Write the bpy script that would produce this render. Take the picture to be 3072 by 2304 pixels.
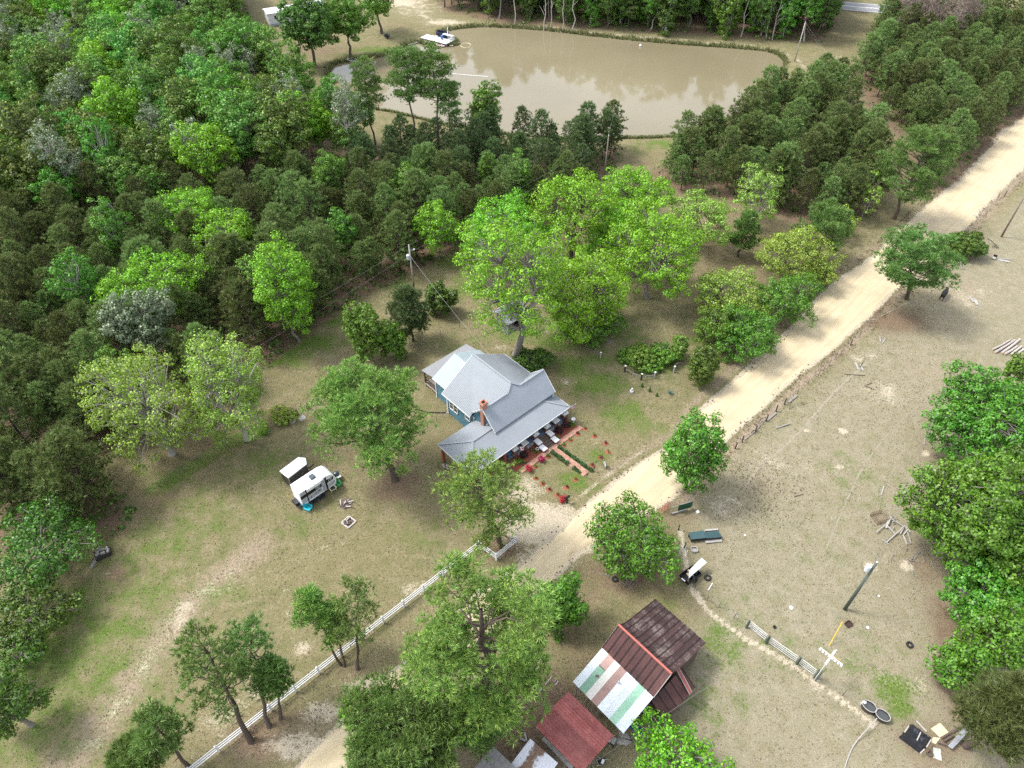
import bpy, math, random
import numpy as np
from mathutils import Vector, Matrix

for _o in list(bpy.data.objects):
    bpy.data.objects.remove(_o)
SC = bpy.context.scene
COL = SC.collection

# ---------------------------------------------------------------- camera
CAM_H, FPX, PW, PH = 65.0, 2133.0, 3072, 2304
cam_d = bpy.data.cameras.new('camera')
cam_d.sensor_width = 36.0
cam_d.lens = FPX / PW * 36.0
cam_d.clip_start = 0.5
cam_d.clip_end = 9000
cam = bpy.data.objects.new('camera', cam_d)
cam.location = (0, 0, CAM_H)
cam.rotation_euler = (math.radians(45), 0, 0)
COL.objects.link(cam)
SC.camera = cam

# ---------------------------------------------------------------- sky and sun
SUN_EL = math.radians(56)
SUN_AZ = math.atan2(-0.97, 0.24)          # direction towards the sun, clockwise from +Y
SUN_V = Vector((math.sin(SUN_AZ) * math.cos(SUN_EL), math.cos(SUN_AZ) * math.cos(SUN_EL), math.sin(SUN_EL)))
world = bpy.data.worlds.new('World')
SC.world = world
world.use_nodes = True
wn = world.node_tree
for n in list(wn.nodes):
    wn.nodes.remove(n)
wo = wn.nodes.new('ShaderNodeOutputWorld')
bg = wn.nodes.new('ShaderNodeBackground')
sky = wn.nodes.new('ShaderNodeTexSky')
sky.sky_type = 'NISHITA'
sky.sun_disc = False
sky.sun_elevation = SUN_EL
sky.sun_rotation = SUN_AZ
sky.air_density = 1.0
sky.dust_density = 2.0
sky.ozone_density = 1.0
bg.inputs['Strength'].default_value = 0.15
hs = wn.nodes.new('ShaderNodeHueSaturation')     # thin white overcast: the blue is washed out
hs.inputs['Saturation'].default_value = 0.35
wn.links.new(sky.outputs[0], hs.inputs['Color'])
wn.links.new(hs.outputs[0], bg.inputs['Color'])
wn.links.new(bg.outputs[0], wo.inputs['Surface'])
sun_d = bpy.data.lights.new('sun', 'SUN')
sun_d.energy = 1.3
sun_d.angle = math.radians(12.0)           # veiled by thin haze: soft-edged shadows
sun_d.color = (1.0, 0.965, 0.91)
sun = bpy.data.objects.new('sun', sun_d)
sun.rotation_euler = (-SUN_V).to_track_quat('-Z', 'Y').to_euler()
sun.location = (0, 0, 120)
COL.objects.link(sun)

SC.view_settings.view_transform = 'Standard'
SC.view_settings.look = 'None'
SC.view_settings.gamma = 1.0
SC.view_settings.use_curve_mapping = False
SC.view_settings.exposure = 1.78
SC.render.engine = 'CYCLES'
SC.cycles.max_bounces = 5
SC.cycles.diffuse_bounces = 3
SC.cycles.glossy_bounces = 2
SC.cycles.transmission_bounces = 3
SC.cycles.transparent_max_bounces = 6
SC.cycles.use_adaptive_sampling = True
SC.cycles.adaptive_threshold = 0.012
SC.cycles.use_denoising = False
SC.cycles.denoiser = 'OPENIMAGEDENOISE'
SC.cycles.denoising_input_passes = 'RGB_ALBEDO_NORMAL'
SC.cycles.denoising_prefilter = 'ACCURATE'
SC.cycles.caustics_reflective = False
SC.cycles.caustics_refractive = False

# ---------------------------------------------------------------- surveying helpers
# a spot of the photograph (3072 x 2304 px) -> the point of the place it shows, at height z
_S = math.sqrt(0.5)
def G(x, y, z=0.0):
    u = (x - PW / 2) / FPX
    v = (y - PH / 2) / FPX
    t = (CAM_H - z) / (_S + v * _S)
    return Vector((u * t, (_S - v * _S) * t, z))
def Q(c, r, x, y, z=0.0):                 # spot inside the 3 x 3 survey tiles
    return G(c * 1024 + x / 2.16016, r * 768 + y / 2.16016, z)
def D(x, y, z=0.0):                       # spot in the 2212-wide overview
    return G(x * 1.38879, y * 1.38879, z)
def pxm(p):                               # overview pixels per metre at a world point
    p = Vector(p)
    depth = p.y * _S + (CAM_H - p.z) * _S
    return FPX / 1.38879 / depth

rng = np.random.default_rng(7)
R_ = random.Random(11)

# ---------------------------------------------------------------- nodes / materials
class NT:
    def __init__(s, name):
        s.m = bpy.data.materials.new(name)
        s.m.use_nodes = True
        s.t = s.m.node_tree
        for n in list(s.t.nodes):
            s.t.nodes.remove(n)
        s.out = s.t.nodes.new('ShaderNodeOutputMaterial')
    def n(s, typ, **kw):
        nd = s.t.nodes.new(typ)
        for k, v in kw.items():
            setattr(nd, k, v)
        return nd
    def l(s, a, b):
        s.t.links.new(a, b)
    def noise(s, vec, scale, detail=4, rough=0.6, dist=0.0):
        nd = s.n('ShaderNodeTexNoise')
        nd.inputs['Scale'].default_value = scale
        nd.inputs['Detail'].default_value = detail
        nd.inputs['Roughness'].default_value = rough
        nd.inputs['Distortion'].default_value = dist
        if vec is not None:
            s.l(vec, nd.inputs['Vector'])
        return nd.outputs['Fac']
    def ramp(s, fac, stops):
        nd = s.n('ShaderNodeValToRGB')
        cr = nd.color_ramp
        while len(cr.elements) < len(stops):
            cr.elements.new(0.5)
        for e, (p, c) in zip(cr.elements, stops):
            e.position = p
            e.color = (c, c, c, 1) if isinstance(c, (int, float)) else (*c, 1)
        s.l(fac, nd.inputs['Fac'])
        return nd.outputs['Color']
    def mix(s, fac, a, b, typ='MIX'):
        nd = s.n('ShaderNodeMix', data_type='RGBA', blend_type=typ)
        for sock, v in ((nd.inputs[0], fac), (nd.inputs[6], a), (nd.inputs[7], b)):
            if isinstance(v, (int, float)):
                sock.default_value = v
            elif isinstance(v, tuple):
                sock.default_value = (*v, 1)
            else:
                s.l(v, sock)
        return nd.outputs[2]
    def math(s, op, a, b=0.0, clamp=False):
        nd = s.n('ShaderNodeMath', operation=op, use_clamp=clamp)
        for sock, v in ((nd.inputs[0], a), (nd.inputs[1], b)):
            if isinstance(v, (int, float)):
                sock.default_value = v
            else:
                s.l(v, sock)
        return nd.outputs[0]
    def attr(s, name):
        return s.n('ShaderNodeAttribute', attribute_name=name).outputs['Fac']
    def bump(s, h, strength=0.5, dist=0.05):
        nd = s.n('ShaderNodeBump')
        nd.inputs['Strength'].default_value = strength
        nd.inputs['Distance'].default_value = dist
        s.l(h, nd.inputs['Height'])
        return nd.outputs[0]
    def principled(s, col, rough=0.7, metal=0.0, normal=None, spec=0.3):
        nd = s.n('ShaderNodeBsdfPrincipled')
        if isinstance(col, tuple):
            nd.inputs['Base Color'].default_value = (*col, 1)
        else:
            s.l(col, nd.inputs['Base Color'])
        if isinstance(rough, (int, float)):
            nd.inputs['Roughness'].default_value = rough
        else:
            s.l(rough, nd.inputs['Roughness'])
        nd.inputs['Metallic'].default_value = metal
        nd.inputs['Specular IOR Level'].default_value = spec
        if normal is not None:
            s.l(normal, nd.inputs['Normal'])
        s.l(nd.outputs[0], s.out.inputs['Surface'])
        return nd

MATS = {}
def mat_plain(name, col, rough=0.7, metal=0.0, var=0.25, scale=3.0, spec=0.3, bump=0.2, bscale=None):
    """painted / natural surface with uneven tone, per-piece variation and a little relief"""
    if name in MATS:
        return MATS[name]
    k = NT(name)
    tc = k.n('ShaderNodeTexCoord')
    f = k.noise(tc.outputs['Object'], scale, 6, 0.65)
    geo = k.n('ShaderNodeNewGeometry')
    isl = k.math('MULTIPLY', k.math('SUBTRACT', geo.outputs['Random Per Island'], 0.5), var * 0.6)
    oi = k.n('ShaderNodeObjectInfo')
    ob = k.math('MULTIPLY', k.math('SUBTRACT', oi.outputs['Random'], 0.5), var * 0.5)
    v = k.math('ADD', k.math('MULTIPLY', k.math('SUBTRACT', f, 0.5), var * 2.2), k.math('ADD', k.math('ADD', isl, ob), 1.0))
    c = k.n('ShaderNodeVectorMath', operation='SCALE')
    c.inputs[0].default_value = col
    k.l(v, c.inputs['Scale'])
    nrm = None
    if bump:
        nrm = k.bump(k.noise(tc.outputs['Object'], bscale or scale * 6, 4, 0.6), bump, 0.02)
    rr = k.math('ADD', k.math('MULTIPLY', k.math('SUBTRACT', f, 0.5), 0.3), rough, True)
    k.principled(c.outputs[0], rr, metal, nrm, spec)
    MATS[name] = k.m
    return k.m

def mat_leaf(name, col, hue=0.03, val=0.5, trans=0.35, tint=None, objvar=0.35, spec=0.03):
    """foliage: diffuse with light passing through, each leaf and each plant a little different"""
    if name in MATS:
        return MATS[name]
    k = NT(name)
    geo = k.n('ShaderNodeNewGeometry')
    oi = k.n('ShaderNodeObjectInfo')
    tc = k.n('ShaderNodeTexCoord')
    big = k.noise(tc.outputs['Object'], 0.45, 3, 0.5)
    hsv = k.n('ShaderNodeHueSaturation')
    hsv.inputs['Color'].default_value = (*col, 1)
    if tint is not None:
        tc2 = k.mix(k.math('GREATER_THAN', geo.outputs['Random Per Island'], 0.8), col, tint)
        k.l(tc2, hsv.inputs['Color'])
    h = k.math('ADD', k.math('MULTIPLY', k.math('SUBTRACT', oi.outputs['Random'], 0.5), hue * 1.6),
               k.math('ADD', k.math('MULTIPLY', k.math('SUBTRACT', big, 0.5), hue * 2), 0.5))
    k.l(h, hsv.inputs['Hue'])
    v1 = k.math('MULTIPLY', k.math('SUBTRACT', geo.outputs['Random Per Island'], 0.5), val)
    v2 = k.math('MULTIPLY', k.math('SUBTRACT', oi.outputs['Random'], 0.5), objvar)
    v3 = k.math('MULTIPLY', k.math('SUBTRACT', big, 0.5), 0.5)
    v = k.math('ADD', k.math('ADD', v1, v2), k.math('ADD', v3, 1.0))
    k.l(v, hsv.inputs['Value'])
    d = k.n('ShaderNodeBsdfDiffuse')
    t = k.n('ShaderNodeBsdfTranslucent')
    k.l(hsv.outputs[0], d.inputs['Color'])
    tcol = k.mix(0.35, hsv.outputs[0], (0.55, 0.75, 0.12), 'MULTIPLY')
    k.l(hsv.outputs[0], t.inputs['Color'])
    ms = k.n('ShaderNodeMixShader')
    ms.inputs[0].default_value = trans
    k.l(d.outputs[0], ms.inputs[1])
    k.l(t.outputs[0], ms.inputs[2])
    g = k.n('ShaderNodeBsdfGlossy')
    g.inputs['Roughness'].default_value = 0.45
    g.inputs['Color'].default_value = (0.8, 0.85, 0.8, 1)
    ms2 = k.n('ShaderNodeMixShader')
    ms2.inputs[0].default_value = spec
    k.l(ms.outputs[0], ms2.inputs[1])
    k.l(g.outputs[0], ms2.inputs[2])
    k.l(ms2.outputs[0], k.out.inputs['Surface'])
    MATS[name] = k.m
    return k.m

# ---------------------------------------------------------------- mesh helpers
def mesh_np(name, verts, faces, mat, smooth=False):
    """verts (N,3), faces (M,k) of one size k"""
    me = bpy.data.meshes.new(name)
    verts = np.asarray(verts, dtype=np.float32)
    faces = np.asarray(faces, dtype=np.int32)
    k = faces.shape[1]
    me.vertices.add(len(verts))
    me.vertices.foreach_set('co', verts.ravel())
    me.loops.add(faces.size)
    me.loops.foreach_set('vertex_index', faces.ravel())
    me.polygons.add(len(faces))
    me.polygons.foreach_set('loop_start', np.arange(len(faces), dtype=np.int32) * k)
    if smooth:
        me.polygons.foreach_set('use_smooth', np.ones(len(faces), dtype=bool))
    me.update(calc_edges=True)
    if mat is not None:
        me.materials.append(mat)
    return me

def link(name, me, parent=None, loc=None, rz=None, scale=None):
    o = bpy.data.objects.new(name, me)
    COL.objects.link(o)
    if parent is not None:
        o.parent = parent
    if loc is not None:
        o.location = loc
    if rz is not None:
        o.rotation_euler = (0, 0, rz)
    if scale is not None:
        o.scale = scale
    return o

def tag(o, label=None, cat=None, group=None, kind=None):
    if label:
        o['label'] = label
    if cat:
        o['category'] = cat
    if group:
        o['group'] = group
    if kind:
        o['kind'] = kind
    return o

def thing(name, label, cat, loc=(0, 0, 0), rz=0.0, group=None):
    o = bpy.data.objects.new(name, None)
    o.empty_display_size = 0.3
    COL.objects.link(o)
    o.location = loc
    o.rotation_euler = (0, 0, rz)
    return tag(o, label, cat, group)

def copy_tree(src, label=None, loc=None, rz=None):
    def rec(o, par):
        c = o.copy()
        COL.objects.link(c)
        c.parent = par
        for ch in o.children:
            rec(ch, c)
        return c
    r = rec(src, None)
    if label:
        r['label'] = label
    if loc is not None:
        r.location = loc
    if rz is not None:
        r.rotation_euler = (0, 0, rz)
    return r

class MB:
    def __init__(s):
        s.v, s.f = [], []
    def add(s, vs, fs):
        o = len(s.v)
        s.v += [tuple(p) for p in vs]
        s.f += [tuple(i + o for i in f) for f in fs]
        return s
    BF = [(0, 3, 2, 1), (4, 5, 6, 7), (0, 1, 5, 4), (1, 2, 6, 5), (2, 3, 7, 6), (3, 0, 4, 7)]
    def box(s, c, size, rz=0.0, M=None):
        hx, hy, hz = size[0] / 2, size[1] / 2, size[2] / 2
        pts = [Vector(p) for p in [(-hx, -hy, -hz), (hx, -hy, -hz), (hx, hy, -hz), (-hx, hy, -hz),
                                   (-hx, -hy, hz), (hx, -hy, hz), (hx, hy, hz), (-hx, hy, hz)]]
        m = M if M is not None else Matrix.Rotation(rz, 3, 'Z')
        c = Vector(c)
        return s.add([m @ p + c for p in pts], MB.BF)
    def bx(s, x0, x1, y0, y1, z0, z1):
        return s.box(((x0 + x1) / 2, (y0 + y1) / 2, (z0 + z1) / 2), (abs(x1 - x0), abs(y1 - y0), abs(z1 - z0)))
    def bar(s, a, b, w, h, up=(0, 0, 1)):
        a, b = Vector(a), Vector(b)
        d = (b - a)
        L = d.length
        if L < 1e-6:
            return s
        x = d / L
        up = Vector(up)
        y = up.cross(x)
        if y.length < 1e-4:
            y = Vector((0, 1, 0)).cross(x)
        y.normalize()
        z = x.cross(y)
        m = Matrix((x, y, z)).transposed()
        return s.box((a + b) / 2, (L, w, h), M=m)
    def tube(s, pts, rad, n=6, cap=True):
        pts = [Vector(p) for p in pts]
        if isinstance(rad, (int, float)):
            rad = [rad] * len(pts)
        vs, fs = [], []
        prev = None
        for i, p in enumerate(pts):
            d = (pts[min(i + 1, len(pts) - 1)] - pts[max(i - 1, 0)])
            d = d.normalized() if d.length > 1e-7 else Vector((0, 0, 1))
            ref = prev if prev is not None else (Vector((1, 0, 0)) if abs(d.x) < 0.9 else Vector((0, 1, 0)))
            x = (ref - d * ref.dot(d))
            if x.length < 1e-5:
                x = Vector((0, 1, 0))
            x.normalize()
            prev = x
            y = d.cross(x)
            for k in range(n):
                a = 2 * math.pi * k / n
                vs.append(p + (x * math.cos(a) + y * math.sin(a)) * rad[i])
        for i in range(len(pts) - 1):
            for k in range(n):
                k2 = (k + 1) % n
                fs.append((i * n + k, i * n + k2, (i + 1) * n + k2, (i + 1) * n + k))
        if cap:
            fs.append(tuple(range(n - 1, -1, -1)))
            fs.append(tuple((len(pts) - 1) * n + k for k in range(n)))
        return s.add(vs, fs)
    def lathe(s, prof, n=12, c=(0, 0, 0), cap=True):
        c = Vector(c)
        vs, fs = [], []
        for r, z in prof:
            for k in range(n):
                a = 2 * math.pi * k / n
                vs.append(c + Vector((r * math.cos(a), r * math.sin(a), z)))
        for i in range(len(prof) - 1):
            for k in range(n):
                k2 = (k + 1) % n
                fs.append((i * n + k, i * n + k2, (i + 1) * n + k2, (i + 1) * n + k))
        if cap:
            fs.append(tuple(range(n - 1, -1, -1)))
            fs.append(tuple((len(prof) - 1) * n + k for k in range(n)))
        return s.add(vs, fs)
    def slab(s, pts, t):
        """planar polygon with thickness t below it (along its normal)"""
        pts = [Vector(p) for p in pts]
        nrm = Vector((0, 0, 0))
        for i in range(len(pts)):
            a, b = pts[i], pts[(i + 1) % len(pts)]
            nrm += a.cross(b)
        if nrm.z < 0:
            pts.reverse()
            nrm = -nrm
        nrm.normalize()
        n = len(pts)
        low = [p - nrm * t for p in pts]
        fs = [tuple(range(n)), tuple(range(2 * n - 1, n - 1, -1))]
        for i in range(n):
            j = (i + 1) % n
            fs.append((i, i + n, j + n, j))
        return s.add(pts + low, fs)
    def ribs(s, pts, direc, spacing, w, h, start=0.0):
        """raised seams on a planar polygon, running along direc"""
        pts = [Vector(p) for p in pts]
        nrm = Vector((0, 0, 0))
        for i in range(len(pts)):
            nrm += pts[i].cross(pts[(i + 1) % len(pts)])
        if nrm.z < 0:
            nrm = -nrm
        nrm.normalize()
        d = Vector(direc)
        d = (d - nrm * d.dot(nrm)).normalized()
        e = nrm.cross(d)
        o = pts[0]
        uv = [((p - o).dot(e), (p - o).dot(d)) for p in pts]
        lo, hi = min(a for a, _ in uv), max(a for a, _ in uv)
        x = lo + start + spacing * 0.5
        while x < hi:
            cuts = []
            for i in range(len(uv)):
                (a0, b0), (a1, b1) = uv[i], uv[(i + 1) % len(uv)]
                if (a0 - x) * (a1 - x) < 0:
                    cuts.append(b0 + (b1 - b0) * (x - a0) / (a1 - a0))
            cuts.sort()
            for i in range(0, len(cuts) - 1, 2):
                if cuts[i + 1] - cuts[i] > 0.1:
                    p0 = o + e * x + d * (cuts[i] + 0.01) + nrm * (h * 0.5 - 0.003)
                    p1 = o + e * x + d * (cuts[i + 1] - 0.01) + nrm * (h * 0.5 - 0.003)
                    s.bar(p0, p1, w, h, nrm)
            x += spacing
        return s
    def build(s, name, mat, parent=None, smooth=False, **kw):
        me = bpy.data.meshes.new(name)
        me.from_pydata([tuple(p) for p in s.v], [], s.f)
        me.update()
        if smooth:
            for p in me.polygons:
                p.use_smooth = True
        if mat is not None:
            me.materials.append(mat)
        return link(name, me, parent, **kw)

# ---------------------------------------------------------------- terrain heights
def _wave(x, y):
    return (0.020 * np.sin(x * 0.9 + 1.3 * np.sin(y * 0.37)) + 0.018 * np.sin(y * 1.1 + 1.7 * np.sin(x * 0.29))
            + 0.012 * np.sin(x * 2.7 + y * 2.1) + 0.010 * np.sin(x * 5.1 - y * 4.3))

def seg_dist(P, poly, closed=True):
    """distance of points (N,2) to a polyline; also the inside flag when closed"""
    P = np.asarray(P, dtype=float)
    pl = np.asarray(poly, dtype=float)
    n = len(pl)
    best = np.full(len(P), 1e9)
    inside = np.zeros(len(P), dtype=bool)
    for i in range(n if closed else n - 1):
        a, b = pl[i], pl[(i + 1) % n]
        ab = b - a
        t = np.clip(((P - a) @ ab) / max(ab @ ab, 1e-9), 0, 1)
        d = np.hypot(P[:, 0] - a[0] - t * ab[0], P[:, 1] - a[1] - t * ab[1])
        best = np.minimum(best, d)
        if closed and a[1] != b[1]:
            c = ((a[1] > P[:, 1]) != (b[1] > P[:, 1]))
            xi = a[0] + (P[:, 1] - a[1]) * (b[0] - a[0]) / (b[1] - a[1])
            inside ^= c & (P[:, 0] < xi)
    return (best, inside) if closed else best

def xy(v):
    return (v.x, v.y)

def smoothline(pts, step=1.0):
    """Catmull-Rom through 2-D points, resampled"""
    p = np.asarray(pts, dtype=float)
    p = np.vstack([2 * p[0] - p[1], p, 2 * p[-1] - p[-2]])
    out = []
    for i in range(1, len(p) - 2):
        n = max(2, int(np.linalg.norm(p[i + 1] - p[i]) / step))
        for t in np.linspace(0, 1, n, endpoint=False):
            out.append(0.5 * ((2 * p[i]) + (-p[i - 1] + p[i + 1]) * t + (2 * p[i - 1] - 5 * p[i] + 4 * p[i + 1] - p[i + 2]) * t * t
                              + (-p[i - 1] + 3 * p[i] - 3 * p[i + 1] + p[i + 2]) * t ** 3))
    out.append(p[-2])
    return np.array(out)

# the dirt road: left and right edges, from the far upper right to the near lower left
_rl = [Q(2, 0, 2500, 480), Q(2, 0, 2212, 760), Q(2, 0, 2060, 880), Q(2, 0, 1960, 1010), Q(2, 0, 1800, 1180), Q(2, 0, 1640, 1300), Q(2, 0, 1480, 1440),
       Q(2, 0, 1250, 1659), Q(2, 1, 1030, 150), Q(2, 1, 850, 310), Q(2, 1, 700, 480), Q(2, 1, 560, 600),
       Q(2, 1, 440, 720), Q(2, 1, 300, 850), Q(2, 1, 130, 1000), Q(1, 1, 2190, 1200), Q(1, 1, 1950, 1345), Q(1, 1, 1700, 1530),
       Q(1, 2, 1330, 205), Q(1, 2, 1150, 370), Q(1, 2, 850, 570), Q(1, 2, 480, 950), Q(1, 2, 340, 1040), Q(1, 2, 60, 1310), Q(0, 2, 1960, 1640), Q(0, 2, 1700, 1900)]
_rr = [Q(2, 0, 2500, 740), Q(2, 0, 2212, 1060), Q(2, 0, 2100, 1175), Q(2, 0, 1900, 1375), Q(2, 0, 1800, 1490), Q(2, 1, 1480, 100), Q(2, 1, 1330, 250),
       Q(2, 1, 1200, 385), Q(2, 1, 960, 600), Q(2, 1, 700, 800), Q(2, 1, 480, 1000), Q(2, 1, 250, 1210), Q(1, 1, 2212, 1500), Q(1, 2, 1600, 220),
       Q(1, 2, 1370, 420), Q(1, 2, 1150, 600), Q(1, 2, 640, 1090), Q(1, 2, 540, 1180), Q(1, 2, 200, 1560), Q(1, 2, -100, 1900)]
ROAD_L = smoothline([xy(p) for p in _rl], 0.8)
ROAD_R = smoothline([xy(p) for p in _rr], 0.8)
ROAD_POLY = np.vstack([ROAD_L, ROAD_R[::-1]])

_pd = [(700, 205), (716, 150), (735, 137), (790, 130), (840, 118), (880, 99), (904, 93), (915, 97), (975, 100), (992, 96), (985, 84), (950, 75), (975, 66), (1010, 61),
       (1060, 59), (1180, 67), (1300, 81), (1400, 91), (1500, 99), (1600, 106), (1660, 113), (1688, 128), (1690, 148), (1665, 185), (1642, 205),
       (1600, 243), (1556, 265), (1490, 291), (1370, 298), (1200, 299), (1000, 276), (850, 243), (740, 222)]
WATER_Z = -0.55
POND = smoothline([xy(D(x, y, WATER_Z)) for x, y in _pd + _pd[:1]], 1.2)[:-1]

def ground_z(x, y):
    x = np.atleast_1d(np.asarray(x, dtype=float))
    y = np.atleast_1d(np.asarray(y, dtype=float))
    P = np.stack([x, y], 1)
    z = _wave(x, y)
    m = (y > 118) & (y < 215) & (np.abs(x) < 95)
    if m.any():
        d, ins = seg_dist(P[m], POND)
        s = np.where(ins, -d, d)                       # negative inside
        t = np.clip((1.6 - s) / 3.2, 0, 1)
        z[m] += -1.3 * t * t * (3 - 2 * t)
    d, ins = seg_dist(P, ROAD_POLY)
    s = np.where(ins, -d, d)
    t = np.clip((0.35 - s) / 0.7, 0, 1)
    z = z * (1 - t) + (-0.14) * t
    dr = seg_dist(P, ROAD_R, closed=False)
    t = np.exp(-((np.where(ins, 9.0, dr) - 1.1) / 0.55) ** 2) * (y > 48)   # shallow ditch on the pasture side
    z -= 0.22 * t
    return z
_RV = np.vstack([ROAD_L[::4], ROAD_R[::4]])
_PV = POND[::3]
def gz(p):
    q = np.array([p[0], p[1]], float)
    if ((_RV - q) ** 2).sum(1).min() > 49 and ((_PV - q) ** 2).sum(1).min() > 64:
        return float(_wave(q[0], q[1]))
    return float(ground_z([p[0]], [p[1]])[0])
def on(p, dz=0.0):
    return Vector((p[0], p[1], gz(p) + dz))
# ================================================================ the land
def axis(lo, hi, f0, f1, fine, coarse):
    a = list(np.arange(f0, f1 + 1e-6, fine))
    x = f1
    st = fine
    while x < hi:
        st = min(coarse, st * 1.12)
        x += st
        a.append(x)
    x = f0
    st = fine
    while x > lo:
        st = min(coarse, st * 1.12)
        x -= st
        a.insert(0, x)
    return a
XS = np.array([-4000, -1500, -700, -400, -280] + axis(-200, 200, -50, 52, 0.46, 1.8) + [280, 400, 700, 1500, 4000], dtype=float)
YS = np.array([-2500, -800, -250, -80, -30, -10, 0, 8] + axis(13, 270, 16, 90, 0.46, 1.8) + [340, 450, 700, 1300, 2500, 5000], dtype=float)
GX, GY = np.meshgrid(XS, YS)
gx, gy = GX.ravel(), GY.ravel()
PT = np.stack([gx, gy], 1)
gzv = ground_z(gx, gy)
nx, ny = len(XS), len(YS)
idx = np.arange(nx * ny).reshape(ny, nx)
gf = np.stack([idx[:-1, :-1].ravel(), idx[:-1, 1:].ravel(), idx[1:, 1:].ravel(), idx[1:, :-1].ravel()], 1)

# --- what grows or lies where: bare sand, lush grass, pine straw, bare brown earth
def sm(t):
    t = np.clip(t, 0, 1)
    return t * t * (3 - 2 * t)
W = {k: np.zeros(len(gx)) for k in ('sand', 'lush', 'straw', 'earth', 'pasture')}
def blob(kind, x, y, rx, ry, s=1.0, rot=0.0, soft=1.0):
    c = D(x, y)
    a = math.radians(rot)
    dx, dy = gx - c.x, gy - c.y
    ex = (dx * math.cos(a) + dy * math.sin(a)) / rx
    ey = (-dx * math.sin(a) + dy * math.cos(a)) / ry
    w = 0.92 * s * sm((1.55 - np.hypot(ex, ey)) / (1.5 * soft))
    W[kind] = np.maximum(W[kind], w)
def strip(kind, pts, width, s=1.0, soft=0.5):
    pl = smoothline([xy(D(*p)) for p in pts], 1.0)
    d = seg_dist(PT, pl, closed=False)
    W[kind] = np.maximum(W[kind], s * sm((width * (1 + soft) - d) / (width * soft * 2)))
def area(kind, pts, s=1.0, soft=2.0, inset=0.0):
    d, ins = seg_dist(PT, [xy(D(*p)) for p in pts])
    sd = np.where(ins, d, -d) - inset
    W[kind] = np.maximum(W[kind], s * sm((sd + soft) / (2 * soft)))

# stands of trees carpet the ground with straw and litter
LEFT_PINE = [(-400, 1010), (-400, 500), (170, 470), (360, 470), (560, 420), (760, 390), (870, 335), (1000, 318), (1120, 322), (1345, 318), (1330, 365), (1280, 408),
             (1150, 480), (1000, 535), (880, 592), (760, 655), (680, 715), (560, 800), (460, 890), (330, 930), (230, 985), (60, 1010)]
LEFT_PINE2 = [(-300, 1230), (-300, 1000), (60, 1010), (200, 1010), (285, 1100), (270, 1160), (150, 1165), (0, 1200)]
LEFT_DECID = [(-450, 500), (-450, -60), (400, -60), (520, -20), (545, 40), (552, 120), (600, 195), (655, 250), (730, 300), (840, 318), (870, 345), (760, 390),
              (560, 440), (360, 495), (170, 505), (-450, 530)]
FAR_ROW = [(955, 22), (1080, 50), (1300, 64), (1500, 75), (1650, 86), (1770, 93), (1800, 60), (1812, 20), (1815, -50), (900, -50), (930, -10)]
RIGHT_A = [(1395, 385), (1440, 350), (1520, 318), (1610, 272), (1690, 205), (1755, 178), (1800, 205), (1845, 270), (1880, 325), (1905, 390), (1900, 450),
           (1850, 480), (1790, 530), (1730, 490), (1640, 450), (1570, 432), (1500, 430), (1450, 410)]
RIGHT_B = [(1828, 155), (1870, 118), (1905, 60), (1960, 50), (2050, 60), (2150, 70), (2400, 110), (2500, 130), (2212, 275), (2115, 358), (2060, 425), (2000, 440), (1965, 395),
           (1950, 310), (1895, 250), (1850, 195)]
for poly in (LEFT_PINE, LEFT_PINE2, LEFT_DECID, FAR_ROW, RIGHT_A, RIGHT_B):
    area('straw', poly, 1.0, 2.0)
area('straw', [(1310, 560), (1640, 420), (1800, 560), (1760, 640), (1600, 720), (1480, 640), (1380, 640)], 0.45, 4.0)
for b in [(855, 1048, 3.6, 3.2, 1.0), (820, 980, 7, 5, 0.6), (1125, 1560, 7, 4, 1.0), (1180, 1500, 4, 3, 0.9), (1930, 690, 7, 4, 0.95), (1890, 655, 5, 4, 0.8),
          (1088, 1180, 2.6, 2.0, 1.0), (560, 1600, 4, 2.4, 0.8), (610, 1560, 4, 2, 0.7), (250, 1240, 1.5, 1.2, 0.8), (760, 1450, 2.5, 1.5, 0.5), (880, 1100, 6, 3, 0.35),
          (1790, 730, 3, 9, 0.4), (1730, 690, 4, 5, 0.5), (1350, 1240, 6, 3, 0.8), (1240, 1290, 5, 3, 0.6), (1460, 1110, 3, 4, 0.5), (700, 110, 12, 7, 0.6), (860, 60, 10, 8, 0.3),
          (2070, 1380, 3, 6, 0.9), (2000, 1230, 3, 5, 0.6), (2030, 1010, 3, 7, 0.5), (2080, 1500, 3, 5, 0.8), (2010, 1610, 4, 3, 0.7), (1300, 440, 5, 6, 0.5), (1390, 345, 5, 6, 0.4),
          (420, 970, 9, 6, 0.45), (340, 1080, 4, 3, 0.6), (1250, 1400, 3, 5, 0.5), (1420, 1480, 3, 3, 0.5), (1640, 1060, 3.5, 3, 0.35)]:
    blob('straw', *b)
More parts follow.
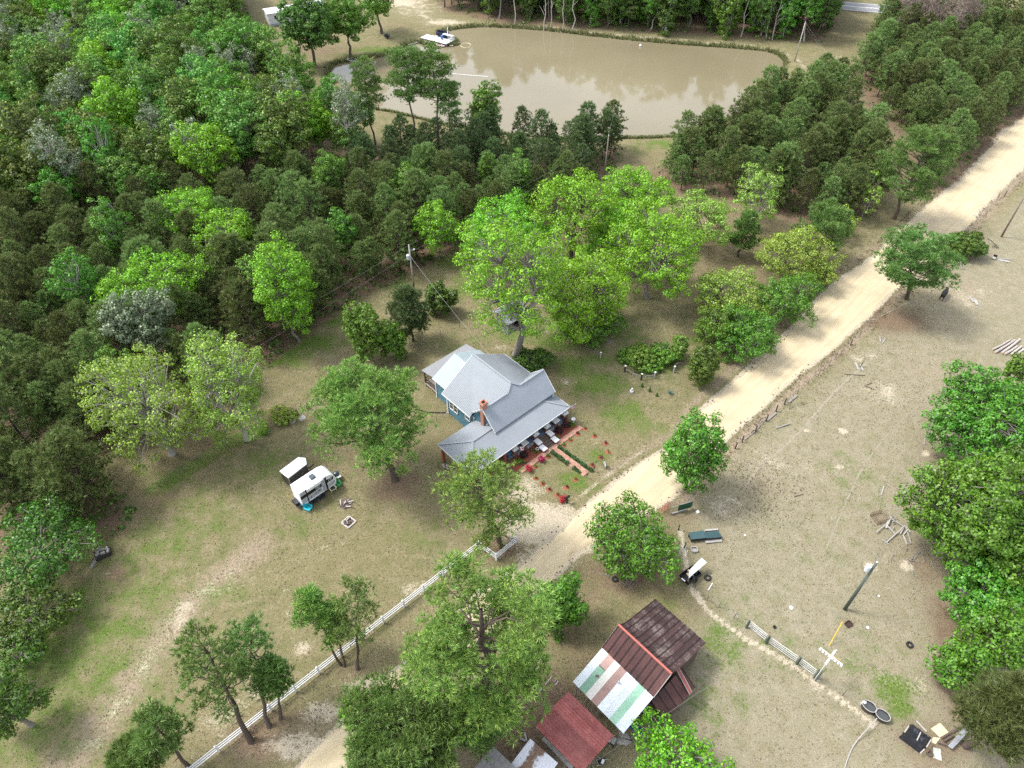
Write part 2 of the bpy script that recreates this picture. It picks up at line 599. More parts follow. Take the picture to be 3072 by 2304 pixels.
# sandy bare ground
for b in [(1165, 1130, 5.0, 3.2, 1.3), (1220, 1150, 4.5, 3, 1.4), (1130, 1060, 3, 3, 0.7), (1190, 1195, 4.5, 2.2, 0.75), (395, 1335, 1.3, 3.2, 0.7), (655, 1402, 1.3, 0.9, 0.85), (560, 1490, 2.0, 1.8, 0.55),
          (470, 1560, 2.6, 2.2, 0.55), (700, 1540, 2.5, 1.4, 0.8), (640, 1610, 3, 1.5, 0.8), (800, 1480, 3, 1.2, 0.7), (900, 1270, 2.4, 1.0, 0.6), (960, 1215, 1.5, 0.8, 0.5), (640, 1325, 3, 3, 0.3),
          (1360, 1420, 3, 4.5, 0.55), (1300, 1480, 3, 3, 0.5), (2075, 240, 3, 4, 0.4), (1810, 190, 4, 10, 0.6), (1800, 130, 6, 7, 0.4), (900, 20, 10, 10, 0.5), (960, 48, 8, 3, 0.8), (870, 5, 8, 6, 0.8),
          (1910, 850, 4, 3, 0.55), (1990, 590, 5, 4, 0.5), (2090, 640, 6, 5, 0.45), (1660, 990, 5, 4, 0.4), (1560, 1090, 3, 3, 0.5), (2060, 960, 3, 3, 0.6), (2090, 1040, 2, 2, 0.6),
          (1880, 1222, 0.8, 0.7, 1.2), (1957, 1222, 0.8, 0.7, 1.2), (1820, 930, .7, .6, 1.1), (1812, 1008, .6, .5, 1.1), (1743, 930, .5, .4, 1.0), (2000, 980, .5, .5, 1.1), (1770, 1490, 1.0, 1.0, 0.5), (1960, 1480, 4, 2.5, 0.3),
          (1230, 825, 1.5, 1.2, 0.5), (1180, 715, 1.5, 1.0, 0.5), (1190, 955, 0, 0, 0), (1080, 752, 2.0, 1.0, 0.5), (700, 780, 4, 3, 0.25), (2030, 700, 3, 3, 0.4), (1860, 770, 3, 2.5, 0.4), (1740, 1010, 2, 2, .4),
          (230, 1240, .6, .4, .6), (1020, 1470, 3, 1.5, 0.6), (1150, 1440, 3, 3, 0.4), (1940, 540, 2, 4, 0.7)]:
    if b[2] > 0:
        blob('sand', *b)
# lush grass
for b in [(1290, 830, 5, 3, 0.85), (1240, 790, 3.5, 2.5, 0.9), (1340, 890, 4, 3.5, 0.75), (1400, 920, 3, 2.2, 0.6), (1300, 780, 3, 3, 0.6), (1200, 740, 4, 2.5, 0.8), (1240, 1040, 2.2, 1.6, 0.9), (1290, 985, 2.0, 1.3, 0.7), (1300, 1060, 3, 1.5, 0.5),
          (130, 1400, 14, 12, 0.62), (300, 1280, 9, 6, 0.5), (330, 1180, 10, 5, 0.5), (80, 1520, 12, 8, 0.55), (420, 1120, 8, 5, 0.5), (470, 1280, 5, 2.6, 0.5), (560, 1000, 6, 3.5, 0.55), (660, 1130, 5, 3, 0.4),
          (640, 740, 8, 3.0, 1.0), (600, 770, 6, 2.6, 1.0), (720, 690, 6, 2.4, 0.9), (820, 610, 6, 2.5, 0.8), (980, 560, 5, 3, 0.8), (1010, 620, 5, 4, 0.7), (960, 545, 5, 3, 0.9), (1110, 720, 4, 3, 0.7), (1000, 740, 5, 3, 0.4),
          (1290, 560, 5, 5, 0.8), (1180, 560, 6, 5, 0.7), (1270, 690, 5, 3, 1.0), (1400, 780, 5, 3.4, 0.85), (1340, 720, 5, 4, 0.6),
          (830, 108, 11, 3.0, 0.95), (780, 122, 10, 2.5, 0.85), (870, 80, 8, 7, 0.35), (1430, 312, 6, 3.0, 0.75), (1380, 330, 3, 4, 0.5),
          (1660, 1400, 6, 4, 0.35), (1880, 1440, 6, 4, 0.4), (1840, 1030, 7, 6, 0.35), (1760, 1150, 8, 6, 0.22), (1930, 1490, 2.6, 2.0, 0.9), (1950, 1530, 1.8, 1.5, 0.9), (1560, 1390, 3, 4, 0.6), (1600, 1330, 4, 3, 0.4), (1540, 1520, 4, 3, 0.5), (1440, 1310, 3, 3, 0.4),
          (1600, 740, 9, 4, 0.7), (1520, 830, 2, 2, 0.5), (1860, 60, 0, 0, 0), (360, 1050, 4, 3, .5), (860, 900, 5, 4, .35), (900, 1150, 4, 2.5, .45)]:
    if b[2] > 0:
        blob('lush', *b)
strip('lush', [(330, 1060), (430, 1000), (500, 955), (560, 935)], 1.1, 0.9)
# bare brown earth
for b in [(1190, 1560, 6, 4, 0.9), (1120, 1610, 7, 4, 0.9), (1380, 1560, 3, 3, 0.7), (560, 1610, 4, 1.6, 0.7), (660, 1580, 3, 1.2, 0.6), (1700, 590, 10, 6, 0.4), (1880, 540, 8, 3, 0.4), (2000, 800, 9, 6, 0.45), (2050, 620, 9, 7, 0.5),
          (2100, 440, 6, 8, 0.5), (1420, 1060, 4, 3, 0.4), (970, 830, 6, 4, 0.35), (1000, 900, 3, 3, 0.5), (1350, 700, 4, 2, .4), (1480, 1010, 3, 2, 0.5)]:
    blob('earth', *b)
# shoulders of the road, cattle paths and wheel tracks
dR, inR = seg_dist(PT, ROAD_POLY)
W['sand'] = np.maximum(W['sand'], np.where(inR, 1.0, 0.9 * sm((0.9 - dR) / 0.9)))
dRR = np.where(inR, 99, seg_dist(PT, ROAD_R, closed=False))
W['earth'] = np.maximum(W['earth'], 0.8 * np.exp(-((dRR - 1.3) / 0.7) ** 2) * (gy > 46))
dRL = np.where(inR, 99, seg_dist(PT, ROAD_L, closed=False))
W['earth'] = np.maximum(W['earth'], 0.55 * np.exp(-((dRL - 1.5) / 0.9) ** 2) * (gy > 50))
strip('sand', [(1530, 1320), (1620, 1385), (1700, 1430), (1760, 1475), (1830, 1520), (1890, 1570)], 0.28, 0.85, 0.8)
strip('sand', [(1470, 1150), (1480, 1200), (1490, 1260), (1530, 1320)], 0.35, 0.8, 0.8)
strip('sand', [(1140, 1150), (1230, 1090), (1320, 1020), (1390, 975)], 0.28, 0.46, 0.8)
strip('sand', [(700, 1450), (640, 1480), (560, 1540), (480, 1600), (400, 1659)], 0.9, 0.22, 0.9)
strip('sand', [(1020, 1250), (900, 1340), (800, 1420), (700, 1500)], 0.35, 0.31, 0.9)
strip('sand', [(1000, 50), (1180, 58), (1300, 72), (1500, 88), (1650, 103), (1720, 125), (1745, 150)], 1.0, 0.46, 0.7)
strip('earth', [(140, 1659), (250, 1520), (350, 1380), (430, 1290), (560, 1180)], 2.2, 0.62, 0.9)
strip('sand', [(200, 1600), (270, 1500), (350, 1375), (430, 1285), (520, 1210)], 1.2, 0.36, 0.9)
strip('sand', [(420, 1290), (520, 1260), (640, 1210), (760, 1150)], 1.0, 0.26, 0.9)
area('pasture', [(1540, 1300), (1480, 1130), (1560, 990), (1800, 800), (2212, 420), (2600, 500), (2600, 1300), (2212, 1659), (2212, 1800), (1300, 1800), (1400, 1500)], 1.0, 3.0)
strip('earth', [(700, 760), (780, 830), (720, 850), (640, 890)], 1.5, 0.4)
area('sand', [(930, 25), (960, 60), (900, 40), (840, -20), (930, -40)], 0.5, 3.0)
# far fields
W['straw'] = np.maximum(W['straw'], 0.8 * sm((gy - 240) / 40))

gme = mesh_np('ground', np.stack([gx, gy, gzv], 1), gf, None, smooth=True)
for k_, w_ in W.items():
    at = gme.attributes.new(k_, 'FLOAT', 'POINT')
    at.data.foreach_set('value', w_.astype(np.float32))

k = NT('ground_cover')
tc = k.n('ShaderNodeTexCoord')
P3 = tc.outputs['Object']
n_big = k.noise(P3, 0.09, 4, 0.6)
n_mid = k.noise(P3, 0.55, 5, 0.65)
n_fin = k.noise(P3, 3.2, 5, 0.7)
n_spk = k.noise(P3, 9.0, 4, 0.75)
mp = k.n('ShaderNodeMapping')
mp.inputs['Location'].default_value = (37.0, 11.0, 5.0)
k.l(P3, mp.inputs['Vector'])
n_mid2 = k.noise(mp.outputs[0], 0.8, 5, 0.7)
n_fin2 = k.noise(mp.outputs[0], 4.2, 5, 0.75)
def edge(k, w, amp, *noises):
    """a cover's weight with a ragged, patchy limit"""
    s_ = None
    for nn, a in noises:
        t_ = k.math('MULTIPLY', k.math('SUBTRACT', nn, 0.5), a)
        s_ = t_ if s_ is None else k.math('ADD', s_, t_)
    v = k.math('ADD', w, s_)
    return k.ramp(v, [(0.5 - amp, 0.0), (0.5 + amp, 1.0)])
dry = k.mix(k.ramp(n_fin, [(0.35, 0.0), (0.65, 1.0)]), (0.125, 0.112, 0.055), (0.235, 0.198, 0.118))
dry = k.mix(k.ramp(n_mid, [(0.36, 0.0), (0.66, 1.0)]), dry, (0.120, 0.118, 0.052))
dry = k.mix(k.math('MULTIPLY', k.ramp(n_mid2, [(0.55, 0.0), (0.72, 1.0)]), 0.6), dry, (0.265, 0.23, 0.155))
dry = k.mix(k.math('MULTIPLY', k.ramp(n_big, [(0.42, 0.0), (0.62, 1.0)]), 0.45), dry, (0.165, 0.138, 0.075))
grn = k.mix(k.ramp(n_fin2, [(0.35, 0.0), (0.65, 1.0)]), (0.050, 0.092, 0.014), (0.125, 0.165, 0.042))
pas = k.mix(k.math('MULTIPLY', k.ramp(n_mid2, [(0.3, 0.3), (0.7, 1.0)]), 0.8), dry, (0.25, 0.222, 0.165))
dry = k.mix(k.attr('pasture'), dry, pas)
stw = k.mix(k.ramp(n_fin2, [(0.3, 0.0), (0.7, 1.0)]), (0.085, 0.060, 0.038), (0.20, 0.145, 0.095))
ert = k.mix(k.ramp(n_fin, [(0.3, 0.0), (0.7, 1.0)]), (0.165, 0.125, 0.085), (0.290, 0.235, 0.170))
snd = k.mix(k.ramp(n_fin, [(0.3, 0.0), (0.7, 1.0)]), (0.30, 0.255, 0.18), (0.43, 0.375, 0.285))
c = k.mix(edge(k, k.attr('earth'), 0.22, (n_mid2, 0.7), (n_fin, 0.6)), dry, ert)
c = k.mix(edge(k, k.attr('lush'), 0.22, (n_mid, 1.4), (n_fin, 1.3)), c, grn)
c = k.mix(edge(k, k.attr('straw'), 0.26, (n_mid2, 1.2), (n_fin2, 0.9)), c, stw)
c = k.mix(edge(k, k.attr('sand'), 0.16, (n_mid, 1.3), (n_fin2, 1.2), (n_spk, 0.6)), c, snd)
sp = k.ramp(n_spk, [(0.28, 0.6), (0.5, 1.0), (0.72, 1.25)])
c = k.mix(1.0, c, sp, 'MULTIPLY')
h = k.math('ADD', n_fin, k.math('MULTIPLY', n_spk, 0.7))
k.principled(c, 0.95, 0.0, k.bump(h, 0.8, 0.10), 0.1)
gme.materials.append(k.m)
ground = link('ground', gme)
tag(ground, kind='structure')

# --- dirt road, lying a little hollow between its shoulders, its edges running out under the verge
def resample(pl, n):
    s_ = np.concatenate([[0], np.cumsum(np.linalg.norm(np.diff(pl, axis=0), axis=1))])
    t_ = np.linspace(0, s_[-1], n)
    return np.stack([np.interp(t_, s_, pl[:, 0]), np.interp(t_, s_, pl[:, 1])], 1)
def match(pl, ref):
    """points of pl nearest to each point of ref (edges stay opposite each other)"""
    out = []
    fine = resample(pl, 2000)
    for p in ref:
        out.append(fine[np.argmin(((fine - p) ** 2).sum(1))])
    return np.array(out)
NL = 420
mid_l = resample(ROAD_L, NL)
mid_r = match(ROAD_R, mid_l)
prof = [(-0.07, -0.16), (0.0, -0.06), (0.05, -0.02), (0.16, 0.0), (0.3, -0.03), (0.42, 0.01), (0.5, 0.02), (0.6, 0.0), (0.7, -0.03), (0.84, 0.0), (0.95, -0.03), (1.0, -0.06), (1.07, -0.16)]
rv = []
for i in range(NL):
    for t_, z_ in prof:
        p = mid_l[i] + (mid_r[i] - mid_l[i]) * t_
        wob = 0.25 * math.sin(i * 0.35 + t_ * 9) * (abs(t_ - 0.5) > 0.44) + 0.12 * math.sin(i * 1.3 + t_ * 5) * (abs(t_ - 0.5) > 0.44)
        d_ = (mid_r[i] - mid_l[i]) / np.linalg.norm(mid_r[i] - mid_l[i])
        p = p + d_ * wob
        rv.append((p[0], p[1], z_ + float(_wave(p[0], p[1])) * 0.4))
npf = len(prof)
ri = np.arange(NL * npf).reshape(NL, npf)
rf = np.stack([ri[:-1, :-1].ravel(), ri[1:, :-1].ravel(), ri[1:, 1:].ravel(), ri[:-1, 1:].ravel()], 1)
k = NT('road_sand')
tc = k.n('ShaderNodeTexCoord')
mp = k.n('ShaderNodeMapping')
mp.vector_type = 'TEXTURE'
mp.inputs['Rotation'].default_value = (0, 0, math.radians(44))
mp.inputs['Scale'].default_value = (9.0, 0.55, 1.0)
k.l(tc.outputs['Object'], mp.inputs['Vector'])
streak = k.noise(mp.outputs[0], 1.1, 5, 0.6)
blot = k.noise(tc.outputs['Object'], 0.35, 5, 0.6)
fine = k.noise(tc.outputs['Object'], 7.0, 4, 0.7)
c = k.mix(k.ramp(streak, [(0.35, 0.0), (0.65, 1.0)]), (0.395, 0.325, 0.205), (0.47, 0.395, 0.265))
c = k.mix(k.math('MULTIPLY', k.ramp(blot, [(0.45, 0.0), (0.7, 1.0)]), 0.55), c, (0.33, 0.27, 0.19))
c = k.mix(k.math('MULTIPLY', k.ramp(fine, [(0.62, 0.0), (0.75, 1.0)]), 0.25), c, (0.25, 0.2, 0.14))
k.principled(c, 0.95, 0.0, k.bump(k.math('ADD', streak, k.math('MULTIPLY', fine, 0.5)), 0.35, 0.06), 0.1)
road = link('dirt_road', mesh_np('dirt_road', rv, rf, k.m, smooth=True))
tag(road, kind='structure')

# --- pond
pv = [(p[0], p[1], WATER_Z) for p in POND]
pm = bpy.data.meshes.new('pond')
pm.from_pydata(pv, [], [tuple(range(len(pv)))])
pm.update()
k = NT('muddy_water')
tc = k.n('ShaderNodeTexCoord')
rip = k.noise(tc.outputs['Object'], 1.6, 3, 0.55, 0.4)
rip2 = k.noise(tc.outputs['Object'], 0.25, 3, 0.5)
deep = k.noise(tc.outputs['Object'], 0.035, 3, 0.5)
c = k.mix(k.ramp(deep, [(0.35, 0.0), (0.7, 1.0)]), (0.150, 0.128, 0.078), (0.180, 0.155, 0.098))
b_ = k.principled(c, 0.06, 0.0, k.bump(k.math('ADD', rip, rip2), 0.06, 0.05), 0.5)
b_.inputs['IOR'].default_value = 1.33
pm.materials.append(k.m)
pond = link('pond_water', pm)
tag(pond, kind='structure')

# --- the paved county road far behind
def strip_mesh(name, pts, width, z, mat, n=60):
    pl = resample(smoothline([xy(p) for p in pts], 2.0), n)
    tn = np.gradient(pl, axis=0)
    tn /= np.linalg.norm(tn, axis=1)[:, None]
    nm = np.stack([-tn[:, 1], tn[:, 0]], 1)
    a_, b2 = pl + nm * width / 2, pl - nm * width / 2
    vs = [(p[0], p[1], z) for p in a_] + [(p[0], p[1], z) for p in b2]
    fs = [(i, i + 1, n + i + 1, n + i) for i in range(n - 1)]
    return mesh_np(name, vs, fs, mat)
asph = mat_plain('asphalt', (0.20, 0.20, 0.205), 0.9, 0, 0.2, 0.6)
linep = mat_plain('road_paint', (0.7, 0.68, 0.6), 0.7, 0, 0.1, 2)
HW = [D(700, -150), D(1500, -25), D(1813, 12), D(2000, 26), D(2175, 43), D(2500, 78)]
hwy = link('county_road', strip_mesh('county_road', HW, 7.4, 0.10, asph))
tag(hwy, kind='structure')
for off in (-0.12, 0.12, 3.3, -3.3):
    pl = resample(smoothline([xy(p) for p in HW], 2.0), 60)
    tn = np.gradient(pl, axis=0)
    tn /= np.linalg.norm(tn, axis=1)[:, None]
    o_ = pl + np.stack([-tn[:, 1], tn[:, 0]], 1) * off
    link('painted_line', strip_mesh('painted_line', [Vector((p[0], p[1], 0)) for p in o_], 0.13, 0.104, linep), hwy)

# cattle paths worn into the pasture
PATHM = mat_plain('worn_path', (0.215, 0.19, 0.14), 0.95, 0, 0.35, 2, 0.1, 0.5)
def trail(pts, w):
    pl = resample(smoothline([xy(D(*p)) for p in pts], 0.6), 90)
    tn = np.gradient(pl, axis=0)
    tn /= np.linalg.norm(tn, axis=1)[:, None]
    nm = np.stack([-tn[:, 1], tn[:, 0]], 1)
    ph = np.arange(90)
    wa = w * (0.8 + 0.35 * np.sin(ph * 0.9) * np.sin(ph * 0.31 + 1))
    wb = w * (0.8 + 0.35 * np.sin(ph * 1.1 + 2) * np.sin(ph * 0.27))
    a, b = pl + nm * wa[:, None] / 2, pl - nm * wb[:, None] / 2
    vs = np.vstack([np.column_stack([a, ground_z(a[:, 0], a[:, 1]) + 0.012]), np.column_stack([b, ground_z(b[:, 0], b[:, 1]) + 0.012])])
    tag(link('cattle_path', mesh_np('cattle_path', vs, [(i, i + 1, 91 + i, 90 + i) for i in range(89)], PATHM)), kind='structure')
trail([(1785, 1185), (1830, 1080), (1870, 1000), (1930, 925), (1975, 885), (2012, 855)], 0.24)
trail([(1590, 800), (1650, 770), (1750, 730), (1880, 690), (1960, 655), (2012, 640), (2060, 600)], 0.26)
trail([(1610, 1050), (1640, 1010), (1665, 990), (1730, 930), (1800, 850), (1870, 785)], 0.4)
# ================================================================ vegetation
def unit(v):
    return v / np.maximum(np.linalg.norm(v, axis=-1, keepdims=True), 1e-9)
def rsph(rg, n):
    return unit(rg.normal(size=(n, 3)))

def tubes(polys, n=5):
    """polys: list of (points (k,3), radii (k)) -> quads"""
    V, F = [], []
    o = 0
    ang = np.arange(n) * 2 * np.pi / n
    for pts, rad in polys:
        pts = np.asarray(pts, float)
        rad = np.asarray(rad, float)
        d = unit(np.gradient(pts, axis=0))
        ref = np.where(np.abs(d[:, [2]]) < 0.95, np.array([[0, 0, 1.0]]), np.array([[1.0, 0, 0]]))
        x = unit(np.cross(d, ref))
        y = np.cross(d, x)
        ring = pts[:, None, :] + rad[:, None, None] * (np.cos(ang)[None, :, None] * x[:, None, :] + np.sin(ang)[None, :, None] * y[:, None, :])
        V.append(ring.reshape(-1, 3))
        k_ = len(pts)
        i = np.arange(k_ - 1)[:, None] * n
        j = np.arange(n)[None, :]
        j2 = (j + 1) % n
        F.append(np.stack([(i + j), (i + j2), (i + n + j2), (i + n + j)], -1).reshape(-1, 4) + o)
        o += k_ * n
    return np.vstack(V), np.vstack(F)

def limb(rg, a, b, r0, r1, k=5, sag=0.0, jit=0.08):
    a, b = np.asarray(a, float), np.asarray(b, float)
    L = np.linalg.norm(b - a)
    t = np.linspace(0, 1, k)[:, None]
    p = a + (b - a) * t
    j = rg.normal(size=(k, 3)) * L * jit
    j[0] = 0
    j[-1] = 0
    p = p + j
    p[:, 2] += sag * L * 4 * (t * (1 - t))[:, 0]
    return p, r0 + (r1 - r0) * t[:, 0]

def leaf_quads(rg, c, nrm, size, aspect=0.62):
    n = len(c)
    t = rsph(rg, n)
    t = unit(t - nrm * (t * nrm).sum(1, keepdims=True))
    b = np.cross(nrm, t)
    L = (size * 0.5)[:, None]
    Wd = L * aspect
    lift = nrm * L * 0.18
    V = np.stack([c - t * L, c + b * Wd + lift, c + t * L, c - b * Wd + lift], 1).reshape(-1, 3)
    F = np.arange(n * 4).reshape(n, 4)
    return V, F

def needle_tris(rg, c, ax, nb, length, width, spread=0.9):
    n = len(c)
    cc = np.repeat(c, nb, 0)
    aa = np.repeat(ax, nb, 0)
    d = unit(aa + rsph(rg, n * nb) * spread)
    L = (length * rg.uniform(0.7, 1.15, n * nb))[:, None]
    s = unit(np.cross(d, rsph(rg, n * nb))) * width * 0.5
    base = cc + d * L * 0.08
    V = np.stack([base - s, base + s, cc + d * L], 1).reshape(-1, 3)
    F = np.arange(n * nb * 3).reshape(-1, 3)
    return V, F

def broadleaf(rg, R, ch, zc, rc, nper, leaf, fill=1.0, shell=0.4, trunk_r=None, nl=6, forkf=None, twigs=2, low=-0.8, flat=0.75, trunks=1, aspect=0.62, rag=0.22, void=()):
    ph = rg.uniform(0, 6.28, 6)
    def warp(d):
        az = np.arctan2(d[:, 1], d[:, 0])
        return 1 + rag * np.sin(2 * az + ph[0]) * np.cos(d[:, 2] * 2 + ph[1]) + rag * 0.7 * np.sin(3 * az + ph[2] + d[:, 2] * 3) + rag * 0.5 * np.sin(5 * az + ph[3])
    Kt = int(fill * 2.6 * (R * R * ch / rc ** 3) ** 0.78)
    CB = np.zeros((Kt + 1, 3))
    nC = 0
    tries = 0
    while nC < Kt and tries < 14:
        tries += 1
        d = rsph(rg, Kt)
        d = d[d[:, 2] > low]
        r = (shell + (1 - shell) * rg.uniform(0, 1, len(d)) ** 0.6) * warp(d)
        p = d * r[:, None] * np.array([R - rc * 0.5, R - rc * 0.5, max(ch - rc * 0.4, ch * 0.6)])
        for q in p:
            if nC == 0 or (((CB[:nC] - q) * np.array([1, 1, 1.3])) ** 2).sum(1).min() > (rc * 1.32) ** 2:
                CB[nC] = q
                nC += 1
                if nC >= Kt:
                    break
    C = CB[:nC].copy()
    for (va, vb, vr) in void:       # an opening kept clear of leaves
        va, vb = np.array(va) - [0, 0, zc], np.array(vb) - [0, 0, zc]
        tt_ = np.clip(((C - va) @ (vb - va)) / ((vb - va) @ (vb - va)), 0, 1)[:, None]
        C = C[np.linalg.norm(C - va - (vb - va) * tt_, axis=1) > vr]
    C[:, 2] += zc
    C[:, 2] = np.maximum(C[:, 2], rc * 0.45)
    # skeleton
    tr = trunk_r if trunk_r else 0.035 * (zc + ch) ** 0.9 * 0.7
    polys = []
    zf = forkf * zc if forkf is not None else max(zc - ch * 0.75, zc * 0.28)
    bases = [np.array([0, 0, -0.15])] if trunks == 1 else [np.array([rg.uniform(-.4, .4), rg.uniform(-.4, .4), -0.15]) for _ in range(trunks)]
    forks = []
    for b_ in bases:
        f_ = np.array([rg.normal() * 0.12 * zf + b_[0] * 1.5, rg.normal() * 0.12 * zf + b_[1] * 1.5, zf])
        p, r = limb(rg, b_, f_, tr / math.sqrt(trunks), tr * 0.72 / math.sqrt(trunks), 5, 0, 0.03)
        r[0] *= 1.45
        polys.append((p, r))
        forks.append(f_)
    seeds = [C[rg.integers(len(C))]]
    while len(seeds) < min(nl, len(C)):
        dd = np.min([((C - s_) ** 2).sum(1) for s_ in seeds], 0)
        seeds.append(C[np.argmax(dd * rg.uniform(0.5, 1, len(C)))])
    lab = np.argmin([((C - s_) ** 2).sum(1) for s_ in seeds], 0)
    for g_ in range(len(seeds)):
        m = C[lab == g_]
        if len(m) == 0:
            continue
        cen = m.mean(0)
        fk = forks[g_ % len(forks)]
        end = fk + (cen - fk) * 0.85
        p, r = limb(rg, fk, end, tr * 0.55 / math.sqrt(trunks), tr * 0.2 / math.sqrt(trunks), 5, 0.06, 0.06)
        polys.append((p, r))
        for q in m:
            i = np.argmin(((p[1:] - q) ** 2).sum(1) + rg.uniform(0, 1.0, len(p) - 1)) + 1
            i = max(1, i - 1)
            bp, br = limb(rg, p[i], q, max(tr * 0.16, 0.035), 0.022, 3, 0.08, 0.09)
            polys.append((bp, br))
    tw = []
    if twigs:
        for q in C:
            for e in rsph(rg, twigs):
                e = q + e * rc * np.array([1, 1, flat]) * rg.uniform(0.7, 1.05)
                tw.append((np.array([q, e]), np.array([0.022, 0.012])))
    TV, TF = tubes(polys, 5)
    if tw:
        v2, f2 = tubes(tw, 3)
        TF = np.vstack([TF, f2 + len(TV)])
        TV = np.vstack([TV, v2])
    # leaves
    cnt = np.maximum(4, (nper * rg.uniform(0.6, 1.4, len(C))).astype(int))
    cr = rc * rg.uniform(0.75, 1.25, len(C))
    cc = np.repeat(C, cnt, 0)
    rr = np.repeat(cr, cnt)[:, None]
    d = rsph(rg, len(cc))
    d[:, 2] = d[:, 2] * 0.8 + 0.18
    rad = (0.45 + 0.55 * rg.uniform(0, 1, (len(cc), 1)) ** 0.5) * (1 + 0.10 * rg.normal(size=(len(cc), 1)))
    pos = cc + d * rr * rad * np.array([1, 1, flat])
    pos[:, 2] = np.maximum(pos[:, 2], 0.05)
    out = unit(pos - np.array([0, 0, zc - ch * 0.4]))
    nrm = unit(d * 0.95 + out * 0.25 + np.array([0, 0, 0.12]) + rg.normal(size=d.shape) * 0.34)
    LV, LF = leaf_quads(rg, pos, nrm, leaf * rg.uniform(0.65, 1.3, len(pos)), aspect)
    return TV, TF, LV, LF

def pine_young(rg, h=9.0, R=2.2, base=0.22, tufts=5, nb=10, nl=0.38, nw=0.055, dens=1.0):
    polys = [limb(rg, (0, 0, -0.1), (rg.normal() * 0.15, rg.normal() * 0.15, h), 0.028 * h * 0.55, 0.02, 7, 0, 0.008)]
    TC, TA = [], []
    z = base * h
    az = rg.uniform(0, 6.28)
    while z < h * 0.985:
        t = (z / h - base) / (1 - base)
        prof = min(1.0, (t * 3.2 + 0.5)) * (1 - t ** 1.5) ** 0.8
        nbr = int(rg.integers(4, 7))
        for b_ in range(nbr):
            az += 2 * math.pi / nbr + rg.normal() * 0.25
            L = R * prof * rg.uniform(0.7, 1.18) + 0.12
            rise = L * (0.15 + 0.55 * t + rg.normal() * 0.08)
            a = np.array([0, 0, z])
            e = np.array([math.cos(az) * L, math.sin(az) * L, z + rise])
            p, r = limb(rg, a, e, 0.035 * (1 - t) + 0.012, 0.008, 4, -0.06, 0.03)
            polys.append((p, r))
            nt = max(1, int(tufts * dens * (0.35 + L / R)))
            tt = 1 - rg.uniform(0, 0.72, nt) ** 1.4
            tt[0] = 1.0
            q = a + (e - a) * tt[:, None] + rg.normal(size=(nt, 3)) * np.array([0.2, 0.2, 0.12]) * (0.4 + L * 0.35)
            TC.append(q)
            TA.append(unit((e - a)[None, :] * 0.35 / max(L, 0.3) + np.array([0, 0, 0.75]) + rg.normal(size=(nt, 3)) * 0.35))
        z += rg.uniform(0.42, 0.62) * (1 - 0.35 * t) * h / 9.0
        az += 0.9
    TC.append(np.array([[0, 0, h]]))
    TA.append(np.array([[0, 0, 1.0]]))
    TC, TA = np.vstack(TC), np.vstack(TA)
    LV, LF = needle_tris(rg, TC, TA, nb, nl, nw, 0.85)
    TV, TF = tubes(polys, 4)
    return TV, TF, LV, LF

def pine_old(rg, h, R, cb, trunk_r, nbranch=40, puffs=5, tufts=13, nb=8, nl=0.52, nw=0.064, puff=0.55, inner=0.62, lean=(0, 0), prof_pow=0.55, up=0.25, dead=4, tmax=0.97):
    top = np.array([lean[0], lean[1], h])
    tp, trd = limb(rg, (0, 0, -0.2), top, trunk_r, trunk_r * 0.18, 9, 0, 0.012)
    trd[0] *= 1.3
    polys = [(tp, trd)]
    TC, TA = [], []
    az = rg.uniform(0, 6.28)
    def at(z):
        i = np.interp(z, tp[:, 2], np.arange(len(tp)))
        return np.array([np.interp(z, tp[:, 2], tp[:, 0]), np.interp(z, tp[:, 2], tp[:, 1]), z])
    for k_ in range(nbranch):
        t = (k_ + rg.uniform(0, 1)) / nbranch
        z = (cb + (1 - cb) * t * tmax) * h
        az += 2.4 + rg.normal() * 0.3
        prof = (min(1.0, t * 3.0 + 0.5)) * max(0.05, 1 - t) ** prof_pow
        L = R * prof * rg.uniform(0.65, 1.12) + 0.25
        a = at(z)
        rise = L * (up + 0.45 * t + rg.normal() * 0.12)
        e = a + np.array([math.cos(az) * L, math.sin(az) * L, rise])
        p, r = limb(rg, a, e, trunk_r * (0.34 - 0.2 * t), 0.018, 6, -0.05, 0.05)
        polys.append((p, r))
        np_ = max(2, int(puffs * 0.85 * (0.45 + 0.75 * L / R)))
        for s_ in range(np_):
            f = 1 - inner * (s_ / np_) if s_ else 1.0
            q = a + (e - a) * f + np.array([0, 0, 0.12])
            if s_:
                side = unit(np.array([[-math.sin(az), math.cos(az), 0.0]]))[0] * rg.uniform(-1, 1) * L * 0.42
                q = q + side + np.array([0, 0, rg.uniform(-0.1, 0.3)])
                bp, br = limb(rg, a + (e - a) * (f * 0.85), q, 0.03, 0.012, 3, 0, 0.05)
                polys.append((bp, br))
            n_ = max(5, int(tufts * 1.75 * rg.uniform(0.6, 1.4)))
            d = rsph(rg, n_)
            d[:, 2] = np.abs(d[:, 2]) * 0.9 - 0.12
            pr = puff * 1.32 * rg.uniform(0.7, 1.3)
            TC.append(q + d * pr * rg.uniform(0.45, 1.0, (n_, 1)) * np.array([1, 1, 0.7]))
            TA.append(unit(d + np.array([0, 0, 0.45])))
    for k_ in range(dead):
        z = h * rg.uniform(cb * 0.55, cb)
        a = at(z)
        an = rg.uniform(0, 6.28)
        L = R * rg.uniform(0.2, 0.5)
        polys.append(limb(rg, a, a + np.array([math.cos(an) * L, math.sin(an) * L, -0.1 * L]), 0.05, 0.012, 4, 0.05, 0.08))
    TC, TA = np.vstack(TC), np.vstack(TA)
    LV, LF = needle_tris(rg, TC, TA, nb, nl, nw, 0.75)
    TV, TF = tubes(polys, 5)
    return TV, TF, LV, LF

